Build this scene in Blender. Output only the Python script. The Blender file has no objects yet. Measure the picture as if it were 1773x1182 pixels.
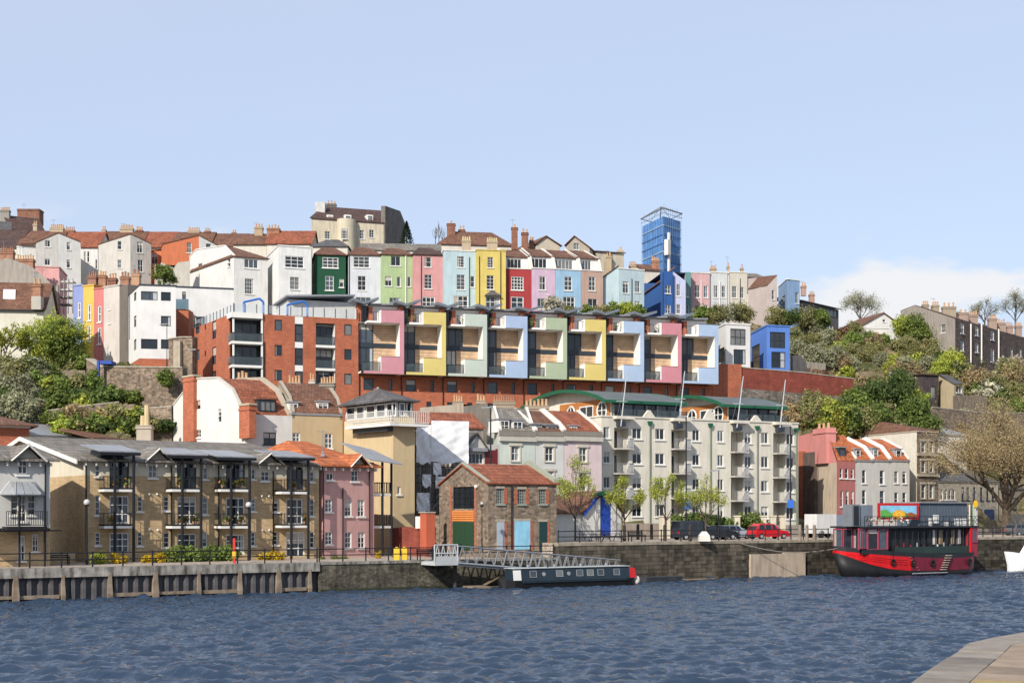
import bpy, math, random
import numpy as np
from mathutils import Vector, Matrix
random.seed(7); rng = np.random.default_rng(7)
SC = bpy.context.scene; COL = SC.collection
# ---------------------------------------------------------------- camera
W0, H0 = 1773, 1182                  # the photograph's pixels, the unit in which things were measured
F, CX, HY, EYE = 2400.0, 886.5, 888.0, 6.4
cam = bpy.data.cameras.new('camera'); co = bpy.data.objects.new('camera', cam); COL.objects.link(co)
cam.sensor_width = 36; cam.lens = 36*F/W0; cam.shift_y = (HY-H0/2)/W0
co.location = (0, 0, EYE); co.rotation_euler = (math.radians(90), 0, 0)
cam.clip_start = .5; cam.clip_end = 4000; SC.camera = co
# ---------------------------------------------------------------- light
SUN_EL = math.radians(34); SH = Vector((-.50, -.866)).normalized()
SDIR = Vector((SH.x*math.cos(SUN_EL), SH.y*math.cos(SUN_EL), math.sin(SUN_EL)))
sl = bpy.data.lights.new('sun', 'SUN'); sl.energy = 3.8; sl.angle = math.radians(.55); sl.color = (1, .93, .82)
so = bpy.data.objects.new('sun', sl); COL.objects.link(so)
so.rotation_euler = SDIR.to_track_quat('Z', 'Y').to_euler(); so.location = (-60, -40, 90)
wd = bpy.data.worlds.new('World'); SC.world = wd; wd.use_nodes = True
nt = wd.node_tree; N = nt.nodes; K = nt.links; N.clear()
def nn(t, **kw):
    n = N.new(t)
    for k, v in kw.items(): setattr(n, k, v)
    return n
sky = nn('ShaderNodeTexSky', sky_type='NISHITA', sun_disc=False, sun_elevation=SUN_EL, sun_rotation=math.atan2(SH.x, SH.y),
         air_density=1.0, dust_density=1.2, ozone_density=1.6, altitude=20)
tc = nn('ShaderNodeTexCoord'); sp = nn('ShaderNodeSeparateXYZ'); K.new(tc.outputs['Generated'], sp.inputs[0])
mp = nn('ShaderNodeMapping'); mp.inputs['Scale'].default_value = (1, 1, 2.6); mp.inputs['Location'].default_value = (4.7, 4.3, -.085); K.new(tc.outputs['Generated'], mp.inputs[0])
n1 = nn('ShaderNodeTexNoise'); n1.inputs['Scale'].default_value = 5.5; n1.inputs['Detail'].default_value = 9; n1.inputs['Roughness'].default_value = .52; K.new(mp.outputs[0], n1.inputs[0])
r1 = nn('ShaderNodeMapRange', interpolation_type='SMOOTHSTEP'); r1.inputs[1].default_value = .52; r1.inputs[2].default_value = .61; K.new(n1.outputs[0], r1.inputs[0])
e1 = nn('ShaderNodeMapRange', interpolation_type='SMOOTHSTEP'); e1.inputs[1].default_value = .215; e1.inputs[2].default_value = .165; K.new(sp.outputs[2], e1.inputs[0])
m1 = nn('ShaderNodeMath', operation='MULTIPLY'); K.new(r1.outputs[0], m1.inputs[0]); K.new(e1.outputs[0], m1.inputs[1])
# a very thin high veil
n2 = nn('ShaderNodeTexNoise'); n2.inputs['Scale'].default_value = 2.2; n2.inputs['Detail'].default_value = 5; K.new(mp.outputs[0], n2.inputs[0])
r2 = nn('ShaderNodeMapRange', interpolation_type='SMOOTHSTEP'); r2.inputs[1].default_value = .3; r2.inputs[2].default_value = .8; r2.inputs[3].default_value = .72; r2.inputs[4].default_value = .86; K.new(n2.outputs[0], r2.inputs[0])
mx0 = nn('ShaderNodeMix', data_type='RGBA'); K.new(r2.outputs[0], mx0.inputs[0]); K.new(sky.outputs[0], mx0.inputs[6]); mx0.inputs[7].default_value = (3.1, 3.55, 4.5, 1)
mx = nn('ShaderNodeMix', data_type='RGBA'); K.new(m1.outputs[0], mx.inputs[0]); K.new(mx0.outputs[2], mx.inputs[6]); mx.inputs[7].default_value = (4.5, 4.55, 4.7, 1)
bg = nn('ShaderNodeBackground'); bg.inputs[1].default_value = .125; wo = nn('ShaderNodeOutputWorld')
K.new(mx.outputs[2], bg.inputs[0]); K.new(bg.outputs[0], wo.inputs[0])
vs = SC.view_settings; vs.view_transform = 'Standard'; vs.look = 'None'; vs.gamma = 1; vs.exposure = .66; vs.use_curve_mapping = False
SC.render.engine = 'CYCLES'
# ---------------------------------------------------------------- materials
MC = {}
def lin(h):
    h = h.lstrip('#'); return tuple(((int(h[i:i+2], 16)/255)**2.2) for i in (0, 2, 4))
def mat(name, col, rough=.85, amt=.10, scale=.7, streak=.0, pat=None, bump=.0, metal=0, p2=None, spec=.3, sizes=None):
    """procedural surface: base colour + mottling + run-down streaks + optional masonry pattern"""
    if name in MC: return MC[name]
    if isinstance(col, str): col = lin(col)
    m = bpy.data.materials.new(name); m.use_nodes = True; t = m.node_tree; nd = t.nodes; lk = t.links
    b = nd['Principled BSDF']; b.inputs['Roughness'].default_value = rough; b.inputs['Metallic'].default_value = metal; b.inputs['Specular IOR Level'].default_value = spec
    def new(ty, **kw):
        n = nd.new(ty)
        for k, v in kw.items(): setattr(n, k, v)
        return n
    def math_(op, a, bb):
        n = new('ShaderNodeMath', operation=op)
        for i, v in enumerate((a, bb)):
            if isinstance(v, (int, float)): n.inputs[i].default_value = v
            else: lk.new(v, n.inputs[i])
        return n.outputs[0]
    tcn = new('ShaderNodeTexCoord'); obj = tcn.outputs['Object']
    # (distance along the face, height) for any upright or sloping face
    cr = new('ShaderNodeVectorMath', operation='CROSS_PRODUCT'); lk.new(tcn.outputs['Normal'], cr.inputs[0]); cr.inputs[1].default_value = (0, 0, 1)
    nm = new('ShaderNodeVectorMath', operation='NORMALIZE'); lk.new(cr.outputs[0], nm.inputs[0])
    dt = new('ShaderNodeVectorMath', operation='DOT_PRODUCT'); lk.new(nm.outputs[0], dt.inputs[0]); lk.new(obj, dt.inputs[1])
    sx = new('ShaderNodeSeparateXYZ'); lk.new(obj, sx.inputs[0])
    uv = new('ShaderNodeCombineXYZ'); lk.new(dt.outputs['Value'], uv.inputs[0]); lk.new(sx.outputs[2], uv.inputs[1])
    no = new('ShaderNodeTexNoise'); no.inputs['Scale'].default_value = scale; no.inputs['Detail'].default_value = 6; no.inputs['Roughness'].default_value = .62; lk.new(obj, no.inputs[0])
    mr = new('ShaderNodeMapRange'); mr.inputs[1].default_value = .25; mr.inputs[2].default_value = .75; mr.inputs[3].default_value = 1-amt*1.4; mr.inputs[4].default_value = 1+amt; lk.new(no.outputs[0], mr.inputs[0])
    fac = mr.outputs[0]
    if streak:
        ms = new('ShaderNodeMapping'); ms.inputs['Scale'].default_value = (1.5, .22, 1); lk.new(uv.outputs[0], ms.inputs[0])
        ns = new('ShaderNodeTexNoise'); ns.inputs['Scale'].default_value = 1.6; ns.inputs['Detail'].default_value = 5; lk.new(ms.outputs[0], ns.inputs[0])
        m2 = new('ShaderNodeMapRange'); m2.inputs[1].default_value = .44; m2.inputs[2].default_value = .70; m2.inputs[3].default_value = 1; m2.inputs[4].default_value = 1-streak; lk.new(ns.outputs[0], m2.inputs[0])
        fac = math_('MULTIPLY', fac, m2.outputs[0])
    rgb = new('ShaderNodeRGB'); rgb.outputs[0].default_value = (*col, 1); src = rgb.outputs[0]; hgt = no.outputs[0]
    if pat in ('brick', 'tile'):
        br = new('ShaderNodeTexBrick'); lk.new(uv.outputs[0], br.inputs[0]); w, h = sizes or ((.44, .15) if pat == 'brick' else (.36, .30))
        br.inputs['Scale'].default_value = 1; br.inputs['Brick Width'].default_value = w; br.inputs['Row Height'].default_value = h
        br.inputs['Mortar Size'].default_value = .018 if pat == 'brick' else .03; br.inputs['Mortar Smooth'].default_value = .3; br.inputs['Bias'].default_value = 0
        k1, k2, k3 = (.82, 1.16, 1.12) if pat == 'brick' else (.72, 1.25, .5)
        br.inputs['Color1'].default_value = (*[c*k1 for c in col], 1); br.inputs['Color2'].default_value = (*[min(1, c*k2) for c in col], 1)
        br.inputs['Mortar'].default_value = (*(p2 if p2 else [min(1, c*k3) for c in col]), 1); src = br.outputs[0]; hgt = br.outputs['Fac']
    if pat == 'rubble':
        s = sizes or 2.4
        mpp = new('ShaderNodeMapping'); mpp.inputs['Scale'].default_value = (s, s*1.7, 1); lk.new(uv.outputs[0], mpp.inputs[0])
        v1 = new('ShaderNodeTexVoronoi', feature='F1', voronoi_dimensions='2D'); v2 = new('ShaderNodeTexVoronoi', feature='DISTANCE_TO_EDGE', voronoi_dimensions='2D')
        for v in (v1, v2): v.inputs['Scale'].default_value = 1; lk.new(mpp.outputs[0], v.inputs['Vector'])
        sc = new('ShaderNodeSeparateColor'); lk.new(v1.outputs['Color'], sc.inputs[0])
        q = new('ShaderNodeMix', data_type='RGBA'); lk.new(sc.outputs[0], q.inputs[0]); q.inputs[6].default_value = (*[c*.55 for c in col], 1); q.inputs[7].default_value = (*[min(1, c*1.5) for c in col], 1)
        e = new('ShaderNodeMapRange'); e.inputs[1].default_value = .02; e.inputs[2].default_value = .09; lk.new(v2.outputs[0], e.inputs[0])
        q2 = new('ShaderNodeMix', data_type='RGBA'); lk.new(e.outputs[0], q2.inputs[0]); q2.inputs[6].default_value = (*(p2 or [c*.8 for c in col]), 1); lk.new(q.outputs[2], q2.inputs[7]); src = q2.outputs[2]; hgt = e.outputs[0]
    if pat == 'mix':      # two colours in patches (earth and grass, weathered stone)
        r = new('ShaderNodeMapRange'); r.inputs[1].default_value = .42; r.inputs[2].default_value = .58; lk.new(no.outputs[0], r.inputs[0])
        n3 = new('ShaderNodeTexNoise'); n3.inputs['Scale'].default_value = scale*7; n3.inputs['Detail'].default_value = 8; lk.new(obj, n3.inputs[0])
        q = new('ShaderNodeMix', data_type='RGBA'); lk.new(r.outputs[0], q.inputs[0]); q.inputs[6].default_value = (*col, 1); q.inputs[7].default_value = (*p2, 1)
        r3 = new('ShaderNodeMapRange'); r3.inputs[1].default_value = .3; r3.inputs[2].default_value = .7; r3.inputs[3].default_value = .45; r3.inputs[4].default_value = 1.4; lk.new(n3.outputs[0], r3.inputs[0])
        fac = math_('MULTIPLY', fac, r3.outputs[0]); src = q.outputs[2]; hgt = n3.outputs[0]
    if pat == 'island':   # each leaf its own tone
        g = new('ShaderNodeNewGeometry'); oi = new('ShaderNodeObjectInfo')
        r = new('ShaderNodeMapRange'); r.inputs[3].default_value = .5; r.inputs[4].default_value = 1.6; lk.new(g.outputs['Random Per Island'], r.inputs[0])
        fac = math_('MULTIPLY', fac, r.outputs[0])
        r5 = new('ShaderNodeMapRange'); r5.inputs[3].default_value = .75; r5.inputs[4].default_value = 1.3; lk.new(oi.outputs['Random'], r5.inputs[0]); fac = math_('MULTIPLY', fac, r5.outputs[0])
        q = new('ShaderNodeMix', data_type='RGBA'); lk.new(oi.outputs['Random'], q.inputs[0]); q.inputs[6].default_value = (*col, 1); q.inputs[7].default_value = (*(p2 or col), 1); src = q.outputs[2]
    vm = new('ShaderNodeVectorMath', operation='SCALE'); lk.new(src, vm.inputs[0]); lk.new(fac, vm.inputs['Scale']); lk.new(vm.outputs[0], b.inputs['Base Color'])
    if bump:
        bp = new('ShaderNodeBump'); bp.inputs['Strength'].default_value = bump; bp.inputs['Distance'].default_value = .06; lk.new(hgt, bp.inputs['Height'])
        if pat == 'brick' or pat == 'tile': bp.invert = True
        lk.new(bp.outputs[0], b.inputs['Normal'])
    if pat == 'island':
        tr = new('ShaderNodeBsdfTranslucent'); lk.new(vm.outputs[0], tr.inputs[0]); ms = new('ShaderNodeMixShader'); ms.inputs[0].default_value = .42
        lk.new(b.outputs[0], ms.inputs[1]); lk.new(tr.outputs[0], ms.inputs[2]); lk.new(ms.outputs[0], nd['Material Output'].inputs[0])
    MC[name] = m; return m
def stucco(c, st=.13):
    st = min(st, .26)
    l = lin(c); y = .3*l[0]+.6*l[1]+.1*l[2]
    k = .84-.16*min(1, max(0, (y-.35)/.4))
    return mat('render_'+c.strip('#'), [(a*.80+y*.20)*k for a in l], .88, .09, .45, st, bump=.05)
def glassm(i):
    cs = [(.012, .017, .024), (.02, .028, .038), (.035, .045, .055), (.16, .165, .16), (.06, .075, .095)]
    return mat('glass_%d' % i, cs[i], .06 if i != 3 else .3, .3, .9, spec=.5)
WHITE = mat('white_paint', (.66, .65, .62), .6, .05, 1); OFFW = mat('off_white', (.62, .60, .55), .75, .08, 1, .15)
DARK = mat('dark_metal', (.014, .016, .019), .45, .1, 2); GREYM = mat('grey_metal', (.20, .22, .24), .4, .1, 1, .1, metal=.3); ANTH = mat('anthracite', (.03, .038, .05), .4, .1, 1)
LEAD = mat('lead_grey', (.24, .25, .27), .55, .12, 1.2, .15); STONE = mat('dressed_stone', (.36, .31, .24), .85, .15, 1.5, .15, bump=.1)
TILE_BR = mat('roof_tile_brown', (.16, .078, .05), .85, .25, .5, .1, 'tile', .3); TILE_RED = mat('roof_tile_red', (.26, .085, .045), .85, .2, .5, .1, 'tile', .3)
TILE_OR = mat('roof_tile_orange', (.42, .125, .048), .85, .15, .5, .08, 'tile', .3); TILE_GR = mat('roof_tile_grey', (.19, .17, .145), .8, .2, .4, .1, 'tile', .2)
SLATE = mat('slate', (.10, .095, .095), .7, .25, .5, .1, 'tile', .15); TILE_DK = mat('roof_tile_dark', (.085, .05, .042), .85, .25, .5, .1, 'tile', .2)
BRICK_R = mat('brick_red', (.38, .115, .06), .9, .13, .5, .08, 'brick', .15, p2=(.30, .12, .075)); BRICK_D = mat('brick_dark_red', (.20, .05, .035), .9, .25, .8, .15, 'brick', .3)
BRICK_Y = mat('brick_buff', (.42, .305, .175), .9, .14, .5, .12, 'brick', .2); POT = mat('terracotta', (.45, .28, .16), .8, .15, 3)
RUBBLE = mat('rubble_stone', (.20, .15, .11), .95, .25, .6, .15, 'rubble', .6, p2=(.22, .19, .15)); RUBBLE_G = mat('rubble_grey', (.155, .135, .115), .95, .35, .25, .2, 'rubble', .6, p2=(.14, .125, .105), sizes=1.7)
TIMBER = mat('timber_cladding', (.52, .36, .23), .7, .22, 1.3); WOODD = mat('weathered_timber', (.24, .19, .14), .9, .3, 1.5, .3, bump=.3); CONC = mat('concrete', (.36, .32, .26), .9, .2, .8, .3, bump=.15)
GREENP = mat('green_paint', (.014, .095, .05), .5, .1, 1, .1)
# ---------------------------------------------------------------- mesh helper
class MB:
    def __init__(s): s.v = []; s.f = []; s.m = []
    def poly(s, pts, mi=0):
        i = len(s.v); s.v += [tuple(p) for p in pts]; s.f.append(tuple(range(i, i+len(pts)))); s.m.append(mi)
    def box(s, o, a, b, c, mi=0):
        o, a, b, c = map(Vector, (o, a, b, c)); i = len(s.v)
        s.v += [tuple(p) for p in (o, o+a, o+a+b, o+b, o+c, o+a+c, o+a+b+c, o+b+c)]
        s.f += [tuple(i+k for k in q) for q in ((0, 3, 2, 1), (4, 5, 6, 7), (0, 1, 5, 4), (1, 2, 6, 5), (2, 3, 7, 6), (3, 0, 4, 7))]; s.m += [mi]*6
    def cbox(s, x0, x1, y0, y1, z0, z1, mi=0): s.box((x0, y0, z0), (x1-x0, 0, 0), (0, y1-y0, 0), (0, 0, z1-z0), mi)
    def tube(s, p, q, r, r2=None, n=6, mi=0, cap=True):
        p, q = Vector(p), Vector(q); r2 = r if r2 is None else r2; d = (q-p).normalized()
        u = d.cross(Vector((0, 0, 1)) if abs(d.z) < .9 else Vector((1, 0, 0))).normalized(); w = d.cross(u); i = len(s.v)
        for k in range(n):
            a = 2*math.pi*k/n; e = u*math.cos(a)+w*math.sin(a); s.v += [tuple(p+e*r), tuple(q+e*r2)]
        for k in range(n):
            j = (k+1) % n; s.f.append((i+2*k, i+2*j, i+2*j+1, i+2*k+1)); s.m.append(mi)
        if cap: s.f += [tuple(i+2*k for k in range(n))[::-1], tuple(i+2*k+1 for k in range(n))]; s.m += [mi, mi]
    def prism(s, pts, vec, mi=0):
        n = len(pts); vec = Vector(vec); s.poly(pts, mi); s.poly([Vector(p)+vec for p in pts][::-1], mi)
        for k in range(n):
            a, b = Vector(pts[k]), Vector(pts[(k+1) % n]); s.poly([a, a+vec, b+vec, b], mi)
    def ball(s, c, r, n=8, mi=0, sz=1):
        c = Vector(c); i = len(s.v)
        for a in range(n+1):
            th = math.pi*a/n
            for b in range(n*2):
                ph = math.pi*b/n; s.v.append((c.x+r*math.sin(th)*math.cos(ph), c.y+r*math.sin(th)*math.sin(ph), c.z+r*sz*math.cos(th)))
        for a in range(n):
            for b in range(n*2):
                s.f.append((i+a*2*n+b, i+(a+1)*2*n+b, i+(a+1)*2*n+(b+1) % (2*n), i+a*2*n+(b+1) % (2*n))); s.m.append(mi)
    def loft(s, rings, mi=0, caps=True, closed=True):
        i = len(s.v); n = len(rings[0])
        for r in rings: s.v += [tuple(p) for p in r]
        for a in range(len(rings)-1):
            for b in range(n if closed else n-1):
                c = (b+1) % n; s.f.append((i+a*n+b, i+a*n+c, i+(a+1)*n+c, i+(a+1)*n+b)); s.m.append(mi)
        if caps: s.f += [tuple(i+k for k in range(n))[::-1], tuple(i+(len(rings)-1)*n+k for k in range(n))]; s.m += [mi, mi]
    def build(s, name, mats, parent=None, smooth=False):
        if not isinstance(mats, (list, tuple)): mats = [mats]
        o0 = Vector(parent.get('_o', (0, 0, 0))) if parent else Vector((0, 0, 0))
        me = bpy.data.meshes.new(name); me.from_pydata([(a-o0.x, b-o0.y, c-o0.z) for a, b, c in s.v], [], s.f)
        for m in mats: me.materials.append(m)
        if len(mats) > 1: me.polygons.foreach_set('material_index', s.m)
        if smooth: me.polygons.foreach_set('use_smooth', [True]*len(s.f))
        o = bpy.data.objects.new(name, me); COL.objects.link(o)
        if parent:
            o.parent = parent; o['_o'] = tuple(o0)
        return o
def tag(o, label, cat, group=None, kind=None):
    o['label'] = label; o['category'] = cat
    if group: o['group'] = group
    if kind: o['kind'] = kind
    return o
def thing(name, label, cat, loc=(0, 0, 0), group=None):
    o = bpy.data.objects.new(name, None); COL.objects.link(o); o.location = loc; o['_o'] = tuple(loc); o.empty_display_size = .5
    return tag(o, label, cat, group)
def struct(o): o['kind'] = 'structure'; return o
def copy_tree(o, parent=None):
    c = o.copy(); COL.objects.link(c)
    if parent: c.parent = parent
    for ch in list(o.children): copy_tree(ch, c)
    return c
# ---------------------------------------------------------------- measuring: photograph pixels -> places at a stated distance
RG = dict(A1=(0, 340, 3.94), A2=(320, 330, 3.94), A3=(640, 360, 3.94), A4=(960, 340, 3.94), A5=(1323, 440, 3.94), A6=(0, 600, 3.94), B1=(0, 740, 3.693), B2=(290, 620, 3.94),
          B3=(640, 660, 3.94), B4=(880, 640, 3.41), B5=(1323, 680, 3.582), B6=(420, 760, 3.94), B7=(740, 880, 3.94), B8=(1173, 960, 2.955), C1=(1380, 860, 4.511), C2=(1000, 840, 4.4325), P=(0, 0, 1))
def px(R, x, y=0): a, b, s = RG[R]; return a+x/s, b+y/s
def XY(R, x, D): return Vector(((px(R, x)[0]-CX)/F*D, D))
def PT(R, x, y, D): a, b = px(R, x, y); return Vector(((a-CX)/F*D, D, EYE+(HY-b)/F*D))
def ZZ(R, y, D): return EYE+(HY-px(R, 0, y)[1])/F*D
ROOTS = []   # building bases, the ground is fitted under them
class Edge:
    def __init__(s, a, b):
        s.a = Vector(a); s.b = Vector(b); d = s.b-s.a; s.L = d.length; s.t = d/s.L; s.n = Vector((-s.t.y, s.t.x))
    def hit(s, R, x, y, off=0):
        a, b = px(R, x, y); d = Vector(((a-CX)/F, 1)); k = (s.a.dot(s.n)+off)/d.dot(s.n); p = d*k
        return (p-s.a).dot(s.t), EYE+(HY-b)/F*k
    def pt(s, u, z, off=0): q = s.a+s.t*u+s.n*off; return Vector((q.x, q.y, z))
    def t3(s): return Vector((s.t.x, s.t.y, 0))
    def n3(s): return Vector((s.n.x, s.n.y, 0))
    def bx(s, mb, u0, u1, z0, z1, o0, o1, mi=0): mb.box(s.pt(u0, z0, o0), s.t3()*(u1-u0), s.n3()*(o1-o0), (0, 0, z1-z0), mi)
def interp(prof, u):
    if u <= prof[0][0]: return prof[0][1]
    for (a, za), (b, zb) in zip(prof, prof[1:]):
        if u <= b: return za+(zb-za)*(u-a)/max(b-a, 1e-6)
    return prof[-1][1]
def wall_panel(mb, E, z0, prof, holes, rev=.16, mi=0, zs=None, mi2=1):
    def strip(a, b, za, zb_, ta, tb):
        if zs is None or (ta <= zs and tb <= zs): mb.poly([E.pt(a, za), E.pt(b, zb_), E.pt(b, tb), E.pt(a, ta)], mi)
        elif za >= zs: mb.poly([E.pt(a, za), E.pt(b, zb_), E.pt(b, tb), E.pt(a, ta)], mi2)
        else: mb.poly([E.pt(a, za), E.pt(b, zb_), E.pt(b, zs), E.pt(a, zs)], mi); mb.poly([E.pt(a, zs), E.pt(b, zs), E.pt(b, tb), E.pt(a, ta)], mi2)
    us = sorted({0, E.L, *[u for u, _ in prof if 0 < u < E.L], *[h[i] for h in holes for i in (0, 1)]}); us = [u for u in us if -1e-6 <= u <= E.L+1e-6]
    for a, b in zip(us, us[1:]):
        if b-a < 1e-5: continue
        ta, tb = interp(prof, a), interp(prof, b); m = (a+b)/2; hs = sorted([h for h in holes if h[0] < m < h[1]], key=lambda h: h[2]); z = z0
        for h in hs:
            if h[2] > z: strip(a, b, z, z, h[2], h[2])
            z = max(z, h[3])
        strip(a, b, z, z, max(ta, z+.01), max(tb, z+.01))
    for (a, b, c, d, *_) in holes:
        for p, q in (((a, c), (b, c)), ((b, c), (b, d)), ((b, d), (a, d)), ((a, d), (a, c))):
            mb.poly([E.pt(p[0], p[1]), E.pt(q[0], q[1]), E.pt(q[0], q[1], rev), E.pt(p[0], p[1], rev)], mi)
def window(root, E, r, cols=2, rows=2, fm=None, rev=.16, sill=True, gl=None, bar=.07, name='window', off=0, surround=None):
    a, b, c, d = r; fm = fm or WHITE
    g = MB(); g.poly([E.pt(a, c, rev-.01+off), E.pt(b, c, rev-.01+off), E.pt(b, d, rev-.01+off), E.pt(a, d, rev-.01+off)])
    if gl is None: gl = random.choices([0, 1, 2, 3, 4], [4, 4, 3, 1.3, 2])[0]
    w = g.build(name, glassm(gl), root)
    f = MB(); o1 = rev-.02+off; o0 = rev-.09+off; t = bar
    E.bx(f, a, a+t, c, d, o0, o1); E.bx(f, b-t, b, c, d, o0, o1); E.bx(f, a+t, b-t, c, c+t, o0, o1); E.bx(f, a+t, b-t, d-t, d, o0, o1)
    for i in range(1, cols): u = a+(b-a)*i/cols; E.bx(f, u-t*.35, u+t*.35, c+t, d-t, o0+.01, o1)
    for i in range(1, rows): z = c+(d-c)*i/rows; E.bx(f, a+t, b-t, z-t*.35, z+t*.35, o0+.015, o1)
    f.build('frame', fm, w)
    if gl in (0, 1, 2, 4) and b-a < 2.6 and random.random() < .5:
        k = random.random(); o2 = rev-.016+off; c2 = MB(); W = b-a; h = d-c; q = lambda x0, x1, z0, z1: c2.poly([E.pt(a+W*x0, c+h*z0, o2), E.pt(a+W*x1, c+h*z0, o2), E.pt(a+W*x1, c+h*z1, o2), E.pt(a+W*x0, c+h*z1, o2)])
        if k < .35: q(0, 1, random.uniform(.45, .85), 1)
        elif k < .7: q(0, random.uniform(.15, .32), 0, 1)
        else: q(random.uniform(.68, .85), 1, 0, 1)
        c2.build('curtain', mat('curtain_%d' % int(k*3), [(.42, .40, .36), (.30, .28, .25), (.36, .38, .40)][int(k*3)], .5, .2, 3, spec=.5), w)
    if sill: s = MB(); E.bx(s, a-.12, b+.12, c-.14, c-.002, off-.12, off+.1); s.build('sill', surround or fm, w)
    if surround:
        s = MB(); E.bx(s, a-.2, a-.003, c, d, off-.06, off+.02); E.bx(s, b+.003, b+.2, c, d, off-.06, off+.02); E.bx(s, a-.3, b+.3, d+.003, d+.3, off-.14, off+.02); s.build('surround', surround, w)
    return w
def roof_polys(kind, q, ze, zr, hip=.35, fr=.5):
    """q: FL FR BR BL corners (2-D); returns the sloping faces"""
    FL, FR, BR, BL = q
    def V(p, z): return Vector((p.x, p.y, z))
    L = FL.lerp(BL, fr); Rr = FR.lerp(BR, fr)
    if kind == 'gable': return [[V(FL, ze), V(FR, ze), V(Rr, zr), V(L, zr)], [V(L, zr), V(Rr, zr), V(BR, ze), V(BL, ze)]]
    if kind == 'gabley':
        f = FL.lerp(FR, fr); b = BL.lerp(BR, fr); return [[V(FL, ze), V(f, zr), V(b, zr), V(BL, ze)], [V(f, zr), V(FR, ze), V(BR, ze), V(b, zr)]]
    if kind == 'hip':
        a = L.lerp(Rr, hip); b = L.lerp(Rr, 1-hip)
        return [[V(FL, ze), V(FR, ze), V(b, zr), V(a, zr)], [V(FR, ze), V(BR, ze), V(b, zr)], [V(BR, ze), V(BL, ze), V(a, zr), V(b, zr)], [V(BL, ze), V(FL, ze), V(a, zr)]]
    if kind == 'mono': return [[V(FL, ze), V(FR, ze), V(BR, zr), V(BL, zr)]]
    if kind == 'monox': return [[V(FL, ze), V(FR, zr), V(BR, zr), V(BL, ze)]]
    if kind == 'flat': return [[V(FL, ze), V(FR, ze), V(BR, ze), V(BL, ze)]]
def grow(q, o):
    c = sum(q, Vector((0, 0)))/4; out = []
    for i in range(4):
        p, a, b = q[i], q[i-1], q[(i+1) % 4]; d1 = (p-a).normalized(); d2 = (p-b).normalized(); out.append(p+(d1+d2)*o)
    return out
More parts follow.
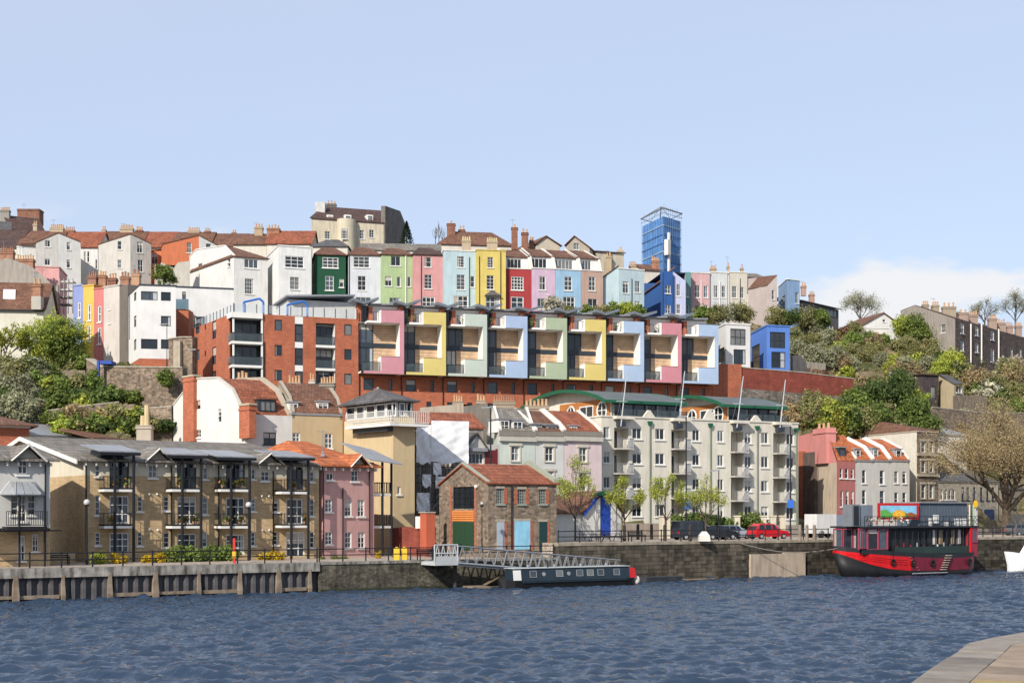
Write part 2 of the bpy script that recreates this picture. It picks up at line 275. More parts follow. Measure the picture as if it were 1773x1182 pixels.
class Bld:
    def __init__(s, name, label, cat, R, x0, D0, x1, D1, zb, depth=9, BL=None, group=None):
        s.R = R; s.zb = zb; s.FL = XY(R, x0, D0); s.FR = XY(R, x1, D1); n = Edge(s.FL, s.FR).n
        s.BL = XY(R, *BL) if BL else s.FL+n*depth; s.BR = s.FR+(s.BL-s.FL)
        s.q = [s.FL, s.FR, s.BR, s.BL]; s.D = (D0+D1)/2
        s.E = dict(F=Edge(s.FL, s.FR), R=Edge(s.FR, s.BR), B=Edge(s.BR, s.BL), L=Edge(s.BL, s.FL))
        c = (s.FL+s.FR+s.BL+s.BR)/4; s.root = thing(name, label, cat, (c.x, c.y, zb), group)
        for p in s.q: ROOTS.append((p.x, p.y, zb+.7))
    def z(s, x, y, e='F', off=0): return s.E[e].hit(s.R, x, y, off)[1]
    def rect(s, e, x0, y0, x1, y1, off=0):
        E = s.E[e]; a, t = E.hit(s.R, x0, y0, off); b, _ = E.hit(s.R, x1, y0, off); c = E.hit(s.R, (x0+x1)/2, y1, off)[1]; t = E.hit(s.R, (x0+x1)/2, y0, off)[1]
        return [min(a, b), max(a, b), c, t]
    def walls(s, m, zt, kind='flat', zr=None, wins={}, prof={}, fr=.5, rev=.16, coping=None, base=None, wm=None, extra={}, split=None):
        """zt eaves height; kind/zr of the roof shape the gables; wins: edge -> list of (x0,y0,x1,y1,cols,rows,opts)"""
        mb = MB(); mats = [m]+([split[1]] if split else [])
        for e, E in s.E.items():
            pr = [(0, zt), (E.L, zt)]
            if kind == 'gable' and e in 'LR': pr = [(0, zt), (E.L*(1-fr if e == 'L' else fr), zr), (E.L, zt)]
            if kind == 'gabley' and e in 'FB': pr = [(0, zt), (E.L*(fr if e == 'F' else 1-fr), zr), (E.L, zt)]
            if kind == 'mono': pr = dict(F=[(0, zt), (E.L, zt)], B=[(0, zr), (E.L, zr)], L=[(0, zr), (E.L, zt)], R=[(0, zt), (E.L, zr)])[e]
            if kind == 'monox': pr = dict(L=[(0, zt), (E.L, zt)], R=[(0, zr), (E.L, zr)], F=[(0, zt), (E.L, zr)], B=[(0, zr), (E.L, zt)])[e]
            if e in prof: pr = sorted(E.hit(s.R, *p) for p in prof[e])
            holes = [(s.rect(e, *w[:4]), w) for w in wins.get(e, [])]
            wall_panel(mb, E, s.zb, pr, [h for h, _ in holes]+extra.get(e, []), rev, 0, split[0] if split else None)
            for h, w in holes: window(s.root, E, h, *(w[4:6] if len(w) > 5 else (2, 2)), **{'rev': rev, **({'fm': wm} if wm else {}), **(w[6] if len(w) > 6 else {})})
        if kind == 'flat': mb.poly([Vector((p.x, p.y, zt-.05)) for p in s.q])
        s.wall = mb.build('wall', mats, s.root); s.zt = zt
        if coping:
            for e in 'FRBL':
                c = MB(); E = s.E[e]; E.bx(c, -.08, E.L+.08, zt-.02, zt+.16, -.1, .3); c.build('coping', coping, s.wall)
        return s
    def roof(s, m, kind, ze=None, zr=None, over=.3, hip=.35, fr=.5, th=.16, q=None, name='roof', fascia=None):
        mb = MB(); ze = s.zt if ze is None else ze
        for p in roof_polys(kind, grow(q or s.q, over), ze+.02, zr if zr is not None else ze, hip, fr): mb.prism(p, (0, 0, th))
        s.rf = mb.build(name, m, s.root)
        if fascia: f = MB(); E = s.E['F']; E.bx(f, -over, E.L+over, ze-.12, ze+.12, -over-.03, -over+.04); f.build('fascia', fascia, s.rf)
        return s
    def band(s, e, y, h, out=.12, m=None, x=None, name='cornice'):
        E = s.E[e]; z = E.hit(s.R, x if x is not None else px_mid(s, e), y)[1] if x is not None else y; b = MB(); E.bx(b, -.05, E.L+.05, z-h/2, z+h/2, -out, .03); b.build(name, m or STONE, s.root)
        return s
    def pipe(s, e, x, y0, y1, m=None, r=.06):
        E = s.E[e]; u, z0 = E.hit(s.R, x, y0); _, z1 = E.hit(s.R, x, y1); b = MB(); b.tube(E.pt(u, z1, -.1), E.pt(u, z0, -.1), r); b.build('drainpipe', m or DARK, s.root); return s
CHIM1 = mat('chimney_brick', (.21, .10, .068), .9, .25, .9, .25, 'brick', .2); CHIM2 = mat('chimney_brick_pale', (.30, .155, .10), .9, .25, .9, .25, 'brick', .2)
def chimney(root, R, x0, y0, x1, y1, D, pots=3, m=None, th=0, dep=None, potm=None, poth=.7):
    """a stack standing at distance D; the pots are sub-parts"""
    a, b = PT(R, x0, y1, D), PT(R, x1, y0, D); w = b.x-a.x; dep = dep or max(.6, min(1.0, w)); mb = MB(); m = m or BRICK_D; m = {BRICK_D: CHIM1, BRICK_R: CHIM2}.get(m, m); potm = {BRICK_D: CHIM2, BRICK_R: CHIM2}.get(potm, potm)
    mb.cbox(a.x, b.x, D, D+dep, a.z-1.2, b.z); mb.cbox(a.x-.1, b.x+.1, D-.1, D+dep+.1, b.z-.3, b.z-.08); mb.cbox(a.x-.06, b.x+.06, D-.06, D+dep+.06, b.z+.002, b.z+.1)
    ch = mb.build('chimney', m, root)
    for i in range(pots):
        p = MB(); xx = a.x+w*(i+.5)/pots; h = poth*random.uniform(.8, 1.15); r = min(.17, w/pots*.42); p.tube((xx, D+dep/2, b.z+.1), (xx, D+dep/2, b.z+.1+h), r*1.05, r*.8, 7); p.tube((xx, D+dep/2, b.z+h), (xx, D+dep/2, b.z+.12+h), r*1.05, r*1.05, 7); p.build('chimney_pot', potm or POT, ch)
    if random.random() < .3:
        p = MB(); h = random.uniform(1.2, 2.2); o = Vector((a.x+w*.2, D+dep*.5, b.z)); p.tube(o, o+Vector((0, 0, h)), .03, n=4); p.tube(o+Vector((-.5, 0, h-.1)), o+Vector((.5, .2, h-.1)), .02, n=4)
        for k in range(5): q = o+Vector((-.4+.2*k, .08*k-.1, h-.1)); p.tube(q+Vector((0, -.3, 0)), q+Vector((0, .3, 0)), .012, n=4)
        p.build('aerial', LEAD, ch)
    return ch
def boxat(mb, R, x0, y0, x1, y1, D, dep, th=0, mi=0):
    """upright box whose front face fills the given rectangle at distance D, turned by th about its left front corner"""
    a, b = PT(R, x0, y1, D), PT(R, x1, y0, D); t = Vector((math.cos(th), math.sin(th), 0)); n = Vector((-t.y, t.x, 0)); w = (b.x-a.x)/max(.2, math.cos(th))
    mb.box(a, t*w, n*dep, (0, 0, b.z-a.z), mi)
# ================================================================ SETTING: water, quays
QE = Edge((-100, 59), (120, 197.6))            # the far quay line; +n runs inland
def qu(x): return QE.hit('P', x, 1000)[0]
ZL, ZR = 2.42, 3.7
def water():
    xs = np.arange(-50, 76, .17); ys = np.arange(48, 172, .17); X, Y = np.meshgrid(xs, ys); Z = np.zeros_like(X)
    r = np.random.default_rng(3)
    for i in range(80):
        lam = 10**r.uniform(-.2, .4); a = r.normal(math.radians(262), .42); k = 2*math.pi/lam; ph = r.uniform(0, 6.28)
        w = np.sin(k*(X*math.cos(a)+Y*math.sin(a))+ph+.7*np.sin(X*.21+Y*.13+i)); Z += .014*lam**.95*(w if i % 2 else 1.3*(.64-np.abs(w)))
    Z *= .8+.3*np.sin(X*.07+1)*np.sin(Y*.05)
    Z = np.sign(Z)*np.abs(Z)**1.0
    n, m = X.shape; v = np.stack([X, Y, Z], -1).reshape(-1, 3); idx = np.arange(n*m).reshape(n, m)
    q = np.stack([idx[:-1, :-1], idx[:-1, 1:], idx[1:, 1:], idx[1:, :-1]], -1).reshape(-1, 4)
    me = bpy.data.meshes.new('water'); me.vertices.add(len(v)); me.vertices.foreach_set('co', v.ravel()); me.loops.add(q.size); me.loops.foreach_set('vertex_index', q.ravel())
    me.polygons.add(len(q)); me.polygons.foreach_set('loop_start', np.arange(0, q.size, 4)); me.polygons.foreach_set('loop_total', np.full(len(q), 4)); me.polygons.foreach_set('use_smooth', np.ones(len(q), bool)); me.update()
    m = bpy.data.materials.new('water'); m.use_nodes = True; t = m.node_tree; b = t.nodes['Principled BSDF']
    b.inputs['Base Color'].default_value = (.020, .036, .064, 1); b.inputs['Roughness'].default_value = .05; b.inputs['IOR'].default_value = 1.33; b.inputs['Specular IOR Level'].default_value = .5
    tcn = t.nodes.new('ShaderNodeTexCoord'); no = t.nodes.new('ShaderNodeTexNoise'); no.inputs['Scale'].default_value = 3.4; no.inputs['Detail'].default_value = 4; t.links.new(tcn.outputs['Object'], no.inputs[0])
    bp = t.nodes.new('ShaderNodeBump'); bp.inputs['Strength'].default_value = .55; bp.inputs['Distance'].default_value = .12; t.links.new(no.outputs[0], bp.inputs['Height']); t.links.new(bp.outputs[0], b.inputs['Normal'])
    me.materials.append(m); o = bpy.data.objects.new('water', me); COL.objects.link(o); struct(o)
    f = MB()
    for x0, x1, y0, y1 in ((-700, 700, -300, 48.02), (-700, -49.95, 48, 171.8), (75.8, 700, 48, 171.8), (-700, 700, 171.8, 260)): f.poly([(x0, y0, -.03), (x1, y0, -.03), (x1, y1, -.03), (x0, y1, -.03)])
    struct(f.build('water', m))
water()
def quays():
    cm = mat('quay_concrete', (.30, .28, .25), .9, .45, 1.3, .8, bump=.25); pv = mat('paving', (.33, .26, .21), .9, .15, .8, 0, 'mix', .1, p2=(.36, .31, .26))
    steel = mat('sheet_pile_steel', (.10, .095, .10), .7, .4, 1.2, .5, bump=.2)
    sw = mat('quay_stone', (.13, .115, .09), .95, .45, .35, .45, 'island', .3, p2=(.17, .145, .11)); swb = mat('quay_wall_core', (.07, .062, .05), .95, .4, .4, .3)
    wetm = mat('algae_band', (.035, .04, .02), .7, .3, 1.5, .3)
    u0, u1, u2, u3 = qu(-160), qu(553), qu(966), qu(2300)
    # promenades (the land behind the edge)
    def slab(name, a, b, o0, o1, z0, z1, m): mb = MB(); QE.bx(mb, a, b, z0, z1, o0, o1); return struct(mb.build(name, m))
    slab('promenade', u0-80, u1, .9, 60, -1, ZL, pv); slab('promenade', u1, u2, .9, 60, -1, ZL, pv)
    slab('promenade', u2, u3, .7, 13, -1, ZR, pv)
    rd = slab('road', u2, u3, 13, 24, -1, ZR-.1, mat('asphalt', (.07, .068, .066), .9, .2, 1)); slab('pavement', u2, u3, 24, 60, -1, 4.25, pv)
    # --- left: concrete beam over steel sheet piles, timber fenders
    qw = struct(thing('quay_wall', 'concrete capped sheet pile quay wall with timber fenders', 'quay', QE.pt(u1, 0)))
    del qw['label'], qw['category']
    b = MB(); QE.bx(b, u0, u1, 1.72, ZL-.004, -.1, .9); b.build('capping_beam', cm, qw)
    b = MB(); QE.bx(b, u0, u1, -1, 1.72, .55, .9); b.build('backing', steel, qw)
    p = .78; n = int((u1-u0)/p); pile = None
    prof = [(0, .32), (.16, .32), (.28, .05), (.5, .05), (.62, .32), (.78, .32)]
    for i in range(n):
        if pile is None:
            mb = MB()
            for (a, oa), (c, oc) in zip(prof, prof[1:]): mb.poly([QE.pt(u0+a, -.8, oa), QE.pt(u0+c, -.8, oc), QE.pt(u0+c, 1.74, oc), QE.pt(u0+a, 1.74, oa)])
            mb.poly([QE.pt(u0+a, 1.74, o) for a, o in prof]); pile = mb.build('sheet_pile', steel, qw); me = pile.data
        else:
            o = bpy.data.objects.new('sheet_pile', me); COL.objects.link(o); o.parent = qw; o.location = QE.t3()*p*i
    fx = [18, 70, 108, 190, 268, 345, 414, 470, 520, 548]; fx = [-80, -30, 27, 109, 190, 269, 344, 415, 482, 536]
    for k, x in enumerate(fx):
        u = qu(x); mb = MB(); w = .2+.06*(k % 3)
        mb.loft([[QE.pt(u+sx*w*f*1.1, z, -.14+oo-(.08 if .3 < z < 1 else 0)) for sx, oo in ((-.5, .4), (-.5, 0), (.5, 0), (.5, .4))] for z, f in ((-.6, 1.1), (.4, 1.35), (1.1, 1.1), (1.9, .85))])
        mb.build('fender', WOODD, qw)
        if k < len(fx)-1 and k % 4 != 3:
            mb = MB(); un = qu(fx[k+1]); QE.bx(mb, u+.3, un-.25, .18+.05*(k % 2), .45, -.03, .22); mb.build('waling', WOODD, qw)
    # --- middle: rubble wall with thin coping
    q2 = struct(thing('quay_wall', '', '', QE.pt(u1+5, 0))); del q2['label'], q2['category']
    b = MB(); QE.bx(b, u1+.002, u2, -1, ZL-.2, .05, .9); b.build('wall', mat('quay_rubble', (.11, .10, .075), .95, .5, .5, .5, 'rubble', .6, p2=(.10, .09, .07), sizes=3.2), q2)
    u = u1+.002
    while u < u2-.2:
        L = min(random.uniform(1.0, 1.7), u2-u); b = MB(); QE.bx(b, u, u+L-.02, ZL-.2, ZL+random.uniform(.01, .03), -.02, .9); b.build('coping_stone', cm, q2); u += L
    b = MB(); QE.bx(b, u1+.1, u2, -.4, .22, -.03, .04); b.build('tide_line', wetm, q2)
    # --- right: tall squared-stone wall, every block with its own edges
    q3 = struct(thing('quay_wall', '', '', QE.pt(u2+10, 0))); del q3['label'], q3['category']
    b = MB(); QE.bx(b, u2, u3, -1, ZR-.26, .06, .7); b.build('core', swb, q3)
    u = u2
    while u < qu(1900):
        L = random.uniform(1.1, 1.9); b = MB(); QE.bx(b, u, u+L-.02, ZR-.26, ZR+random.uniform(.0, .02), -.05, .72); b.build('coping_stone', mat('coping_granite', (.30, .26, .20), .9, .25, 1, .3), q3); u += L
    nb = 0; rest = MB(); z = -.3; rows = []
    while z < ZR-.27:
        h = min(random.uniform(.3, .42), ZR-.262-z); u = u2+random.uniform(-.5, 0)
        while u < qu(1830):
            L = random.uniform(.45, 1.05); rows.append((max(u, u2), u+L-.025, z, z+h-.025)); u += L
        z += h
    rows.sort(key=lambda r: r[0])
    for a, c, z0, z1 in rows:
        if c-a < .1: continue
        pr = random.uniform(-.035, .03)
        if nb < 295 and z1 > .1: mb = MB(); QE.bx(mb, a, c, z0, z1, pr, .1); mb.build('stone_block', sw, q3); nb += 1
        else: QE.bx(rest, a, c, z0, z1, pr, .1)
    o = rest.build('stone_blocks', sw, q3); o['kind'] = 'stuff'
    # concrete patch panels on the wall
    for x0, x1 in ((1297, 1353.5), (1354.5, 1391)):
        b = MB(); QE.bx(b, qu(x0), qu(x1), -.5, 2.35+.1*(x0 > 1350), -.3, .02); b.build('concrete_panel', mat('buff_concrete', (.42, .34, .26), .9, .15, .6, .35, bump=.15), q3)
quays()
def near_quay():
    zq = 4.4; e = EYE-zq
    pts = [(1478, 1262), (1535, 1214), (1576, 1182), (1606, 1160), (1660, 1126), (1679, 1112.5), (1720, 1103.5), (1773, 1094.5), (1900, 1075), (2200, 1040)]
    P2 = [Vector(((x-CX)/F*(e*F/(y-HY)), e*F/(y-HY))) for x, y in pts]
    st = mat('granite_coping', (.19, .165, .14), .9, .2, 2.5, 0, None, .2); sb = mat('sandstone_paving', (.24, .185, .135), .9, .14, 2, 0, None, .15); tct = mat('tactile_paving', (.27, .21, .11), .9, .15, 4)
    root = struct(thing('near_quay', '', '', (P2[3].x, P2[3].y, zq))); del root['label'], root['category']
    # resample
    S = [P2[0]]
    for a, b in zip(P2, P2[1:]):
        n = max(1, round((b-a).length/.95))
        S += [a.lerp(b, i/n) for i in range(1, n+1)]
    nr = []
    for i in range(len(S)):
        t = (S[min(i+1, len(S)-1)]-S[max(i-1, 0)]).normalized(); nr.append(Vector((t.y, -t.x)))
    def V(p, z): return Vector((p.x, p.y, z))
    g = .014; STV = [mat('granite_coping_%d' % k, [c*f for c in (.20, .172, .145)], .9, .22, 2.5, 0, None, .25) for k, f in enumerate((.8, 1, 1.18))]; SBV = [mat('sandstone_%d' % k, [c*f for c in (.25, .19, .14)], .9, .2, 2, 0, None, .2) for k, f in enumerate((.82, 1, 1.12))]
    for r, (o0, o1, m, nm) in enumerate(((0, .62, st, 'coping_stone'), (.63, 1.25, sb, 'paving_slab'), (1.26, 1.9, sb, 'paving_slab'))[:2]):
        for i in range(len(S)-1):
            t = (S[i+1]-S[i]).normalized()*g; a, b = S[i]+t, S[i+1]-t
            if r == 1 and 3 <= i <= 4: m2 = tct
            else: m2 = random.choice(STV if r == 0 else SBV)
            mb = MB(); z1 = zq+random.uniform(-.006, .006)
            q = [a+nr[i]*o0, a+nr[i]*o1, b+nr[i+1]*o1, b+nr[i+1]*o0]; mb.prism([V(p, z1) for p in q][::-1], (0, 0, -(.5 if r == 0 else .1))); mb.build(nm, m2, root)
            if m2 is tct:
                for k in range(6):
                    f = (k+.5)/6; mb = MB(); p = a.lerp(b, f); w = (b-a)*.045; mb.prism([V(x, z1+.001) for x in (p-w+nr[i]*(o0+.04), p-w+nr[i]*(o1-.04), p+w+nr[i]*(o1-.04), p+w+nr[i]*(o0+.04))][::-1], (0, 0, .012)); mb.build('tactile_bar', tct, root)
    mb = MB(); back = [p+n*1.23 for p, n in zip(S, nr)]
    mb.poly([V(p, zq-.015) for p in back]+[Vector((60, 30, zq-.015)), Vector((60, -60, zq-.015)), Vector((-60, -60, zq-.015)), Vector((-8, -2, zq-.015)), Vector((1, 7, zq-.015))])
    mb.build('gravel_bed', mat('gravel_bed', (.17, .14, .115), .95, .3, 9, 0, None, .3), root)
    mb = MB()
    for p, q in zip(S, S[1:]): mb.poly([V(p+nr[0]*.02, -2), V(q+nr[0]*.02, -2), V(q+nr[0]*.02, zq-.1), V(p+nr[0]*.02, zq-.1)])
    mb.build('quay_face', mat('near_quay_face', (.14, .12, .1), .9, .3, 1, .3), root)
    pb = MB(); 
    for i in range(3, len(S)-1):
        for k in range(560):
            p = S[i].lerp(S[i+1], random.random())+nr[i]*(1.26+abs(random.gauss(0, 1.2))); r = random.uniform(.018, .05); a0 = random.random()*6; h = r*random.uniform(.5, 1)
            ring = [Vector((p.x+r*math.cos(a0+j*1.2566)*random.uniform(.8, 1.1), p.y+r*math.sin(a0+j*1.2566), zq-.013)) for j in range(5)]; top = [Vector((p.x+(q.x-p.x)*.55, p.y+(q.y-p.y)*.55, zq-.013+h)) for q in ring]
            pb.poly(top); 
            for j in range(5): pb.poly([ring[j], ring[(j+1) % 5], top[(j+1) % 5], top[j]])
    o = pb.build('gravel', mat('gravel_stone', (.27, .22, .18), .9, .35, 3, 0, 'island', p2=(.27, .22, .18)), root); o['kind'] = 'stuff'
near_quay()
# ================================================================ UPPER TERRACES ON THE HILL
GU = 'tall painted terrace houses along the ridge'
def S(sill=True, **k): return dict(sill=sill, **k)
def upper(label, R, x0, D0, x1, D1, ytop, col, wins, roof=None, BL=None, zb=35, depth=9, prof={}, Lw=[], pipes=[], name='terrace_house', rm=None, coping=None, tx=None):
    b = Bld(name, label, 'house', R, x0, D0, x1, D1, zb, depth, BL, GU)
    zt = b.z(x0 if tx is None else tx, ytop)
    k, y = roof or ('flat', None); dd = (b.FL-b.BL).length; zr = zt if y is None else ZZ(R, y, b.D+dd*.45)
    b.walls(stucco(col), zt, 'flat', None, {'F': wins, 'L': Lw}, prof, coping=coping)
    if y is not None: b.roof(rm or TILE_BR, k, zt, zr, .22, .3)
    for p in pipes: b.pipe('F', *p)
    return b
W_ = {'fm': WHITE}
b = upper('cream gable-sided house with brown hipped roof beside the big white house', 'A2', 335, 236, 566, 238.5, 452, '#e9e9e6', [(405, 463, 500, 530, 3, 1, S(bar=.12)), (410, 600, 470, 705, 4, 4)], ('hip', 396), (32, 252), Lw=[(90, 497, 118, 527, 1, 1), (293, 465, 310, 490, 1, 1), (293, 497, 310, 520, 1, 1)], prof={'L': [(32, 455), (75, 405), (268, 376), (335, 446)]})
cp = MB(); E = b.E['L']; pr = sorted(E.hit('A2', *p) for p in [(32, 455), (75, 405), (268, 376), (335, 446)])
for (a, za), (c, zc) in zip(pr, pr[1:]): cp.prism([E.pt(a, za, -.1), E.pt(c, zc, -.1), E.pt(c, zc, .3), E.pt(a, za, .3)], (0, 0, .14))
cp.build('parapet', WHITE, b.root)
b = upper('big bright white house with wide top window left of the dark green house', 'A2', 640, 234, 868, 236, 376, '#f4f4f2', [(683, 448, 812, 527, 3, 3, S(bar=.12)), (718, 590, 780, 675, 2, 3), (700, 732, 810, 775, 3, 1)], BL=(556, 245), coping=WHITE, pipes=[(866, 400, 760)])
upper('dark green terrace house with white windows', 'A2', 887, 237, 1098, 238, 438, '#14523a', [(938, 455, 1047, 527, 3, 3, S(bar=.12)), (958, 582, 1015, 680, 2, 3, S(bar=.1)), (1053, 603, 1084, 660, 1, 1, S(bar=.1)), (930, 730, 1042, 775, 4, 1)], ('hip', 392), depth=10)
upper('pale lilac-white terrace house right of the dark green one', 'A2', 1118, 237, 1338, 238, 440, '#dfe3ec', [(1150, 450, 1260, 525, 3, 3, S(bar=.1)), (1180, 582, 1235, 680, 2, 3), (1165, 727, 1270, 775, 3, 1)], ('hip', 392), depth=10, pipes=[(1121, 440, 770)])
upper('light green terrace house with small windows', 'A3', 79, 237, 292, 238, 320, '#a5bf82', [(145, 330, 210, 395, 2, 1), (105, 467, 150, 532, 2, 1), (186, 470, 212, 537, 1, 1), (258, 470, 280, 537, 1, 1), (135, 612, 210, 650, 3, 1)], ('hip', 278), depth=10, pipes=[(247, 322, 650, WHITE, .09)])
upper('salmon pink terrace house with slate roof', 'A3', 297, 237, 505, 238, 320, '#d38f8e', [(374, 335, 420, 403, 1, 2), (374, 455, 425, 550, 2, 4), (357, 606, 445, 680, 3, 2, S(bar=.14))], ('hip', 275), depth=10, pipes=[(352, 330, 660)], rm=TILE_DK)
upper('powder blue flat-topped terrace house next to the yellow one', 'A3', 506, 236.5, 728, 237.5, 290, '#b5d2dc', [(597, 330, 645, 405, 2, 4), (594, 455, 650, 557, 2, 4), (688, 465, 715, 540, 1, 2), (570, 598, 670, 700, 3, 3, S(bar=.12))], pipes=[(680, 335, 690)], coping=OFFW)
b = upper('bright yellow terrace house with slate-roofed bay window', 'A3', 733, 236, 929, 237, 287, '#e3c74a', [(803, 335, 843, 407, 2, 4), (798, 460, 848, 555, 2, 4), (790, 602, 888, 720, 3, 3, S(bar=.12))], pipes=[(748, 330, 700), (893, 300, 700)], coping=stucco('#d9bf4a'))
E = b.E['F']; r = b.rect('F', 783, 600, 893, 570); bb = MB(); z0 = E.hit('A3', 838, 601)[1]; z1 = E.hit('A3', 838, 570)[1]
bb.prism([E.pt(r[0], z0, -.6), E.pt(r[1], z0, -.6), E.pt((r[0]*.4+r[1]*.6), z1, 0), E.pt((r[0]*.6+r[1]*.4), z1, 0)], (0, 0, .12)); bb.poly([E.pt(r[0], z0, -.6), E.pt(r[0]*.6+r[1]*.4, z1, 0), E.pt(r[0], z0, 0)]); bb.poly([E.pt(r[1], z0, -.6), E.pt(r[1], z0, 0), E.pt(r[0]*.4+r[1]*.6, z1, 0)]); bb.build('bay_roof', SLATE, b.root)
# houses with a set-back glazed attic under a tiled lean-to roof and sloping party walls
def attic(label, R, x0, x1, D0, D1, ytop, col, wins, yatt, yro, gw, glz=True, pipes=[]):
    b = upper(label, R, x0, D0, x1, D1, ytop, col, wins, pipes=pipes, coping=OFFW); zt = b.zt; E = b.E['F']
    q = [b.FL+E.n*1.6, b.FR+E.n*1.6, b.BR, b.BL]; EE = Edge(q[0], q[1]); za = ZZ(R, yatt, b.D+1.6); zr = ZZ(R, yro, b.D+6)
    mb = MB(); g0, _ = EE.hit(R, gw[0], ytop); g1, _ = EE.hit(R, gw[1], ytop); h = (g0, g1, zt+.25, za-.25); wall_panel(mb, EE, zt-.06, [(0, za), (EE.L, za)], [h]); mb.build('attic_wall', WHITE, b.root); window(b.root, EE, list(h), 4 if glz else 5, 1, gl=None if glz else 3, sill=False, bar=.1)
    f = MB(); f.prism([EE.pt(-.1, za, -.25), EE.pt(EE.L+.1, za, -.25), EE.pt(EE.L+.1, zr, 6), EE.pt(-.1, zr, 6)], (0, 0, .15)); f.prism([EE.pt(0, zr, 6), EE.pt(EE.L, zr, 6), EE.pt(EE.L, zt, 7.3), EE.pt(0, zt, 7.3)], (0, 0, .15)); f.build('roof', TILE_BR, b.root)
    for u in (0, EE.L-.3):
        p = MB(); p.prism([EE.pt(u, zt-.06, -1.4), EE.pt(u, za+.15, -.2), EE.pt(u, zr+.35, 6), EE.pt(u, zt-.06, 7)], EE.t3()*.3); p.build('party_wall', OFFW, b.root)
    return b
attic('deep red terrace house with roof terrace glazing', 'A3', 931, 1103, 238, 239, 413, '#b03035', [(965, 468, 1050, 560, 4, 4, S(bar=.13)), (963, 605, 1050, 720, 2, 3, S(bar=.14))], 338, 282, (936, 1035))
attic('mauve terrace house between red and blue ones', 'A3', 1105, 1266, 239, 240, 411, '#cfaec9', [(1155, 465, 1200, 560, 2, 2, S(bar=.1)), (1145, 618, 1215, 690, 3, 1)], 335, 278, (1100, 1208))
attic('sky blue terrace house with white-framed french window', 'A3', 1268, 1441, 240, 241.5, 418, '#93c1e2', [(1328, 467, 1382, 563, 2, 3, S(bar=.12)), (1318, 605, 1400, 720, 3, 3, S(bar=.12))], 345, 285, (1262, 1385), False)
attic('tan-pink terrace house at the end of the coloured row', 'A3', 1443, 1592, 241.5, 243, 425, '#c09c89', [(1495, 468, 1540, 565, 2, 3, S(bar=.1)), (1490, 620, 1553, 720, 2, 2)], 350, 290, (1430, 1510))
b = upper('pale blue house standing alone with two window columns', 'A4', 440, 244, 612, 246, 492, '#b9d2db', [(466, 580, 505, 660, 2, 2), (548, 578, 583, 655, 2, 2), (466, 722, 505, 790, 2, 2), (548, 715, 583, 790, 2, 2)], BL=(352, 258), coping=WHITE, pipes=[(526, 560, 790)])
e = MB(); EL = b.E['L']; za = ZZ('A4', 575, 246); zc = ZZ('A4', 512, 250); n = EL.n3(); e.prism([EL.pt(3, za, -3.2), EL.pt(EL.L, za, -3.2), EL.pt(EL.L, zc, 0), EL.pt(3, zc, 0)], (0, 0, .15)); e.build('lean_to_roof', TILE_BR, b.root)
e = MB(); e.prism([EL.pt(3.2, b.zb, -3), EL.pt(3.2, za, -3), EL.pt(3.2, zc, -.002), EL.pt(3.2, b.zb, -.002)], EL.t3()*(EL.L-3.4)); e.build('lean_to_wall', stucco('#b9d2db'), b.root)
b = upper('strong blue house with long lit side wall', 'A4', 745, 250, 808, 251, 508, '#2c66b4', [(755, 605, 793, 662, 2, 2, S(bar=.1)), (755, 740, 793, 800, 2, 2, S(bar=.1))], BL=(610, 266), prof={'L': [(610, 592), (722, 590), (722.5, 508), (745, 508)]})
E = b.E['L']; u1, z1 = E.hit('A4', 722, 590); f = MB(); zc = E.hit('A4', 640, 535)[1]; f.prism([E.pt(-.2, z1, -.25), E.pt(u1, z1, -.25), E.pt(u1, zc, 3), E.pt(-.2, zc, 3)], (0, 0, .15)); f.build('lean_to_roof', TILE_BR, b.root); b.pipe('L', 744, 520, 830)
b = upper('lilac house with slanting roofline', 'A4', 812, 252, 895, 252.2, 516, '#bfc6ea', [(832, 598, 858, 680, 2, 2), (832, 735, 858, 800, 2, 2)], prof={'F': [(812, 514), (895, 578)], 'B': [(812, 514), (895, 578)]})
upper('narrow teal house between lilac and pink houses', 'A4', 896, 256, 931, 256.2, 516, '#5b8f90', [(900, 610, 916, 685, 1, 2), (900, 740, 916, 800, 1, 2)])
upper('dusky pink upper house with white downpipe', 'A4', 932, 258, 1060, 258.6, 521, '#cf9fa0', [(958, 605, 990, 690), (1018, 610, 1047, 690), (958, 740, 990, 810), (1018, 740, 1047, 810)], pipes=[(1000, 575, 810, WHITE, .09)], coping=OFFW)
upper('pale grey upper house with white downpipe', 'A4', 1062, 259, 1181, 259.6, 519, '#d2d5d6', [(1086, 608, 1113, 690), (1140, 610, 1165, 690), (1086, 737, 1113, 810), (1140, 737, 1165, 810)], pipes=[(1126, 580, 810, WHITE, .09)], coping=OFFW)
upper('cream upper house with stained render', 'A4', 1182, 260, 1315, 260.8, 517, '#d6cdbb', [(1212, 612, 1242, 692), (1268, 617, 1292, 695), (1212, 740, 1242, 810), (1268, 740, 1292, 810)], pipes=[(1187, 520, 810, WHITE, .09), (1266, 560, 810)], coping=OFFW)
b = upper('blush cream house with sloping brown roof', 'A4', 1450, 276, 1519, 277, 600, '#dcc9c0', [(1483, 640, 1500, 705, 1, 2), (1478, 750, 1503, 845, 1, 2)], BL=(1322, 288), zb=38, prof={'F': [(1450, 612), (1519, 540)], 'L': [(1322, 640), (1450, 612)], 'B': [(1519, 540), (1322, 560)]})
f = MB(); f.prism([Vector((b.BL.x, b.BL.y, ZZ('A4', 634, 288))), Vector((b.FL.x, b.FL.y, b.z(1450, 612))), Vector((b.FR.x, b.FR.y, b.z(1519, 540))), Vector((b.BR.x, b.BR.y, ZZ('A4', 548, 288)))], (0, 0, .15)); f.build('roof', TILE_BR, b.root)
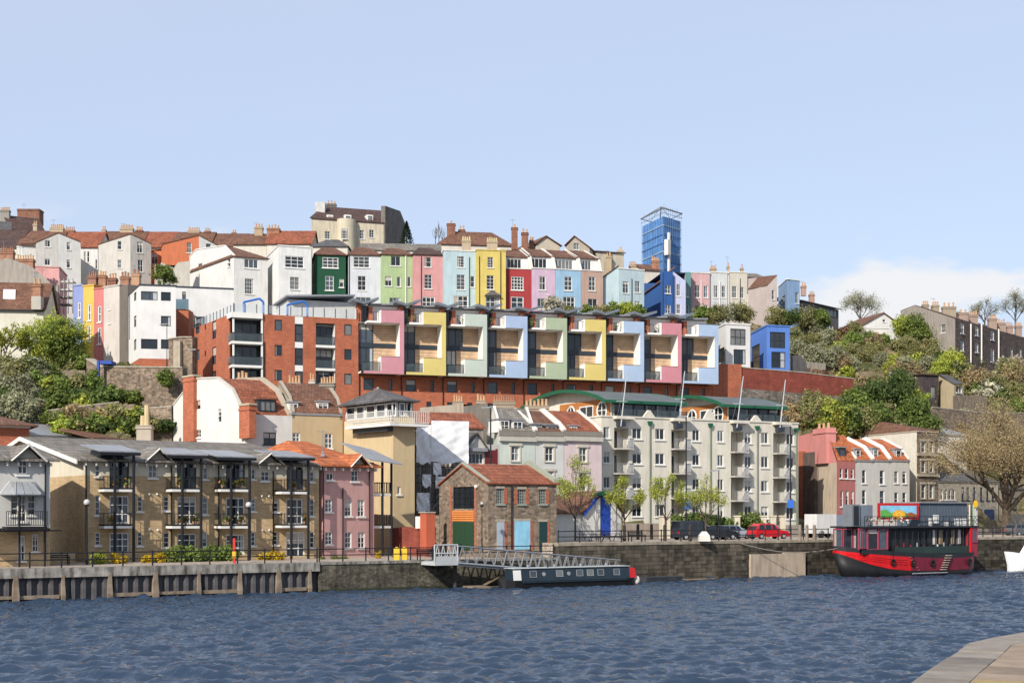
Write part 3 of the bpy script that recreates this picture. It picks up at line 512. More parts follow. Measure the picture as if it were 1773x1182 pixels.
upper('cobalt and pale blue end house of the upper row', 'A4', 1587, 279, 1673, 281, 565, '#86abd6', [(1643, 655, 1665, 730, 1, 2), (1643, 760, 1665, 830, 1, 2)], BL=(1527, 289), zb=38, Lw=[(1552, 680, 1570, 720, 1, 1), (1552, 780, 1570, 820, 1, 1)], coping=WHITE)
# --- houses and roofs behind the painted row
GR = 'old houses on the hilltop behind the painted row'
def back(label, R, x0, D0, x1, D1, ye, yr, kind, wallm, rm, wins={}, zb=38, BL=None, depth=10, ch=[], fr=.5, hip=.35, name='hilltop_house', over=.3):
    b = Bld(name, label, 'house', R, x0, D0, x1, D1, zb, depth, BL, GR); zt = b.z(x0, ye)
    zr = (b.z(x1, yr) if kind == 'monox' else b.z((x0+x1)/2, yr) if kind == 'gabley' else ZZ(R, yr, b.D+depth*fr))
    b.walls(wallm, zt, kind, zr, wins, fr=fr); b.roof(rm, kind, zt, zr, over, hip, fr)
    for c in ch: chimney(b.root, R, *c)
    return b
CRM = stucco('#e6dfd0'); GRY = stucco('#c9c6c0'); WHT = stucco('#ecebe7'); ORG = stucco('#d9713a')
back('grey rendered half of a twin-gabled white house far up the hill', 'A1', 245, 256, 395, 257, 318, 250, 'monox', GRY, TILE_BR, {'F': [(305, 300, 342, 345, 2, 1), (305, 425, 342, 470, 2, 1)]}, over=.1)
back('white half of a twin-gabled house far up the hill', 'A1', 396, 257, 549, 259, 250, 314, 'monox', WHT, TILE_BR, {'F': [(455, 312, 480, 365, 1, 2), (455, 432, 480, 487, 1, 2)]}, over=.1)
back('low white lean-to wing beside the twin-gabled white house', 'A1', 150, 258, 245, 259, 335, 300, 'mono', WHT, TILE_BR)
back('white recessed link house with narrow paired windows', 'A1', 551, 268, 668, 268, 352, 250, 'gable', WHT, TILE_RED, {'F': [(572, 375, 586, 450, 1, 2), (594, 375, 610, 450, 1, 2), (650, 430, 664, 495, 1, 2)]})
back('cream half of a twin-gabled house beside the orange house', 'A1', 672, 256, 890, 257, 330, 258, 'monox', stucco('#e9e2d6'), TILE_BR, {'F': [(802, 305, 830, 362, 1, 2), (802, 432, 830, 490, 1, 2)]}, over=.1)
back('stained, shade-grey half of a twin-gabled house beside the orange house', 'A1', 891, 257, 1031, 259, 258, 325, 'monox', stucco('#bdb8b0', .35), TILE_BR, {'F': [(935, 310, 972, 385, 2, 2), (940, 432, 975, 515, 2, 2)]}, over=.1)  # greyer than the cream half: shade put into the flat wall's colour
back('orange rendered house high on the hill', 'A1', 1110, 258, 1356, 260, 328, 266, 'monox', ORG, TILE_BR, {'F': [(1275, 315, 1308, 385, 1, 2)]}, over=.1)
back('white sloping-roofed half joined to the orange house', 'A1', 1357, 260, 1500, 262, 268, 345, 'monox', WHT, TILE_BR, {'F': [(1405, 322, 1440, 350, 1, 1)]}, over=.1)
back('small orange wing with a white sash window', 'A1', 1030, 262, 1108, 262, 365, 330, 'mono', ORG, TILE_BR, {'F': [(1033, 385, 1076, 462, 2, 2)]})
for i, (x0, x1, ye, yr, tm) in enumerate([(-120, 130, 330, 232, TILE_DK), (132, 400, 325, 240, TILE_BR), (402, 690, 340, 246, TILE_RED), (692, 960, 340, 243, TILE_BR), (962, 1170, 350, 246, TILE_RED), (1172, 1430, 335, 248, TILE_BR), (1432, 1660, 345, 258, TILE_BR), (1662, 1900, 345, 262, TILE_RED)]):
    chs = {0: [], 1: [(340, 215, 430, 255, 291, 7, stucco('#b8a283'))], 2: [(440, 232, 505, 270, 291, 5, BRICK_R)], 3: [(695, 228, 720, 250, 291, 3, stucco('#b8a283')), (818, 218, 905, 250, 291, 8, stucco('#b8a283'))], 4: [(925, 232, 970, 260, 291, 4, BRICK_D)], 5: [(1280, 235, 1360, 262, 291, 7, stucco('#b8a283')), (1395, 238, 1432, 262, 291, 3, BRICK_D)], 6: [(1580, 250, 1610, 275, 293, 2, BRICK_D)], 7: [(1735, 235, 1773, 280, 293, 3, stucco('#b39a78'))]}[i]
    back(['dark tiled hilltop roof below the skyline chimney stack', 'brown hilltop roof with seven pale pots behind the grey-white gables', 'red hilltop roof with brick stack behind the white link house', 'brown hilltop roof with eight pots behind the cream twin gable', 'red hilltop roof with dark brick stack left of the orange house', 'brown hilltop roof with pale pots behind the orange house', 'plain brown hilltop roof with one small brick stack', 'red hilltop roof ending at the mansion'][i], 'A1', x0, 286, x1, 286, ye, yr, 'gable', CRM, tm, ch=chs, depth=11)
# skyline at the far left
b = back('dark gabled stone house on the skyline beside a brick stack', 'A1', 70, 318, 300, 322, 225, 150, 'gable', stucco('#8d8273'), TILE_DK, depth=12, zb=44)
chimney(b.root, 'A1', 0, 95, 62, 200, 322, 6, stucco('#8f8a80')); chimney(b.root, 'A1', 118, 88, 268, 150, 330, 0, BRICK_D, dep=3); chimney(b.root, 'A1', 225, 190, 252, 240, 312, 2, stucco('#b8a283'))
back('slate roofed house with white dormers at the skyline', 'A1', -100, 300, 75, 302, 235, 175, 'gable', CRM, SLATE, {}, depth=10, zb=44)
# low retaining wall and cream block left of the cream house
b = Bld('garden_wall', 'high cream garden wall below the orange house', 'wall', 'A1', 1062, 244, 1296, 246, 36, 2); b.walls(stucco('#d8d0c2', .4), b.z(1100, 462), prof={'F': [(1062, 540), (1100, 450), (1185, 488), (1215, 450), (1296, 440)]})
# mansion
b = Bld('mansion', 'large cream hilltop mansion with bowed front and dark slate roof', 'mansion', 'A2', 862, 292, 1356, 297, 44, BL=(1030, 311)); zt = b.z(1100, 208); zr = ZZ('A2', 130, 304)
b.walls(stucco('#dccfb0', .3), zt, 'gable', zr, {'F': [(955, 278, 990, 330, 2, 3), (1193, 270, 1225, 330, 2, 3), (1258, 268, 1290, 320, 2, 3)]}); b.roof(TILE_DK, 'gable', zt, zr, .25)
E = b.E['F']; u0, _ = E.hit('A2', 1037, 300); u1, _ = E.hit('A2', 1166, 300); m = MB(); c = (u0+u1)/2; R_ = (u1-u0)/2
pr = [(c-R_*math.cos(math.pi*i/12), -1.9*math.sin(math.pi*i/12)) for i in range(13)]
m.loft([[E.pt(u, z, o) for u, o in pr] for z in (b.zb, zt+.25)], closed=False, caps=False); m.poly([E.pt(u, zt+.25, o) for u, o in pr]); m.build('bow_front', stucco('#dccfb0', .3), b.root, smooth=True)
z0 = E.hit('A2', 1072, 340)[1]; z1 = E.hit('A2', 1072, 268)[1]; window(b.root, E, [E.hit('A2', 1053, 300)[0], E.hit('A2', 1092, 300)[0], z0, z1], 4, 4, off=-2.05, rev=.1)
for x0, x1 in ((970, 1012), (1090, 1136), (1240, 1285)):
    u0, z0 = E.hit('A2', x0, 210, 1); u1, z1 = E.hit('A2', x1, 167, 1); d = MB(); E.bx(d, u0, u1, z0, z1, 1, 4.2); d.build('dormer', WHITE, b.root); window(b.root, E, [u0+.2, u1-.2, z0+.15, z1-.2], 2, 2, off=.86, rev=.1, sill=False)
ER = b.E['R']; m = MB(); zc = ZZ('A2', 104, 297); m.prism([ER.pt(0, b.zb, -.35), ER.pt(0, zc, -.35), ER.pt(ER.L*.75, ZZ('A2', 118, 308), -.35), ER.pt(ER.L, ZZ('A2', 195, 312), -.35), ER.pt(ER.L, b.zb, -.35)], ER.n3()*.9); m.build('end_wall', mat('mansion_stone', (.15, .135, .12), .9, .3, .5, .3), b.root)  # end wall stone, darkened in colour because it faces away from the sun
m = MB(); boxat(m, 'A2', 888, 78, 955, 215, 297, 2.5); m.build('chimney', mat('mansion_stack', (.5, .5, .48), .9, .2, .8, .3), b.root); chimney(b.root, 'A2', 966, 92, 1030, 150, 303, 3, mat('mansion_stone', (.2, .2, .2)))
# red tile roofs just behind the white and green houses
b = back('red tiled roof behind the white and green houses', 'A2', 560, 262, 862, 262, 368, 280, 'gable', CRM, TILE_RED, ch=[(560, 258, 645, 320, 266, 4, BRICK_R)], depth=10)
back('brown tiled roof with single chimney behind the cream house', 'A2', 330, 264, 558, 264, 372, 300, 'gable', CRM, TILE_BR, ch=[(475, 250, 530, 310, 268, 3, stucco('#b39a78'))])
back('low grey slate roof behind the pale lilac house', 'A2', 864, 258, 1110, 258, 385, 340, 'hip', CRM, SLATE)
back('low grey roof with yellow pots behind green and pink houses', 'A3', -60, 256, 480, 257, 290, 250, 'gable', OFFW, TILE_GR)
b = back('long hipped brown roof with tall brick stacks behind the yellow house', 'A3', 470, 268, 975, 270, 250, 170, 'hip', CRM, TILE_BR, hip=.25, ch=[(527, 108, 583, 205, 272, 1, BRICK_D), (607, 150, 650, 182, 274, 2, BRICK_D), (630, 222, 690, 255, 262, 4, stucco('#b8a283'), 0, None, stucco('#d8c48a')), (800, 228, 872, 262, 262, 5, stucco('#b8a283'), 0, None, stucco('#d8c48a')), (967, 135, 1010, 240, 262, 1, BRICK_D), (1036, 170, 1082, 275, 260, 2, BRICK_D), (1090, 225, 1120, 275, 262, 2, BRICK_R)], zb=40)
back('cream gabled house with white bargeboards behind the mauve house', 'A3', 1138, 262, 1300, 264, 250, 196, 'gabley', stucco('#d8cbb2'), TILE_BR, fr=.4, depth=14, zb=40)
back('stone gabled house with long red roof behind the blue house', 'A3', 1340, 258, 1500, 260, 262, 196, 'gabley', stucco('#cfc0a6', .3), TILE_RED, {'F': [(1393, 240, 1430, 285, 2, 2)]}, BL=(1530, 282), fr=.38, zb=40, ch=[(1615, 330, 1650, 400, 262, 2, stucco('#b39a78')), (1690, 290, 1735, 360, 268, 1, stucco('#c2b69c'))])
back('cream stone end house with chimneys beyond the tan house', 'A3', 1560, 262, 1735, 264, 300, 275, 'mono', stucco('#c8bca3', .35), TILE_DK, zb=40, depth=8)
back('brown lean-to roof with orange chimney pots left of the strong blue house', 'A4', 615, 270, 720, 271, 505, 470, 'gable', CRM, TILE_BR, ch=[(665, 440, 715, 500, 272, 4, BRICK_R), (512, 470, 555, 500, 268, 4, stucco('#b39a78'))], zb=42)
back('low grey roof line with chimneys behind the pink and cream upper houses', 'A4', 1000, 292, 1420, 294, 545, 525, 'gable', CRM, TILE_GR, ch=[(1065, 492, 1105, 530, 294, 5, stucco('#b39a78')), (1178, 480, 1194, 525, 290, 1, stucco('#b39a78')), (1270, 490, 1290, 520, 290, 1, stucco('#b39a78'))], zb=44)
# --- the sheeted tower block far behind
b = Bld('tower_block', 'tall tower block wrapped in blue scaffold netting', 'tower', 'A4', 742, 450, 860, 458, 50, BL=(600, 466)); net = mat('blue_netting', (.085, .215, .48), .75, .3, .35, .3, bump=.3); zt = ZZ('A4', 145, 452)
zs = [zt-i*2.85 for i in range(12)]; mb = MB()
for e in 'FRBL': wall_panel(mb, b.E[e], b.zb, [(0, zt), (b.E[e].L, zt)], [])
mb.poly([Vector((p.x, p.y, zt)) for p in b.q]); mb.build('netting', net, b.root)
for e in 'FL':
    E = b.E[e]
    for i, z in enumerate(zs[1:9]):
        m = MB(); E.bx(m, 0, E.L, z-.12, z+.12, -.25, -.02); m.build('scaffold_lift', mat('net_band', (.06, .16, .38), .8) if i % 3 else mat('net_band_pale', (.35, .42, .5), .8), b.root)
    for k in range(9):
        u = E.L*k/8; m = MB(); m.tube(E.pt(u, b.zb, -.3), E.pt(u, zt+random.uniform(1.5, 4.5), -.3), .05, n=4); m.build('scaffold_pole', mat('pole_blue', (.16, .27, .45), .6), b.root)
    for z in (zt+1.1, zt+2.4): m = MB(); m.tube(E.pt(-.6, z, -.3), E.pt(E.L+.6, z, -.3), .09, n=4); m.build('scaffold_rail', LEAD, b.root)
m = MB(); c = sum(b.q, Vector((0, 0)))/4; zz = zt+4.2
for p, q in zip(grow(b.q, .6), grow(b.q, .6)[1:]+grow(b.q, .6)[:1]): m.tube(Vector((p.x, p.y, zt+2.6)), Vector((q.x, q.y, zt+2.6)), .16, n=4); m.tube(Vector((p.x, p.y, zt+2.6)), Vector((c.x, c.y, zz+1.6)), .16, n=4); m.tube(Vector(((p.x+q.x)/2, (p.y+q.y)/2, zt+2.6)), Vector((c.x, c.y, zz+1.6)), .1, n=4)
m.build('roof_frame', LEAD, b.root)
E = b.E['F']; u, z0 = E.hit('A4', 766, 490); _, z1 = E.hit('A4', 766, 250); m = MB(); E.bx(m, u-.35, u+.35, b.zb, z1, -1.2, -.5); m.build('hoist_mast', WHITE, b.root); m = MB(); E.bx(m, u-2, u-.36, z1-7.5, z1-2.5, -1.8, -.35); m.build('hoist_cage', OFFW, b.root)
# ================================================================ MIDDLE OF THE HILL
BALG = mat('balustrade_glass', (.06, .08, .09), .08, .2, 1, spec=.5); BALG.node_tree.nodes['Principled BSDF'].inputs['Alpha'].default_value = .45
# --- red brick apartment block
GRAPH = dict(fm=ANTH, sill=False, bar=.08)
b = Bld('apartment_block', 'red brick apartment block with corner balconies and roof terrace', 'apartments', 'A2', 330, 175, 1184, 181, 16, BL=(50, 191)); RB = b
E = b.E['F']; EL = b.E['L']; zt = b.z(330, 832); fl = [zt-.6, b.z(430, 1030), b.z(430, 1203)]; H = fl[0]-fl[1]
uc1, _ = E.hit('A2', 528, 900); ub0, _ = E.hit('A2', 893, 900); ub1, _ = E.hit('A2', 1026, 900); us0, _ = E.hit('A2', 750, 900); us1, _ = E.hit('A2', 806, 900)
def gw(x0, y0, x1, y1, c=1, r=1): return (x0, y0, x1, y1, c, r, GRAPH)
extra = {'F': [(0, uc1, fl[1]-2*H+.25-.2, zt-.62), (ub0, ub1, fl[1]-2*H+.1, zt-.75), (us0, us1, fl[1]-2*H, zt)], 'L': [(EL.L-1.6, EL.L, fl[1]-2*H+.05, zt-.62)]}
wf = []; 
for k in range(3):
    dy = [0, 172, 342][k]
    wf += [gw(613, 880+dy, 663, 954+dy), gw(1088, 912+dy*.98, 1138, 986+dy*.98)]
wl = []
for k in range(3):
    dy = [0, 180, 350][k]
    wl += [gw(73, 905+dy, 100, 975+dy), gw(187, 890+dy*.97, 213, 1010+dy*.97, 1, 2), gw(135, 912+dy, 145, 948+dy)]
b.walls(BRICK_R, zt, 'flat', None, {'F': wf, 'L': wl}, extra=extra, rev=.14)
m = MB(); m.poly([Vector((p.x, p.y, zt-.03)) for p in b.q]); m.build('roof_deck', LEAD, b.root)
rec = MB(); E.bx(rec, .2, uc1, fl[1]-2*H, zt-.7, 1.7, 1.75); E.bx(rec, uc1-.05, uc1, fl[1]-2*H, zt-.7, .15, 1.7); rec.build('balcony_wall', ANTH, b.root)
rec = MB(); E.bx(rec, ub0, ub1, fl[1]-2*H, zt-.7, 1.35, 1.4); E.bx(rec, ub1-.06, ub1-.005, fl[1]-2*H, zt-.75, .15, 1.35); E.bx(rec, ub0+.005, ub0+.06, fl[1]-2*H, zt-.75, .15, 1.35); rec.build('balcony_wall', WHITE, b.root)
for k in range(3):
    zf = fl[1]-(k-0)*H if k else fl[1]
    zf = fl[1]-k*H
    for (u0, u1, off, o1) in ((-.25, uc1, -.25, 1.7), (ub0, ub1, -.08, 1.35)):
        s = MB(); E.bx(s, u0, u1, zf-.32, zf, off, o1); bal = s.build('balcony_slab', WHITE, b.root)
        g = MB(); E.bx(g, u0+.05, u1-.05, zf+.05, zf+1.05, off+.06, off+.1); 
        if u0 < 0: EL.bx(g, EL.L-1.7, EL.L+.1, zf+.05, zf+1.05, off+.06, off+.1)
        g.build('glass_balustrade', BALG, bal)
        r = MB(); E.bx(r, u0, u1, zf+1.05, zf+1.11, off+.04, off+.12); r.build('handrail', DARK, bal)
        oo = 1.5 if u0 < 0 else 1.16
        window(b.root, E, [max(u0, .3)+.1, u1-.12, zf+.05, zf+H-.45], 3, 1, fm=ANTH, off=oo-.1, rev=.16, sill=False, gl=random.choice([0, 1, 4]), bar=.09, name='glazed_door')
    s = MB(); E.bx(s, us0, us1, zf-.5, zf+.25, .02, .2); s.build('white_panel', WHITE, b.root); window(b.root, E, [us0+.02, us1-.02, zf+.25, zf+H-.5], 1, 2, **GRAPH)
s = MB(); E.bx(s, us0, us1, fl[0]-.5+.1, zt, .02, .2); s.build('white_panel', WHITE, b.root)
s = MB(); E.bx(s, -.3, uc1, zt-.62, zt+.06, -.3, 1.8); EL.bx(s, EL.L-1.7, EL.L+.28, zt-.62, zt+.055, -.3, .3); s.build('corner_canopy', WHITE, b.root)
for u in (-.1, uc1-.15): s = MB(); E.bx(s, u, u+.22, fl[1]-2*H, zt-.62, -.12, .1); s.build('white_post', WHITE, b.root)
b.pipe('F', 540, 1030, 1300)
RAILG = mat('rail_glass', (.5, .56, .6), .1, .1, 1); RAILG.node_tree.nodes['Principled BSDF'].inputs['Alpha'].default_value = .22
def glassrail(root, E, u0, u1, z, off, h=1.15, step=1.5, name='railing_post', gm=None):
    n = max(1, round((u1-u0)/step))
    for i in range(n+1): p = MB(); u = u0+(u1-u0)*i/n; E.bx(p, u-.04, u+.04, z, z+h+.05, off-.04, off+.04); p.build(name, DARK, root)
    g = MB(); E.bx(g, u0, u1, z+.1, z+h, off-.012, off+.012); g.build('glass_panel', gm or RAILG, root)
glassrail(b.root, E, .1, E.L-.1, zt+.06, .25); glassrail(b.root, EL, .1, EL.L-.3, zt, .25)
ph = MB(); q = [E.pt(3, 0, 4.5), E.pt(E.L, 0, 4.5)]; z1 = ZZ('A2', 770, 186); E.bx(ph, 8, E.L+1, zt, z1, 4.5, 12); ph.build('penthouse_wall', stucco('#e4e2dc'), b.root)
ph = MB(); ph.prism([E.pt(7.5, z1+.15, 3.4), E.pt(E.L+.5, z1+.75, 3.4), E.pt(E.L+.5, z1+.2, 12), E.pt(7.5, z1+.1, 12)], (0, 0, .22)); ph.build('penthouse_roof', LEAD, b.root)
for x0, x1, yt in ((402, 536, 738), (700, 836, 757)):
    a = E.hit('A2', x0, 800, 1.2)[0]; c, zc = E.hit('A2', x1, yt, 1.2); m = MB(); zz0 = zc-.55
    for p, q in (((a, zt), (a, zz0)), ((a, zz0), (c-.5, zc)), ((c-.5, zc), (c, zc-.4)), ((c, zc-.4), (c, zt))): m.tube(E.pt(p[0], p[1], 1.2), E.pt(q[0], q[1], 1.2), .15, n=6)
    m.build('blue_steel_frame', mat('blue_steel', (.035, .15, .48), .4, .1, 1), b.root)
# --- nine townhouse units with coloured box frames
UE = Edge(XY('P', 620.5, 181.0), XY('P', 1233, 196.5)); zT = ZZ('P', 539.5, 181.5); zB = ZZ('P', 649, 181.5); zM = (zT+zB)/2-.2; UW = UE.L/9
cols = [('dusty pink', '#cf8795'), ('yellow', '#e6cf62'), ('pale mint', '#c6d5c8'), ('cornflower blue', '#a5bfe4'), ('sage green', '#a9b996'), ('yellow', '#e6cd5c'), ('pale blue', '#aac4e6'), ('rose pink', '#d0808e'), ('light blue', '#aac6ea')]
nb = ['next to the red brick block', 'between pink and mint frames', 'between yellow and cornflower frames', 'between mint and sage frames', 'between cornflower and yellow frames', 'between sage and pale blue frames', 'between yellow and rose frames', 'between two blue frames', 'at the end beside the white cube house']
WIM = mat('soffit_white', (.78, .76, .72), .7, .04, 1); p_ = 2.0; zlev = [zB+.25, zB+.25+(zT-1.9-zB-.25)/2]
for i in range(9):
    cn, cx = cols[i]; u = UE.L*i/9; w = UW; mc = stucco(cx, .05); E = UE
    zlo = 15.5
    rt = thing('townhouse', f'townhouse with {cn} box frame balcony {nb[i]}', 'townhouse', E.pt(u+w/2, zlo), 'row of coloured-frame townhouses')
    ROOTS.append((*E.pt(u, 0).xy, zlo+1)); ROOTS.append((*E.pt(u, 0, 8).xy, zlo+6))
    zbox = zT-1.62; zb2 = zB+2.25
    # red brick lower storeys with windows
    mb = MB(); EE = Edge(E.pt(u, 0).xy, E.pt(u+w, 0).xy); hs = []
    for (a, c, z0, z1) in ((.12, .36, zB-2.0, zB-.45), (.72, .80, zB-2.0, zB-.45), (.12, .3, zB-4.9, zB-3.3), (.62, .74, zB-4.9, zB-3.3)): hs.append([a*w, c*w, z0, z1])
    wall_panel(mb, EE, zlo, [(0, zB), (w, zB)], hs); mb.poly([EE.pt(0, zB-.01, 0), EE.pt(w, zB-.01, 0), EE.pt(w, zB-.01, 9), EE.pt(0, zB-.01, 9)]); mb.build('brick_wall', BRICK_R, rt)
    for h in hs: window(rt, EE, h, 1, 1, **GRAPH)
    d = MB(); d.tube(EE.pt(.1, zB-9, -.1), EE.pt(.1, zB, -.1), .07); d.build('drainpipe', DARK, rt)
    # recessed back wall: glazing left, timber right
    yb = .4; mb = MB(); EE.bx(mb, 0, w, zB, zbox+.1, yb+.1, yb+.3); mb.build('back_wall', ANTH, rt); mb = MB(); EE.bx(mb, .005, w-.005, zbox+.1, zbox+.2, -.1, 9); mb.build('roof_deck', LEAD, rt)
    gsp = .36 if i % 3 != 2 else .52
    for k, (z0, z1) in enumerate(((zB+.15, zM-.28), (zM+.28, zbox+.2))):
        window(rt, EE, [.02*w, w*(gsp if k else .36), z0, z1], 3 if gsp > .4 else 2, 1, fm=ANTH, off=yb-.1, rev=.16, sill=False, gl=random.choice([1, 2, 4, 4]), bar=.09, name='glazing')
        t = MB(); n = 8; a0 = w*(gsp if k else .36)+.03
        for j in range(n): zz = z0+(z1-z0)*j/n; EE.bx(t, a0, .92*w, zz, zz+(z1-z0)/n-.03, yb+.02, yb+.09)
        t.build('timber_cladding', TIMBER, rt)
    t = MB(); EE.bx(t, 0, .9*w, zM-.28, zM+.28, yb-.08, yb+.08); t.build('floor_band', ANTH, rt)
    # coloured C-shaped frame: top box, fin, bottom box
    f = MB(); EE.bx(f, .90*w, w-.02, zB+.02, zT-.002, -p_, yb+.1); EE.bx(f, .46*w, .9*w, zB+.35, zb2, -p_, -p_+.22); EE.bx(f, .46*w, .46*w+.15, zB+.35, zb2, -p_+.22, .1)
    EE.bx(f, .46*w, .9*w, zbox, zT, -p_, -p_+.22); EE.bx(f, .46*w, .46*w+.2, zbox, zT, -p_+.22, yb); EE.bx(f, .15*w, .9*w, zbox-.02, zbox+.22, -p_+.3, yb+.1); EE.bx(f, .0*w, .9*w, zB+.12, zB+.34, -p_+.3, .4)
    fr = f.build('box_frame', WIM, rt)
    c = MB(); o0 = -p_-.05; o1 = -p_-.003
    EE.bx(c, .46*w, .895*w, zbox, zT+.02, o0, o1); EE.bx(c, .895*w, w-.02, zB+.02, zT+.02, o0, o1); EE.bx(c, .46*w, .895*w, zB+.36, zb2, o0, o1); EE.bx(c, .05*w, .895*w, zB+.02, zB+.355, o0, o1); c.build('coloured_face', mc, fr)
    t = MB(); EE.bx(t, .46*w, w, zT+.022, zT+.07, -p_-.08, -p_+.3); EE.bx(t, .46*w, .9*w, zb2+.002, zb2+.05, -p_-.08, -p_+.28); t.build('cap_flashing', DARK, fr)
    g = MB(); EE.bx(g, .03*w, .455*w, zB+.36, zB+1.5, -p_+.34, -p_+.37); g.build('glass_balustrade', BALG, rt)
    g = MB(); EE.bx(g, .03*w, .455*w, zB+1.5, zB+1.56, -p_+.31, -p_+.4); EE.bx(g, .0*w, .47*w, zB+.1, zB+.4, -p_+.2, -p_+.29); g.build('balcony_edge', DARK, rt)
    # roof terrace: white back wall, brick piers, butterfly canopy, thin rails
    zr_ = zT+1.05; s = MB(); EE.bx(s, .005, w-.005, zbox+.2, zr_, 1.9, 2.2); s.build('penthouse_wall', WIM, rt)
    for a in (.0, .27): s = MB(); EE.bx(s, a*w+.01, a*w+.5, zbox+.2, zT+.95-.2*(a > 0), .6, 1.8); s.build('brick_pier', BRICK_R, rt)
    window(rt, EE, [.1*w, .27*w, zbox+.25, zr_-.2], 2, 1, fm=ANTH, off=1.3, rev=.16, sill=False, gl=2, bar=.08, name='terrace_door')
    s = MB(); zc = zT+1.0
    for (a, za), (c2, zc2) in (((-.14, zc+.32), (.12, zc-.12)), ((.12, zc-.12), (.46, zc+.55))): s.prism([EE.pt(a*w, za, -.5), EE.pt(c2*w, zc2, -.5), EE.pt(c2*w, zc2+.12, 3.2), EE.pt(a*w, za+.12, 3.2)], (0, 0, .34))
    s.build('butterfly_canopy', mat('canopy_metal', (.14, .16, .19), .45, .1, 1), rt)
    s = MB(); s.prism([EE.pt(.3*w, zr_+.0, 1.2), EE.pt(.99*w, zr_+.2, 1.2), EE.pt(.99*w, zr_+.2, 7), EE.pt(.3*w, zr_+.0, 7)], (0, 0, .2)); s.build('penthouse_roof', LEAD, rt)
    for k in range(4): s = MB(); uu = (.05+.12*k)*w; EE.bx(s, uu, uu+.05, zbox+.2, zbox+1.35, -p_+.4, -p_+.45); s.build('rail_post', DARK, rt)
    s = MB(); EE.bx(s, .03*w, .46*w, zbox+1.33, zbox+1.38, -p_+.39, -p_+.46); s.build('terrace_rail', DARK, rt)
    for k in range(random.randint(0, 3)):
        uu = random.uniform(.08, .4)*w; zf = random.choice([zbox+.2, zB+.36]); o = -p_+.75; s = MB(); s.tube(EE.pt(uu, zf, o), EE.pt(uu, zf+.4, o), .16, .22, 7)
        for q in range(40): c = EE.pt(uu+random.gauss(0, .2), zf+.45+abs(random.gauss(.2, .25)), o+random.gauss(0, .18)); d = Vector((random.gauss(0, 1), random.gauss(0, 1), random.gauss(0, 1))).normalized()*.1; e = d.orthogonal().normalized()*.07; s.poly([c-d, c-e, c+d, c+e], 1)
        s.build('potted_plant', [ANTH, mat('pot_leaf', (.10, .15, .04), .8, .3, 5)], rt)
# --- white and blue cube houses at the right end
b = Bld('cube_house', 'white flat-roofed modern house with dark square windows', 'house', 'A4', 1168, 199, 1336, 200.3, 22, BL=(985, 214)); zt = b.z(1168, 870)
b.walls(stucco('#eeece8', .08), zt, wins={'F': [(1200, 903, 1305, 1015, 3, 2, GRAPH), (1222, 1043, 1305, 1145, 2, 1, GRAPH)], 'L': [(1093, 1040, 1160, 1136, 2, 1, GRAPH)]}, coping=WHITE)
b = Bld('cube_house', 'bright blue flat-roofed modern house with dark windows', 'house', 'A4', 1449, 203, 1606, 204.2, 22, BL=(1337, 213)); zt = b.z(1449, 882)
b.walls(stucco('#4f83dc', .08), zt, wins={'F': [(1470, 925, 1575, 1035, 3, 2, GRAPH), (1480, 1060, 1575, 1170, 2, 2, GRAPH)], 'L': [(1345, 1015, 1400, 1180, 1, 2, GRAPH)]}, coping=stucco('#4f83dc'))
# long brick retaining wall
def freewall(name, label, R, pts, zb, m, th=.5, cat='wall', cop=None):
    a = PT(R, *pts[0]); rt = thing(name, label, cat, (a.x, a.y, zb))
    mb = MB(); c = MB()
    for p, q in zip(pts, pts[1:]):
        A, B = PT(R, *p), PT(R, *q); d = (B-A).xy.normalized(); n = Vector((-d.y, d.x, 0))*th
        A0, B0 = Vector((A.x, A.y, zb)), Vector((B.x, B.y, zb)); mb.prism([A0, B0, B, A], n)
        k = n*.12; c.prism([A-k, B-k, B+n+k, A+n+k], (0, 0, .14)); ROOTS.append((A.x, A.y, zb+.8)); ROOTS.append((B.x, B.y, zb+.8))
    mb.build('masonry', m, rt)
    if cop: c.build('coping', cop, rt)
    return rt
freewall('retaining_wall', 'long red brick retaining wall below the blue cube house', 'P', [(1233, 630, 197), (1300, 638, 199.5), (1390, 645, 203), (1478, 656, 207)], 17.5, BRICK_D, .6, cop=CONC)
freewall('brick_wall', 'red brick base wall under the white cube house', 'P', [(1233.5, 630, 196.6), (1284, 630.5, 198.6)], 15, BRICK_R, .4)
freewall('retaining_wall', 'low dark stone wall under the brick retaining wall', 'P', [(1284, 672, 196), (1480, 688, 203)], 14, RUBBLE_G, .5)
# ================================================================ LEFT SHOULDER OF THE HILL
b = Bld('cream_house', 'large cream house with red tiled roof and brick chimney', 'house', 'A1', -160, 188, 300, 189.2, 22, 10); zt = b.z(100, 778); zr = ZZ('A1', 600, 194)
b.walls(stucco('#ece5cf', .1), zt, 'gable', zr); b.roof(TILE_BR, 'gable', zt, zr, .3, fascia=DARK); chimney(b.root, 'A1', 215, 600, 276, 690, 188.5, 2, BRICK_R)
m = MB(); boxat(m, 'A1', 213, 680, 278, 770, 188.2, 1.2); m.build('chimney_base', stucco('#b9b2a6'), b.root)
m = MB(); E = b.E['F']; u0, z0 = E.hit('A1', 20, 715, 1.6); u1, z1 = E.hit('A1', 122, 655, 3.2); m.prism([E.pt(u0, z0+.3, 1.6), E.pt(u1, z0+.3, 1.6), E.pt(u1-.3, z1+.3, 3.2), E.pt(u0-.3, z1+.3, 3.2)], (0, 0, .1)); m.build('skylight', mat('skylight', (.5, .55, .56), .1), b.root)
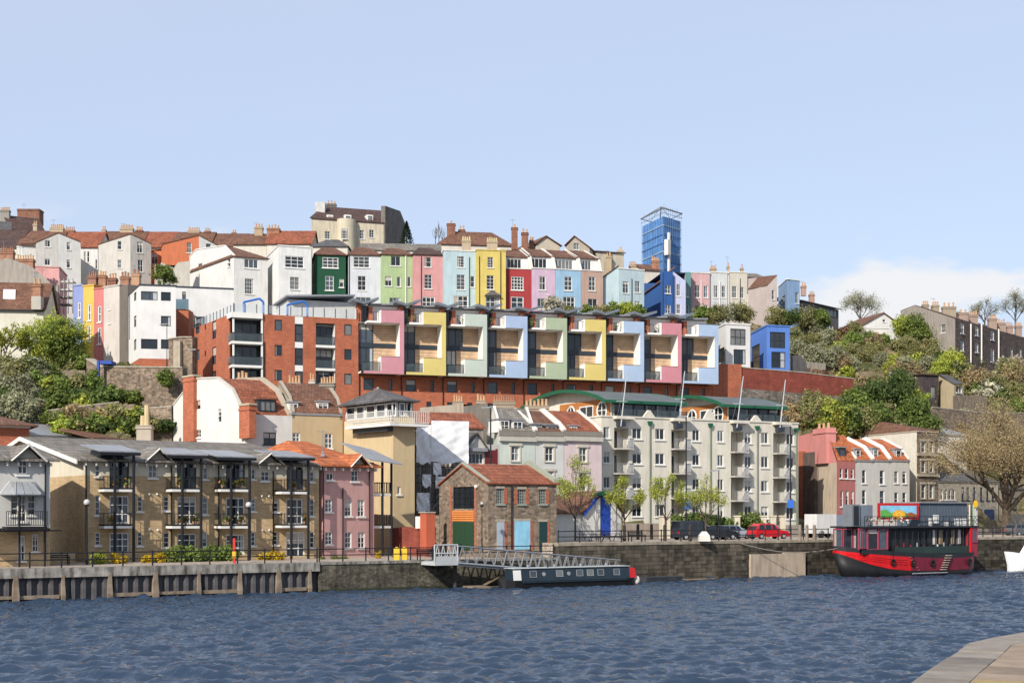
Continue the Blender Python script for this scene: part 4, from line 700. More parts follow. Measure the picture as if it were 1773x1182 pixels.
b = Bld('grey_gable_house', 'grey rendered gable wall rising behind the cream house', 'house', 'A1', -200, 204, 345, 206, 24, 8); zt = b.z(345, 600); b.walls(stucco('#a89e92', .4), zt, prof={'F': [(-200, 520), (45, 418), (200, 470), (270, 520), (345, 590)], 'B': [(-200, 520), (45, 418), (345, 590)]}); chimney(b.root, 'A1', 105, 430, 225, 475, 210, 7, BRICK_R, potm=stucco('#d8b488'))
b = Bld('white_house', 'white house with red brick chimney row at the hill edge', 'house', 'A1', -160, 226, 100, 228, 28, 8); b.walls(stucco('#e4ddd2'), b.z(50, 362)); b.roof(TILE_DK, 'mono', b.zt, b.zt+3.4); chimney(b.root, 'A1', 0, 378, 88, 410, 222, 6, BRICK_R, potm=BRICK_R)
b = Bld('pink_house', 'salmon pink house wall behind the grey gable', 'house', 'A1', 240, 214, 404, 214.6, 26, 8); b.walls(stucco('#e3a09c'), b.z(300, 482), coping=stucco('#d99c98'))
GN = 'narrow coloured houses behind the green tree'
for lb, x0, x1, D0, D1, yt, c, ws in (('narrow periwinkle blue house', 500, 566, 204, 203, 612, '#8393cf', [(528, 720, 550, 830, 1, 2)]), ('narrow mustard yellow house with two white windows', 567, 641, 203, 202, 614, '#efb919', [(597, 735, 620, 848, 1, 2), (595, 880, 618, 990, 1, 2)]), ('narrow brick-pink house with two tall white windows', 642, 706, 202, 201, 634, '#cf716c', [(666, 745, 690, 858, 1, 2), (666, 893, 690, 1008, 1, 2)]), ('narrow greyish cream house beside the white modern house', 707, 815, 201, 199, 622, '#d5cbc3', [(742, 760, 752, 770, 1, 1), (742, 855, 752, 866, 1, 1)])):
    b = Bld('narrow_house', lb, 'house', 'A1', x0, D0, x1, D1, 25, 9, group=GN); b.walls(stucco(c), b.z(x0, yt), wins={'F': [w+(dict(bar=.16, gl=3),) for w in ws]}, coping=stucco(c))
    if x0 == 500: chimney(b.root, 'A1', 598, 545, 655, 600, 206, 4, BRICK_R, potm=BRICK_R); chimney(b.root, 'A1', 672, 540, 720, 600, 206, 3, BRICK_R)
    if x0 == 707: chimney(b.root, 'A1', 735, 560, 790, 612, 203, 3, BRICK_D); chimney(b.root, 'A1', 820, 550, 878, 605, 203, 3, BRICK_R, potm=BRICK_R); chimney(b.root, 'A1', 898, 530, 950, 605, 200, 2, stucco('#b98c68'), potm=BRICK_R)
b = Bld('dark_wall_house', 'dark stained side wall between cream house and white modern house', 'house', 'A1', 816, 197, 872, 195, 25, 7); b.walls(stucco('#736a62', .5), b.z(830, 612))
b = Bld('modern_house', 'white modern house with dark corner windows and brick plinth', 'house', 'A1', 955, 186, 1200, 187, 25, BL=(870, 196)); zt = b.z(955, 605); G2 = dict(fm=ANTH, sill=False, bar=.08)
b.walls(stucco('#f2f2f0', .06), zt, wins={'F': [(962, 648, 1075, 708, 2, 1, G2), (1098, 652, 1165, 712, 1, 1, G2), (1098, 815, 1165, 885, 1, 1, G2), (962, 972, 1075, 1040, 2, 1, G2), (1098, 975, 1165, 1040, 1, 1, G2)], 'L': [(913, 655, 930, 712, 1, 1, G2), (913, 815, 930, 890, 1, 1, G2), (913, 975, 930, 1048, 1, 1, G2), (878, 680, 886, 980, 1, 3, G2)]}, coping=ANTH)
m = MB(); b.E['F'].bx(m, -.06, b.E['F'].L+.06, b.zb-2, b.z(1000, 1105), -.08, .5); b.E['L'].bx(m, 0, b.E['L'].L-.06, b.zb-2, b.z(1000, 1105), -.08, .5); m.build('brick_plinth', BRICK_R, b.root)
b = Bld('modern_house', 'broad plain white flat-roofed house behind the white modern house', 'house', 'A1', 1200, 203, 1590, 205, 24, 9); b.walls(stucco('#f0f0ee', .06), b.z(1200, 618), wins={'F': [(1243, 650, 1268, 740, 1, 1, G2)]}, coping=ANTH)
m = MB(); boxat(m, 'A1', 1197, 770, 1286, 1000, 198, 3); m.build('red_wing', BRICK_R, b.root); window(b.root, Edge(XY('A1', 1197, 197.9), XY('A1', 1286, 197.9)), [3.95-.1-.25*0+.0, 5.6, ZZ('A1', 890, 198), ZZ('A1', 820, 198)] if False else [2.65*1.0, 4.3*1.0, ZZ('A1', 890, 198), ZZ('A1', 820, 198)], 1, 1, off=-.1, **G2)
m = MB(); boxat(m, 'A1', 1197, 700, 1286, 768, 197.8, .05); m.build('glass_balustrade', mat('balustrade_blue', (.10, .16, .20), .1, .1, 1), b.root)

sc = thing('scaffolding', 'scaffolding with white boards between pink and blue houses', 'scaffolding', tuple(PT('A1', 450, 745, 213)))
for x in (408, 435, 465, 497): m = MB(); m.tube(PT('A1', x, 800, 211), PT('A1', x, 560, 211), .07, n=5); m.build('pole', LEAD, sc)
for y in (585, 640, 690, 740): m = MB(); boxat(m, 'A1', 405, y-9, 500, y, 211.2, 1.5); m.build('board', OFFW if y < 650 else WOODD, sc)
freewall('ruined_wall', 'rubble stone wall stub beside the red brick block', 'A1', [(1150, 975, 181), (1230, 962, 180), (1312, 962, 179)], 18, RUBBLE, 1.0, cop=CONC)
m = freewall('stone_pier', 'pale stone pier set into the rubble wall stub', 'A1', [(1182, 985, 179.5), (1228, 985, 179.2)], 18, STONE, .8)
# stone retaining walls on the green slope
freewall('retaining_wall', 'tall rubble stone retaining wall on the left slope', 'A6', [(590, 85, 170), (680, 140, 167), (900, 140, 165), (1245, 145, 162)], 15.5, RUBBLE, .9, cop=CONC)
freewall('garden_wall', 'sloping low garden wall with pale coping on the left slope', 'A6', [(318, 440, 156), (560, 408, 157), (812, 380, 158)], 14.5, RUBBLE, .4, cop=CONC)
freewall('garden_wall', 'low rubble wall with ivy beside the white chimney house', 'A6', [(800, 436, 154), (980, 425, 153), (1170, 410, 152)], 12, RUBBLE, .4, cop=CONC)
# ================================================================ RIGHT SHOULDER OF THE HILL
b = Bld('glass_fronted_house', 'dark glass-fronted house with white lower roof', 'house', 'A5', 255, 288, 508, 300, 38, 12); zt = b.z(255, 322)
b.walls(stucco('#6e6a68'), zt, wins={'F': [(270, 358, 340, 412, 3, 1, G2), (345, 368, 420, 418, 3, 1, G2), (428, 380, 500, 425, 3, 1, G2), (430, 480, 470, 530, 2, 1)]}); b.roof(SLATE, 'mono', zt, zt+2.6, .6)
m = MB(); E = b.E['F']; u1, z1 = E.hit('A5', 425, 450, -2); m.prism([E.pt(-2, E.hit('A5', 262, 428, -2)[1], -2.5), E.pt(u1, z1, -2.5), E.pt(u1, z1+.8, 0), E.pt(-2, z1+1.9, 0)], (0, 0, .4)); m.build('white_lower_roof', WHITE, b.root); chimney(b.root, 'A5', 256, 218, 288, 245, 305, 2, stucco('#b08a78')); chimney(b.root, 'A5', 310, 275, 345, 300, 305, 3, stucco('#a5806e'))
for x in (418,): m = MB(); boxat(m, 'A5', x-8, 445, x+8, 560, 285, .4); m.build('white_post', WHITE, b.root)
b = Bld('garden_shed', 'small blue garden shed with brown roof', 'shed', 'A5', 335, 270, 411, 272, 38, 3); b.walls(stucco('#3f7fc0'), b.z(335, 478)); b.roof(TILE_DK, 'mono', b.zt, b.zt+.9, .4)
b = Bld('garage_house', 'white gabled garage with two wide doors on the slope', 'garage', 'A5', 632, 268, 852, 269, 36, 9); zt = b.z(640, 503); b.walls(stucco('#eceae4'), zt, coping=WHITE)
E = b.E['F']
for x0, x1 in ((645, 738), (750, 842)): r = b.rect('F', x0, 520, x1, 585); m = MB(); E.bx(m, r[0], r[1], r[2], r[3], -.06, .02); m.build('garage_door', OFFW, b.root)
g = Bld('white_gable_house', 'white gabled bungalow above the garage', 'house', 'A5', 685, 276, 928, 278, 38, 10); zt = g.z(690, 482); zr = g.z(812, 402); g.walls(stucco('#f0eee9'), zt, 'gabley', zr, {'F': [(808, 445, 828, 463, 1, 1)]}, fr=.52); g.roof(TILE_BR, 'gabley', zt, zr, .3, fr=.52)
b = Bld('stone_terrace', 'long dark stone terrace with lit-toned grey gable end and chimneys', 'terrace', 'A5', 1305, 250, 1840, 282, 28, BL=(932, 264)); zt = b.z(1305, 442); WP = []
for x, w, ya, yb2 in ((1340, 24, 470, 540), (1440, 22, 490, 555), (1545, 24, 520, 585), (1340, 24, 590, 660), (1440, 22, 605, 670), (1545, 24, 640, 735), (1680, 16, 640, 700), (1740, 16, 640, 700)): WP.append((x, ya, x+w, yb2, 1, 2))
b.walls(mat('shaded_pennant_stone', (.115, .085, .075), .95, .25, .5, .25, 'rubble', .4, p2=(.11, .09, .08)), zt, wins={'F': WP, 'L': [(1205, 480, 1236, 536, 1, 2)]}, prof={'L': [(932, 388), (1030, 350), (1305, 442)]})  # stone colour darkened further to carry the shade on the front
m = MB(); E = b.E['L']; pr = sorted(E.hit('A5', *p) for p in [(932, 388), (1030, 350), (1305, 442)]); hole = b.rect('L', 1205, 480, 1236, 536)
EE = Edge(b.BL-E.n*.04, b.FL-E.n*.04); wall_panel(m, EE, b.zb, pr, [hole], rev=.2); m.build('lit_gable_render', stucco('#9d9288', .35), b.root)  # paler sheet over the gable, its lit look put into the colour
mb = MB(); zr = pr[1][1]; mid = E.pt(pr[1][0], zr); d3 = b.E['F'].t3()*b.E['F'].L; mb.prism([E.pt(0, pr[0][1]), mid, mid+d3, E.pt(0, pr[0][1])+d3], (0, 0, .12)); mb.prism([mid, E.pt(E.L, pr[2][1]), E.pt(E.L, pr[2][1])+d3, mid+d3], (0, 0, .12)); mb.build('roof', TILE_DK, b.root)
for x in (1407, 1480, 1597): b.pipe('F', x, 475 if x < 1500 else 470+40, 740, WHITE, .14)
for (x0, y0, x1, y1, D, n) in ((1085, 345, 1125, 372, 264, 3), (1150, 350, 1195, 378, 264, 3), (1220, 360, 1310, 420, 262, 3), (1330, 400, 1395, 440, 262, 2), (1400, 415, 1460, 460, 264, 4), (1535, 440, 1590, 520, 268, 3), (1598, 470, 1650, 520, 270, 3), (1660, 490, 1700, 540, 274, 3), (1720, 490, 1760, 540, 277, 3)): chimney(b.root, 'A5', x0, y0, x1, y1, D, n, stucco('#a3897a') if x0 > 1320 else stucco('#a08f78'))
GS = 'sheds on the right slope'
b = Bld('shed', 'grey concrete lean-to shed with dark door', 'shed', 'A5', 958, 222, 1080, 223, 20, 4, group=GS); b.walls(stucco('#a99a88', .4), b.z(960, 850), wins={'F': [(1060, 890, 1085, 975, 1, 1, G2)]}); b.roof(CONC, 'mono', b.zt, b.zt+.9, .25)
b = Bld('shed', 'dark purple-brown timber shed with open front', 'shed', 'A5', 1085, 221, 1188, 222, 20, 4, group=GS); b.walls(mat('dark_shed', (.06, .045, .05), .9, .3, 2, .3), b.z(1090, 825), wins={'F': [(1135, 900, 1170, 980, 1, 1, G2)]}); b.roof(TILE_DK, 'mono', b.zt, b.zt+.4, .3)
b = Bld('shed', 'buff gabled shed with slate lean-to roof', 'shed', 'A5', 1298, 219, 1362, 222, 20, BL=(1192, 224), group=GS); b.walls(stucco('#c9b48a'), b.z(1300, 895), wins={'F': [(1310, 900, 1350, 945, 2, 1)]}, prof={'L': [(1192, 830), (1298, 895)], 'B': [(1362, 830), (1192, 830)]})
m = MB(); m.prism([Vector((b.BL.x, b.BL.y, ZZ('A5', 822, 224))), Vector((b.FL.x, b.FL.y, b.z(1298, 890))), Vector((b.FR.x, b.FR.y, b.z(1362, 888))), Vector((b.BR.x, b.BR.y, ZZ('A5', 826, 226)))], (0, 0, .14)); m.build('roof', SLATE, b.root)
freewall('garden_wall', 'grey stone terrace wall above the sheds', 'A5', [(848, 790, 228), (960, 800, 226), (1050, 815, 225)], 21, RUBBLE_G, .5)
freewall('garden_wall', 'long grey stone wall along the foot of the right slope', 'A5', [(1150, 1045, 208), (1450, 1080, 214), (1790, 1085, 222)], 14, RUBBLE, .5, cop=CONC)
freewall('garden_wall', 'pale stone garden wall beside the blue cube house', 'A5', [(195, 690, 209), (268, 690, 210), (275, 730, 211), (420, 745, 214)], 24, stucco('#b7a890', .4), .5)
freewall('paling_fence', 'weathered grey paling fence on the right slope', 'A5', [(1290, 965, 216), (1400, 960, 219), (1520, 962, 222)], 20, WOODD, .1, cat='fence')
# ================================================================ QUAYSIDE ROW, LEFT
CREAM = stucco('#e8ddc2', .1); BALM = mat('black_iron', (.012, .013, .016), .5, .1, 2)
METR = mat('zinc_roof', (.30, .31, .33), .45, .15, .8, .2, metal=.2)
def railing(E, u0, u1, z, off, par, h=1.05, step=.28, m=None, name='railing'):
    r = MB(); E.bx(r, u0, u1, z+h-.05, z+h, off-.03, off+.03); E.bx(r, u0, u1, z+.08, z+.13, off-.025, off+.025)
    n = max(2, int(abs(u1-u0)/step))
    for i in range(n+1): u = u0+(u1-u0)*i/n; E.bx(r, u-.02, u+.02, z+.1, z+h-.04, off-.02, off+.02)
    return r.build(name, m or BALM, par)
def balcony_tower(b, R, x0, x1, ys, zc, floors, doors=True, px_=None):
    """white-edged slabs on black posts under a zinc canopy"""
    E = b.E['F']; u0 = E.hit(R, x0, ys[0], -1.5)[0]; u1 = E.hit(R, x1, ys[0], -1.5)[0]; pr = 1.55
    for k, y in enumerate(ys):
        z = E.hit(R, (x0+x1)/2, y, -1.5)[1]; s = MB(); E.bx(s, u0, u1, z-.1, z+.1, -pr, -.003); bal = s.build('balcony', WHITE, b.root)
        s = MB(); E.bx(s, u0+.05, u1-.05, z+.101, z+.22, -pr+.03, -.02); s.build('deck', BALM, bal)
        railing(E, u0, u1, z+.1, -pr+.05, bal)
        for uu in (u0+.03, u1-.03):
            s = MB(); s.tube(E.pt(uu, z+1.12, -pr), E.pt(uu, z+1.12, 0), .03, n=5); s.tube(E.pt(uu, z+.22, -pr), E.pt(uu, z+.22, 0), .03, n=5)
            for j in range(1, 6): s.tube(E.pt(uu, z+.15, -pr*j/6), E.pt(uu, z+1.12, -pr*j/6), .014, n=4)
            s.build('side_railing', BALM, bal)
        pm = MB(); n = 0
        for j in range(random.randint(1, 4)):
            uu = random.uniform(u0+.3, u1-.3); rr = random.uniform(.12, .22)
            pm.tube(E.pt(uu, z+.2, -1.25), E.pt(uu, z+.48, -1.25), rr*.7, rr, 7)
            for q in range(26): 
                c = E.pt(uu+random.gauss(0, rr*.8), z+.5+abs(random.gauss(.15, .16)), -1.25+random.gauss(0, rr*.6)); d = Vector((random.gauss(0, 1), random.gauss(0, 1), random.gauss(0, 1))).normalized()*.1; e = d.orthogonal().normalized()*.08; pm.poly([c-d-e, c+d-e, c+d+e, c-d+e], random.choice([1, 1, 1, 2]))
        pm.build('potted_plants', [POT, LEAFM['mid'], mat('flower', (.5, .2, .05), .8)], bal)
    for uu in (u0+(u1-u0)*.34, u1-.1):
        s = MB(); s.tube(E.pt(uu, b.zb, -pr-.05), E.pt(uu, zc, -pr-.05), .12, n=8); s.build('post', BALM, b.root)
    s = MB(); s.prism([E.pt(u0-.5, zc+.02, -pr-.5), E.pt(u1+.35, zc+.02, -pr-.5), E.pt(u1+.35, zc+.75, 3.4), E.pt(u0-.5, zc+.75, 3.4)], (0, 0, .1)); s.build('canopy', METR, b.root)
    s = MB(); E.bx(s, u0-.5, u1+.35, zc-.22, zc+.015, -pr-.5, -pr-.3); 
    for uu in (u0, u1): s.box(E.pt(uu-.06, zc-.2, -pr), E.t3()*.12, E.n3()*(pr+1), (0, 0, .2))
    s.build('canopy_beam', BALM, b.root)
    s = MB(); z0 = b.zt-.2; E.bx(s, u0+.3, u1-.3, z0-1.5, zc+.35, .35, 3.2); s.build('dormer_wall', ANTH, b.root)
def pediment(b, R, x, yap, hw=1.25, m=None):
    E = b.E['F']; u, za = E.hit(R, x, yap, -.5); ze = b.zt+.05; g = MB(); hw = max(hw, .5)
    for s_ in (-1, 1): g.prism([E.pt(u, za, -.7), E.pt(u+s_*hw, ze, -.7), E.pt(u+s_*hw, ze, 2.5), E.pt(u, za, 4.5)], (0, 0, .1))
    o = g.build('gablet_roof', m or TILE_GR, b.root)
    g = MB(); g.poly([E.pt(u-hw*.85, ze, -.04), E.pt(u+hw*.85, ze, -.04), E.pt(u, za-.1, -.04)]); g.build('gablet_wall', CREAM, o)
    g = MB()
    for s_ in (-1, 1): g.tube(E.pt(u, za-.02, -.72), E.pt(u+s_*hw, ze-.02, -.72), .07, n=4)
    g.build('bargeboard', OFFW, o)
def brackets(b, m=None, step=.8):
    E = b.E['F']; n = int(E.L/step)
    for i in range(n+1): s = MB(); u = E.L*i/n; E.bx(s, u-.06, u+.06, b.zt-.32, b.zt-.05, -.42, -.003); s.build('eaves_bracket', m or OFFW, b.root)
LEAFM = {k: mat('leaf_'+k, [x*1.2 for x in c], .7, .15, 2, 0, 'island', p2=[x*1.2 for x in d], spec=.2) for k, c, d in (('spring', (.32, .34, .06), (.25, .29, .05)), ('mid', (.15, .19, .045), (.11, .15, .035)), ('dark', (.065, .10, .03), (.09, .12, .03)), ('olive', (.22, .21, .085), (.17, .165, .07)), ('brown', (.28, .21, .115), (.24, .185, .10)), ('gold', (.42, .30, .015), (.36, .25, .02)), ('grey', (.27, .27, .17), (.22, .225, .14)), ('redbrown', (.17, .09, .055), (.14, .08, .05)), ('conifer', (.02, .03, .016), (.02, .03, .016)), ('blossom', (.45, .42, .34), (.35, .34, .25)))}
# white house at the left edge
b = Bld('white_cottage', 'pale rendered quayside house with zinc canopied bay balcony', 'house', 'B1', -400, 100.6, 320, 105, ZL-.02, 14); zt = b.z(320, 222); zr = ZZ('B1', 118, 107.5)
b.walls(BRICK_Y, zt, 'gable', zr, {'F': [(110, 192, 178, 300, 2, 2, dict(bar=.12)), (70, 432, 118, 560, 1, 3), (118, 432, 165, 600, 2, 3), (175, 432, 225, 560, 1, 3), (207, 680, 247, 792, 2, 3), (115, 690, 160, 850, 2, 3)]}, split=(b.z(200, 655), stucco('#e0ddd4', .08)))
b.roof(TILE_GR, 'gable', zt, zr, .6); brackets(b); pediment(b, 'B1', 185, 112, 1.3); pediment(b, 'B1', -150, 112, 1.3); b.pipe('F', 288, 235, 850); E = b.E['F']
u0 = E.hit('B1', 40, 630, -1.3)[0]; u1 = E.hit('B1', 300, 630, -1.3)[0]; z = E.hit('B1', 150, 632, -1.3)[1]; s = MB(); E.bx(s, u0, u1, z-.15, z, -1.4, -.003); bal = s.build('balcony', BALM, b.root); railing(E, u0, u1, z, -1.35, bal, 1.15, .16)
s = MB(); zc = E.hit('B1', 170, 430, -1.3)[1]; zp = E.hit('B1', 130, 352, 0)[1]; um = (u0+u1)/2; A = [E.pt(u0-.15, zc, 0), E.pt(u0+.6, zc, -1.6), E.pt(u1-.5, zc, -1.6), E.pt(u1+.25, zc, 0)]; T = [E.pt(um-.9, zp, 0), E.pt(um-.5, zp, -.15), E.pt(um+.5, zp, -.15), E.pt(um+.9, zp, 0)]
for i in range(3): s.prism([A[i], A[i+1], T[i+1], T[i]], (0, 0, .07))
s.build('bay_canopy', METR, b.root); s = MB()
for i, k in ((0, 0), (1, 0), (1, .33), (1, .66), (2, 0), (3, 0)):
    p = A[i].lerp(A[min(i+1, 3)], k); q = T[i].lerp(T[min(i+1, 3)], k); s.tube(p+Vector((0, 0, .09)), q+Vector((0, 0, .09)), .045, n=5)
s.build('canopy_ribs', METR, b.root)
for u in (u0+.9, u1-.2): s = MB(); s.tube(E.pt(u, b.zb, -1.45), E.pt(u, zc, -1.45), .08, n=8); s.build('post', BALM, b.root)
s = MB(); z = E.hit('B1', 150, 655, -2)[1]; E.bx(s, u0-3, u1+.9, z-.1, z, -2.0, -1.85)
for i in range(22): uu = u0-2.8+i*.27; E.bx(s, uu, uu+.07, z+.002, z+.14, -2.2, -.1)
s.build('pergola', BALM, b.root)
m = MB(); E.bx(m, -1, E.L+.02, b.zb, E.hit('B1', 200, 660)[1], -.05, -.003); 
# the buff brick apartment row
b = Bld('brick_apartments', 'buff brick quayside apartment row with black balconies and grey roof', 'apartments', 'B1', 541, 112, 2040, 123.4, ZL-.02, BL=(-130, 138)); BB = b
zt = b.z(541, 217); zr = ZZ('B1', 70, 125); zsp = b.z(541, 303); E = b.E['F']
tw = [(665, 860), (1097, 1290), (1410, 1600)]
W = [(607, 432, 642, 560, 1, 3), (607, 670, 642, 752, 1, 3), (610, 240, 642, 312, 1, 2), (878, 440, 912, 535, 1, 3), (878, 667, 910, 755, 1, 3), (1045, 440, 1080, 530, 1, 3), (1045, 670, 1082, 765, 1, 3), (948, 238, 1005, 322, 2, 2), (1293, 445, 1330, 555, 1, 3), (1293, 667, 1325, 760, 1, 3), (1297, 255, 1330, 330, 1, 2), (1605, 455, 1635, 535, 1, 3), (1605, 668, 1632, 755, 1, 3), (1608, 265, 1632, 330, 1, 2)]
for k, (x0, x1) in enumerate(tw): 
    for y0, y1 in ((205, 385), (435, 612), (670, 800)): W.append((x0+35, y0+6*k, x1-35, y1+6*k, 3, 3, dict(sill=False, bar=.11) if y0 > 300 else dict(sill=False, gl=0, fm=ANTH)))
b.R = 'B6'; W6 = [(b.rect('F', *w[:4]), w) for w in [(210, 405, 246, 495, 1, 3), (210, 630, 242, 720, 1, 3), (458, 408, 490, 525, 1, 3), (458, 632, 490, 740, 1, 3), (458, 220, 488, 290, 1, 2), (125, 215, 182, 285, 2, 2), (298, 405, 412, 582, 3, 3, dict(sill=False, bar=.11)), (298, 632, 425, 800, 3, 3, dict(sill=False, bar=.11)), (300, 190, 412, 345, 3, 2, dict(sill=False, gl=0, fm=ANTH))]]; b.R = 'B1'
b.walls(BRICK_Y, zt, 'gable', zr, {'F': W}, split=(zsp, CREAM), extra={'F': [h for h, _ in W6]})
for h, w in W6: window(b.root, E, h, w[4], w[5], **(w[6] if len(w) > 6 else {}))
b.roof(TILE_GR, 'gable', zt, zr, .55); brackets(b)
s = MB(); EL = b.E['L']
for p, q in ((((0, zt), (EL.L/2, zr))), (((EL.L/2, zr), (EL.L, zt)))): s.prism([EL.pt(p[0], p[1]-.2, -.68), EL.pt(q[0], q[1]-.2, -.68), EL.pt(q[0], q[1]+.14, -.68), EL.pt(p[0], p[1]+.14, -.68)], EL.n3()*.1)
s.build('bargeboard', WHITE, b.root)
for x0, x1 in tw: balcony_tower(b, 'B1', x0, x1, (402, 636), E.hit('B1', (x0+x1)/2, 160+.045*(x0-665), -1.5)[1], 3)
balcony_tower(b, 'B6', 265, 452, (366, 596), E.hit('B6', 350, 128, -1.5)[1], 3)
pediment(b, 'B1', 1018, 133); pediment(b, 'B6', 192, 95)
for x in (549, 1093, 1396): b.pipe('F', x, 240, 860)
b.R = 'B6'; b.pipe('F', 207, 215, 800); b.pipe('F', 548, 215, 800)
# small wall lamps
for R, x, y in (('B1', 955, 425), ('B1', 1003, 425), ('B1', 955, 650), ('B1', 1008, 655), ('B6', 130, 388), ('B6', 178, 388), ('B6', 135, 620), ('B6', 180, 620)): s = MB(); u, z = E.hit(R, x, y); s.ball(E.pt(u, z, -.08), .1, 4); s.build('vent_cover', WHITE, b.root)
# pink building with orange roof
b = Bld('pink_apartments', 'dusky pink quayside building with orange tiled roof', 'apartments', 'B6', 553, 123.5, 897, 127.2, ZL-.02, 17); zt = b.z(700, 192); zr = ZZ('B6', 22, 131)
b.walls(stucco('#d29c95', .12), zt, wins={'F': [(563, 410, 613, 497, 2, 3), (563, 633, 613, 718, 2, 3), (572, 230, 620, 280, 2, 1), (742, 213, 790, 288, 2, 2), (698, 412, 745, 525, 2, 3), (785, 412, 832, 527, 2, 3), (698, 633, 745, 742, 2, 3), (787, 633, 835, 742, 2, 3)]})
b.roof(TILE_OR, 'hip', zt, zr, .55, .33); brackets(b); pediment(b, 'B6', 805, 105, 1.2, TILE_OR); b.pipe('F', 862, 215, 780); b.pipe('F', 680, 330, 780); chimney(b.root, 'B6', 542, 95, 552, 125, 126, 0, LEAD, dep=.3)
E = b.E['F']; ER = b.E['R']; zc = ER.hit('B6', 950, 172, -1)[1]
for y in (378, 600): 
    z = EL.hit('B6', 950, y)[1]; z = EYE+(HY-px('B6', 0, y)[1])/F*127; s = MB(); ER.bx(s, .3, 3.4, z-.1, z+.1, -2.3, -.003); bal = s.build('balcony', WHITE, b.root); railing(ER, .3, 3.4, z+.1, -2.25, bal); railing(E, E.L, E.L+2.3, z+.1, .35, bal)
for u, o in ((.35, -2.25), (.35, -1.2), (3.3, -2.25)): s = MB(); s.tube(ER.pt(u, b.zb, o), ER.pt(u, zc+.3, o), .12, n=8); s.build('post', BALM, b.root)
zc = EYE+(HY-px('B6', 0, 172)[1])/F*127; s = MB(); s.prism([ER.pt(-.5, zc, -2.9), ER.pt(4.2, zc+1.5, -2.9), ER.pt(4.2, zc+2.1, .8), ER.pt(-.5, zc+.35, .8)], (0, 0, .1)); s.build('canopy', METR, b.root)
# --- brick building and low roofs behind, far left
b = Bld('brick_building', 'red brick building with brown hipped roof behind the cottage', 'house', 'A6', -260, 139, 200, 142, 3, 12); zt = b.z(100, 552); b.walls(BRICK_R, zt, coping=WHITE); b.roof(TILE_BR, 'hip', zt+.1, ZZ('A6', 478, 146), .8, .4)
b = Bld('workshop', 'low grey sheet-roofed workshop behind the brick apartments', 'workshop', 'A6', 195, 146, 640, 153, 3, 9); b.walls(OFFW, b.z(300, 612)); b.roof(METR, 'mono', b.zt, b.zt+1.9, .2)
b = Bld('workshop', 'low rusty-roofed workshop with tall pale chimney pots', 'workshop', 'A6', 640, 146, 1180, 154, 3, 6); b.walls(OFFW, b.z(700, 634)); b.roof(TILE_BR, 'mono', b.zt, b.zt+1.2, .2); chimney(b.root, 'A6', 930, 540, 1030, 640, 146, 0, stucco('#b8aa96'))
for x, y in ((975, 470), (1002, 400)): s = MB(); s.tube(PT('A6', x, 545, 146.5), PT('A6', x, y, 146.5), .3, .26, 8); s.build('chimney_pot', stucco('#dcc08a'), b.root)
# --- white chimney house, beige house and beige tower
def dormer(b, R, x0, y0, x1, y1, off, dep, wm=None, fm=None, roofm=None, cols=2, rows=1, D=None, gl=None):
    E = b.E['F']; u0, z0 = E.hit(R, x0, y1, off); u1, z1 = E.hit(R, x1, y0, off); s = MB(); E.bx(s, u0, u1, z0, z1, off, off+dep); d = s.build('dormer', wm or OFFW, b.root)
    s = MB(); E.bx(s, u0-.12, u1+.12, z1+.002, z1+.12, off-.2, off+dep); s.build('dormer_roof', roofm or LEAD, d); window(b.root, E, [u0+.12, u1-.12, z0+.12, z1-.12], cols, rows, off=off-.18, rev=.16, fm=fm, sill=False, gl=gl)
def mansard(b, m, zt, zmid, zr, in1=1.1, fr=.5, parapet=None, m2=None):
    E = b.E['F']; mb = MB(); q = b.q; n = E.n
    def V(p, z): return Vector((p.x, p.y, z))
    FL, FR, BR, BL = q; v = (BL-FL); L = v.length; v = v/L; A1, A2 = FL+v*in1, FR+v*in1; M1, M2 = FL.lerp(BL, fr), FR.lerp(BR, fr)
    mb.prism([V(FL, zt), V(FR, zt), V(A2, zmid), V(A1, zmid)], (0, 0, .12)); mb.prism([V(A1, zmid), V(A2, zmid), V(M2, zr), V(M1, zr)], (0, 0, .12)); mb.prism([V(M1, zr), V(M2, zr), V(BR, zt), V(BL, zt)], (0, 0, .12)); mb.build('roof', m, b.root)
    for P, Q, M_, o in ((FL, BL, M1, .0), (FR, BR, M2, -.3)):
        s = MB(); t = E.t3(); A = P+v*in1; s.prism([V(P, zt-.5)+t*o, V(P, zt+.3)+t*o, V(A, zmid+.35)+t*o, V(M_, zr+.35)+t*o, V(Q, zt+.3)+t*o, V(Q, zt-.5)+t*o], t*.3); s.build('party_wall', parapet or OFFW, b.root)
b = Bld('white_house', 'white house with tall brick chimneys and curved gable end', 'house', 'B2', 530, 140, 850, 142.6, 4, BL=(40, 152)); zt = b.z(700, 388); Lp = [(40, 325), (105, 240), (190, 142), (340, 136), (440, 215), (490, 320), (530, 388)]
b.walls(stucco('#efece4', .08), zt, wins={'F': [(655, 505, 742, 586, 2, 2, dict(fm=ANTH))], 'L': [(197, 285, 225, 350, 1, 1, dict(sill=False)), (343, 345, 367, 437, 1, 2, dict(sill=False)), (190, 487, 228, 540, 2, 2)]}, prof={'L': Lp})
zr = ZZ('B2', 155, 147); zm = ZZ('B2', 280, 142.5); s = MB(); EL = b.E['L']; t = b.E['F'].t3(); Lz = sorted(EL.hit('B2', *p) for p in Lp)
for (a, za), (c, zc) in zip(Lz, Lz[1:]): s.prism([EL.pt(a, za, .12), EL.pt(c, zc, .12), EL.pt(c, zc, .12)+t*b.E['F'].L, EL.pt(a, za, .12)+t*b.E['F'].L], (0, 0, .02))
s.build('roof', TILE_RED, b.root)
cp = MB()
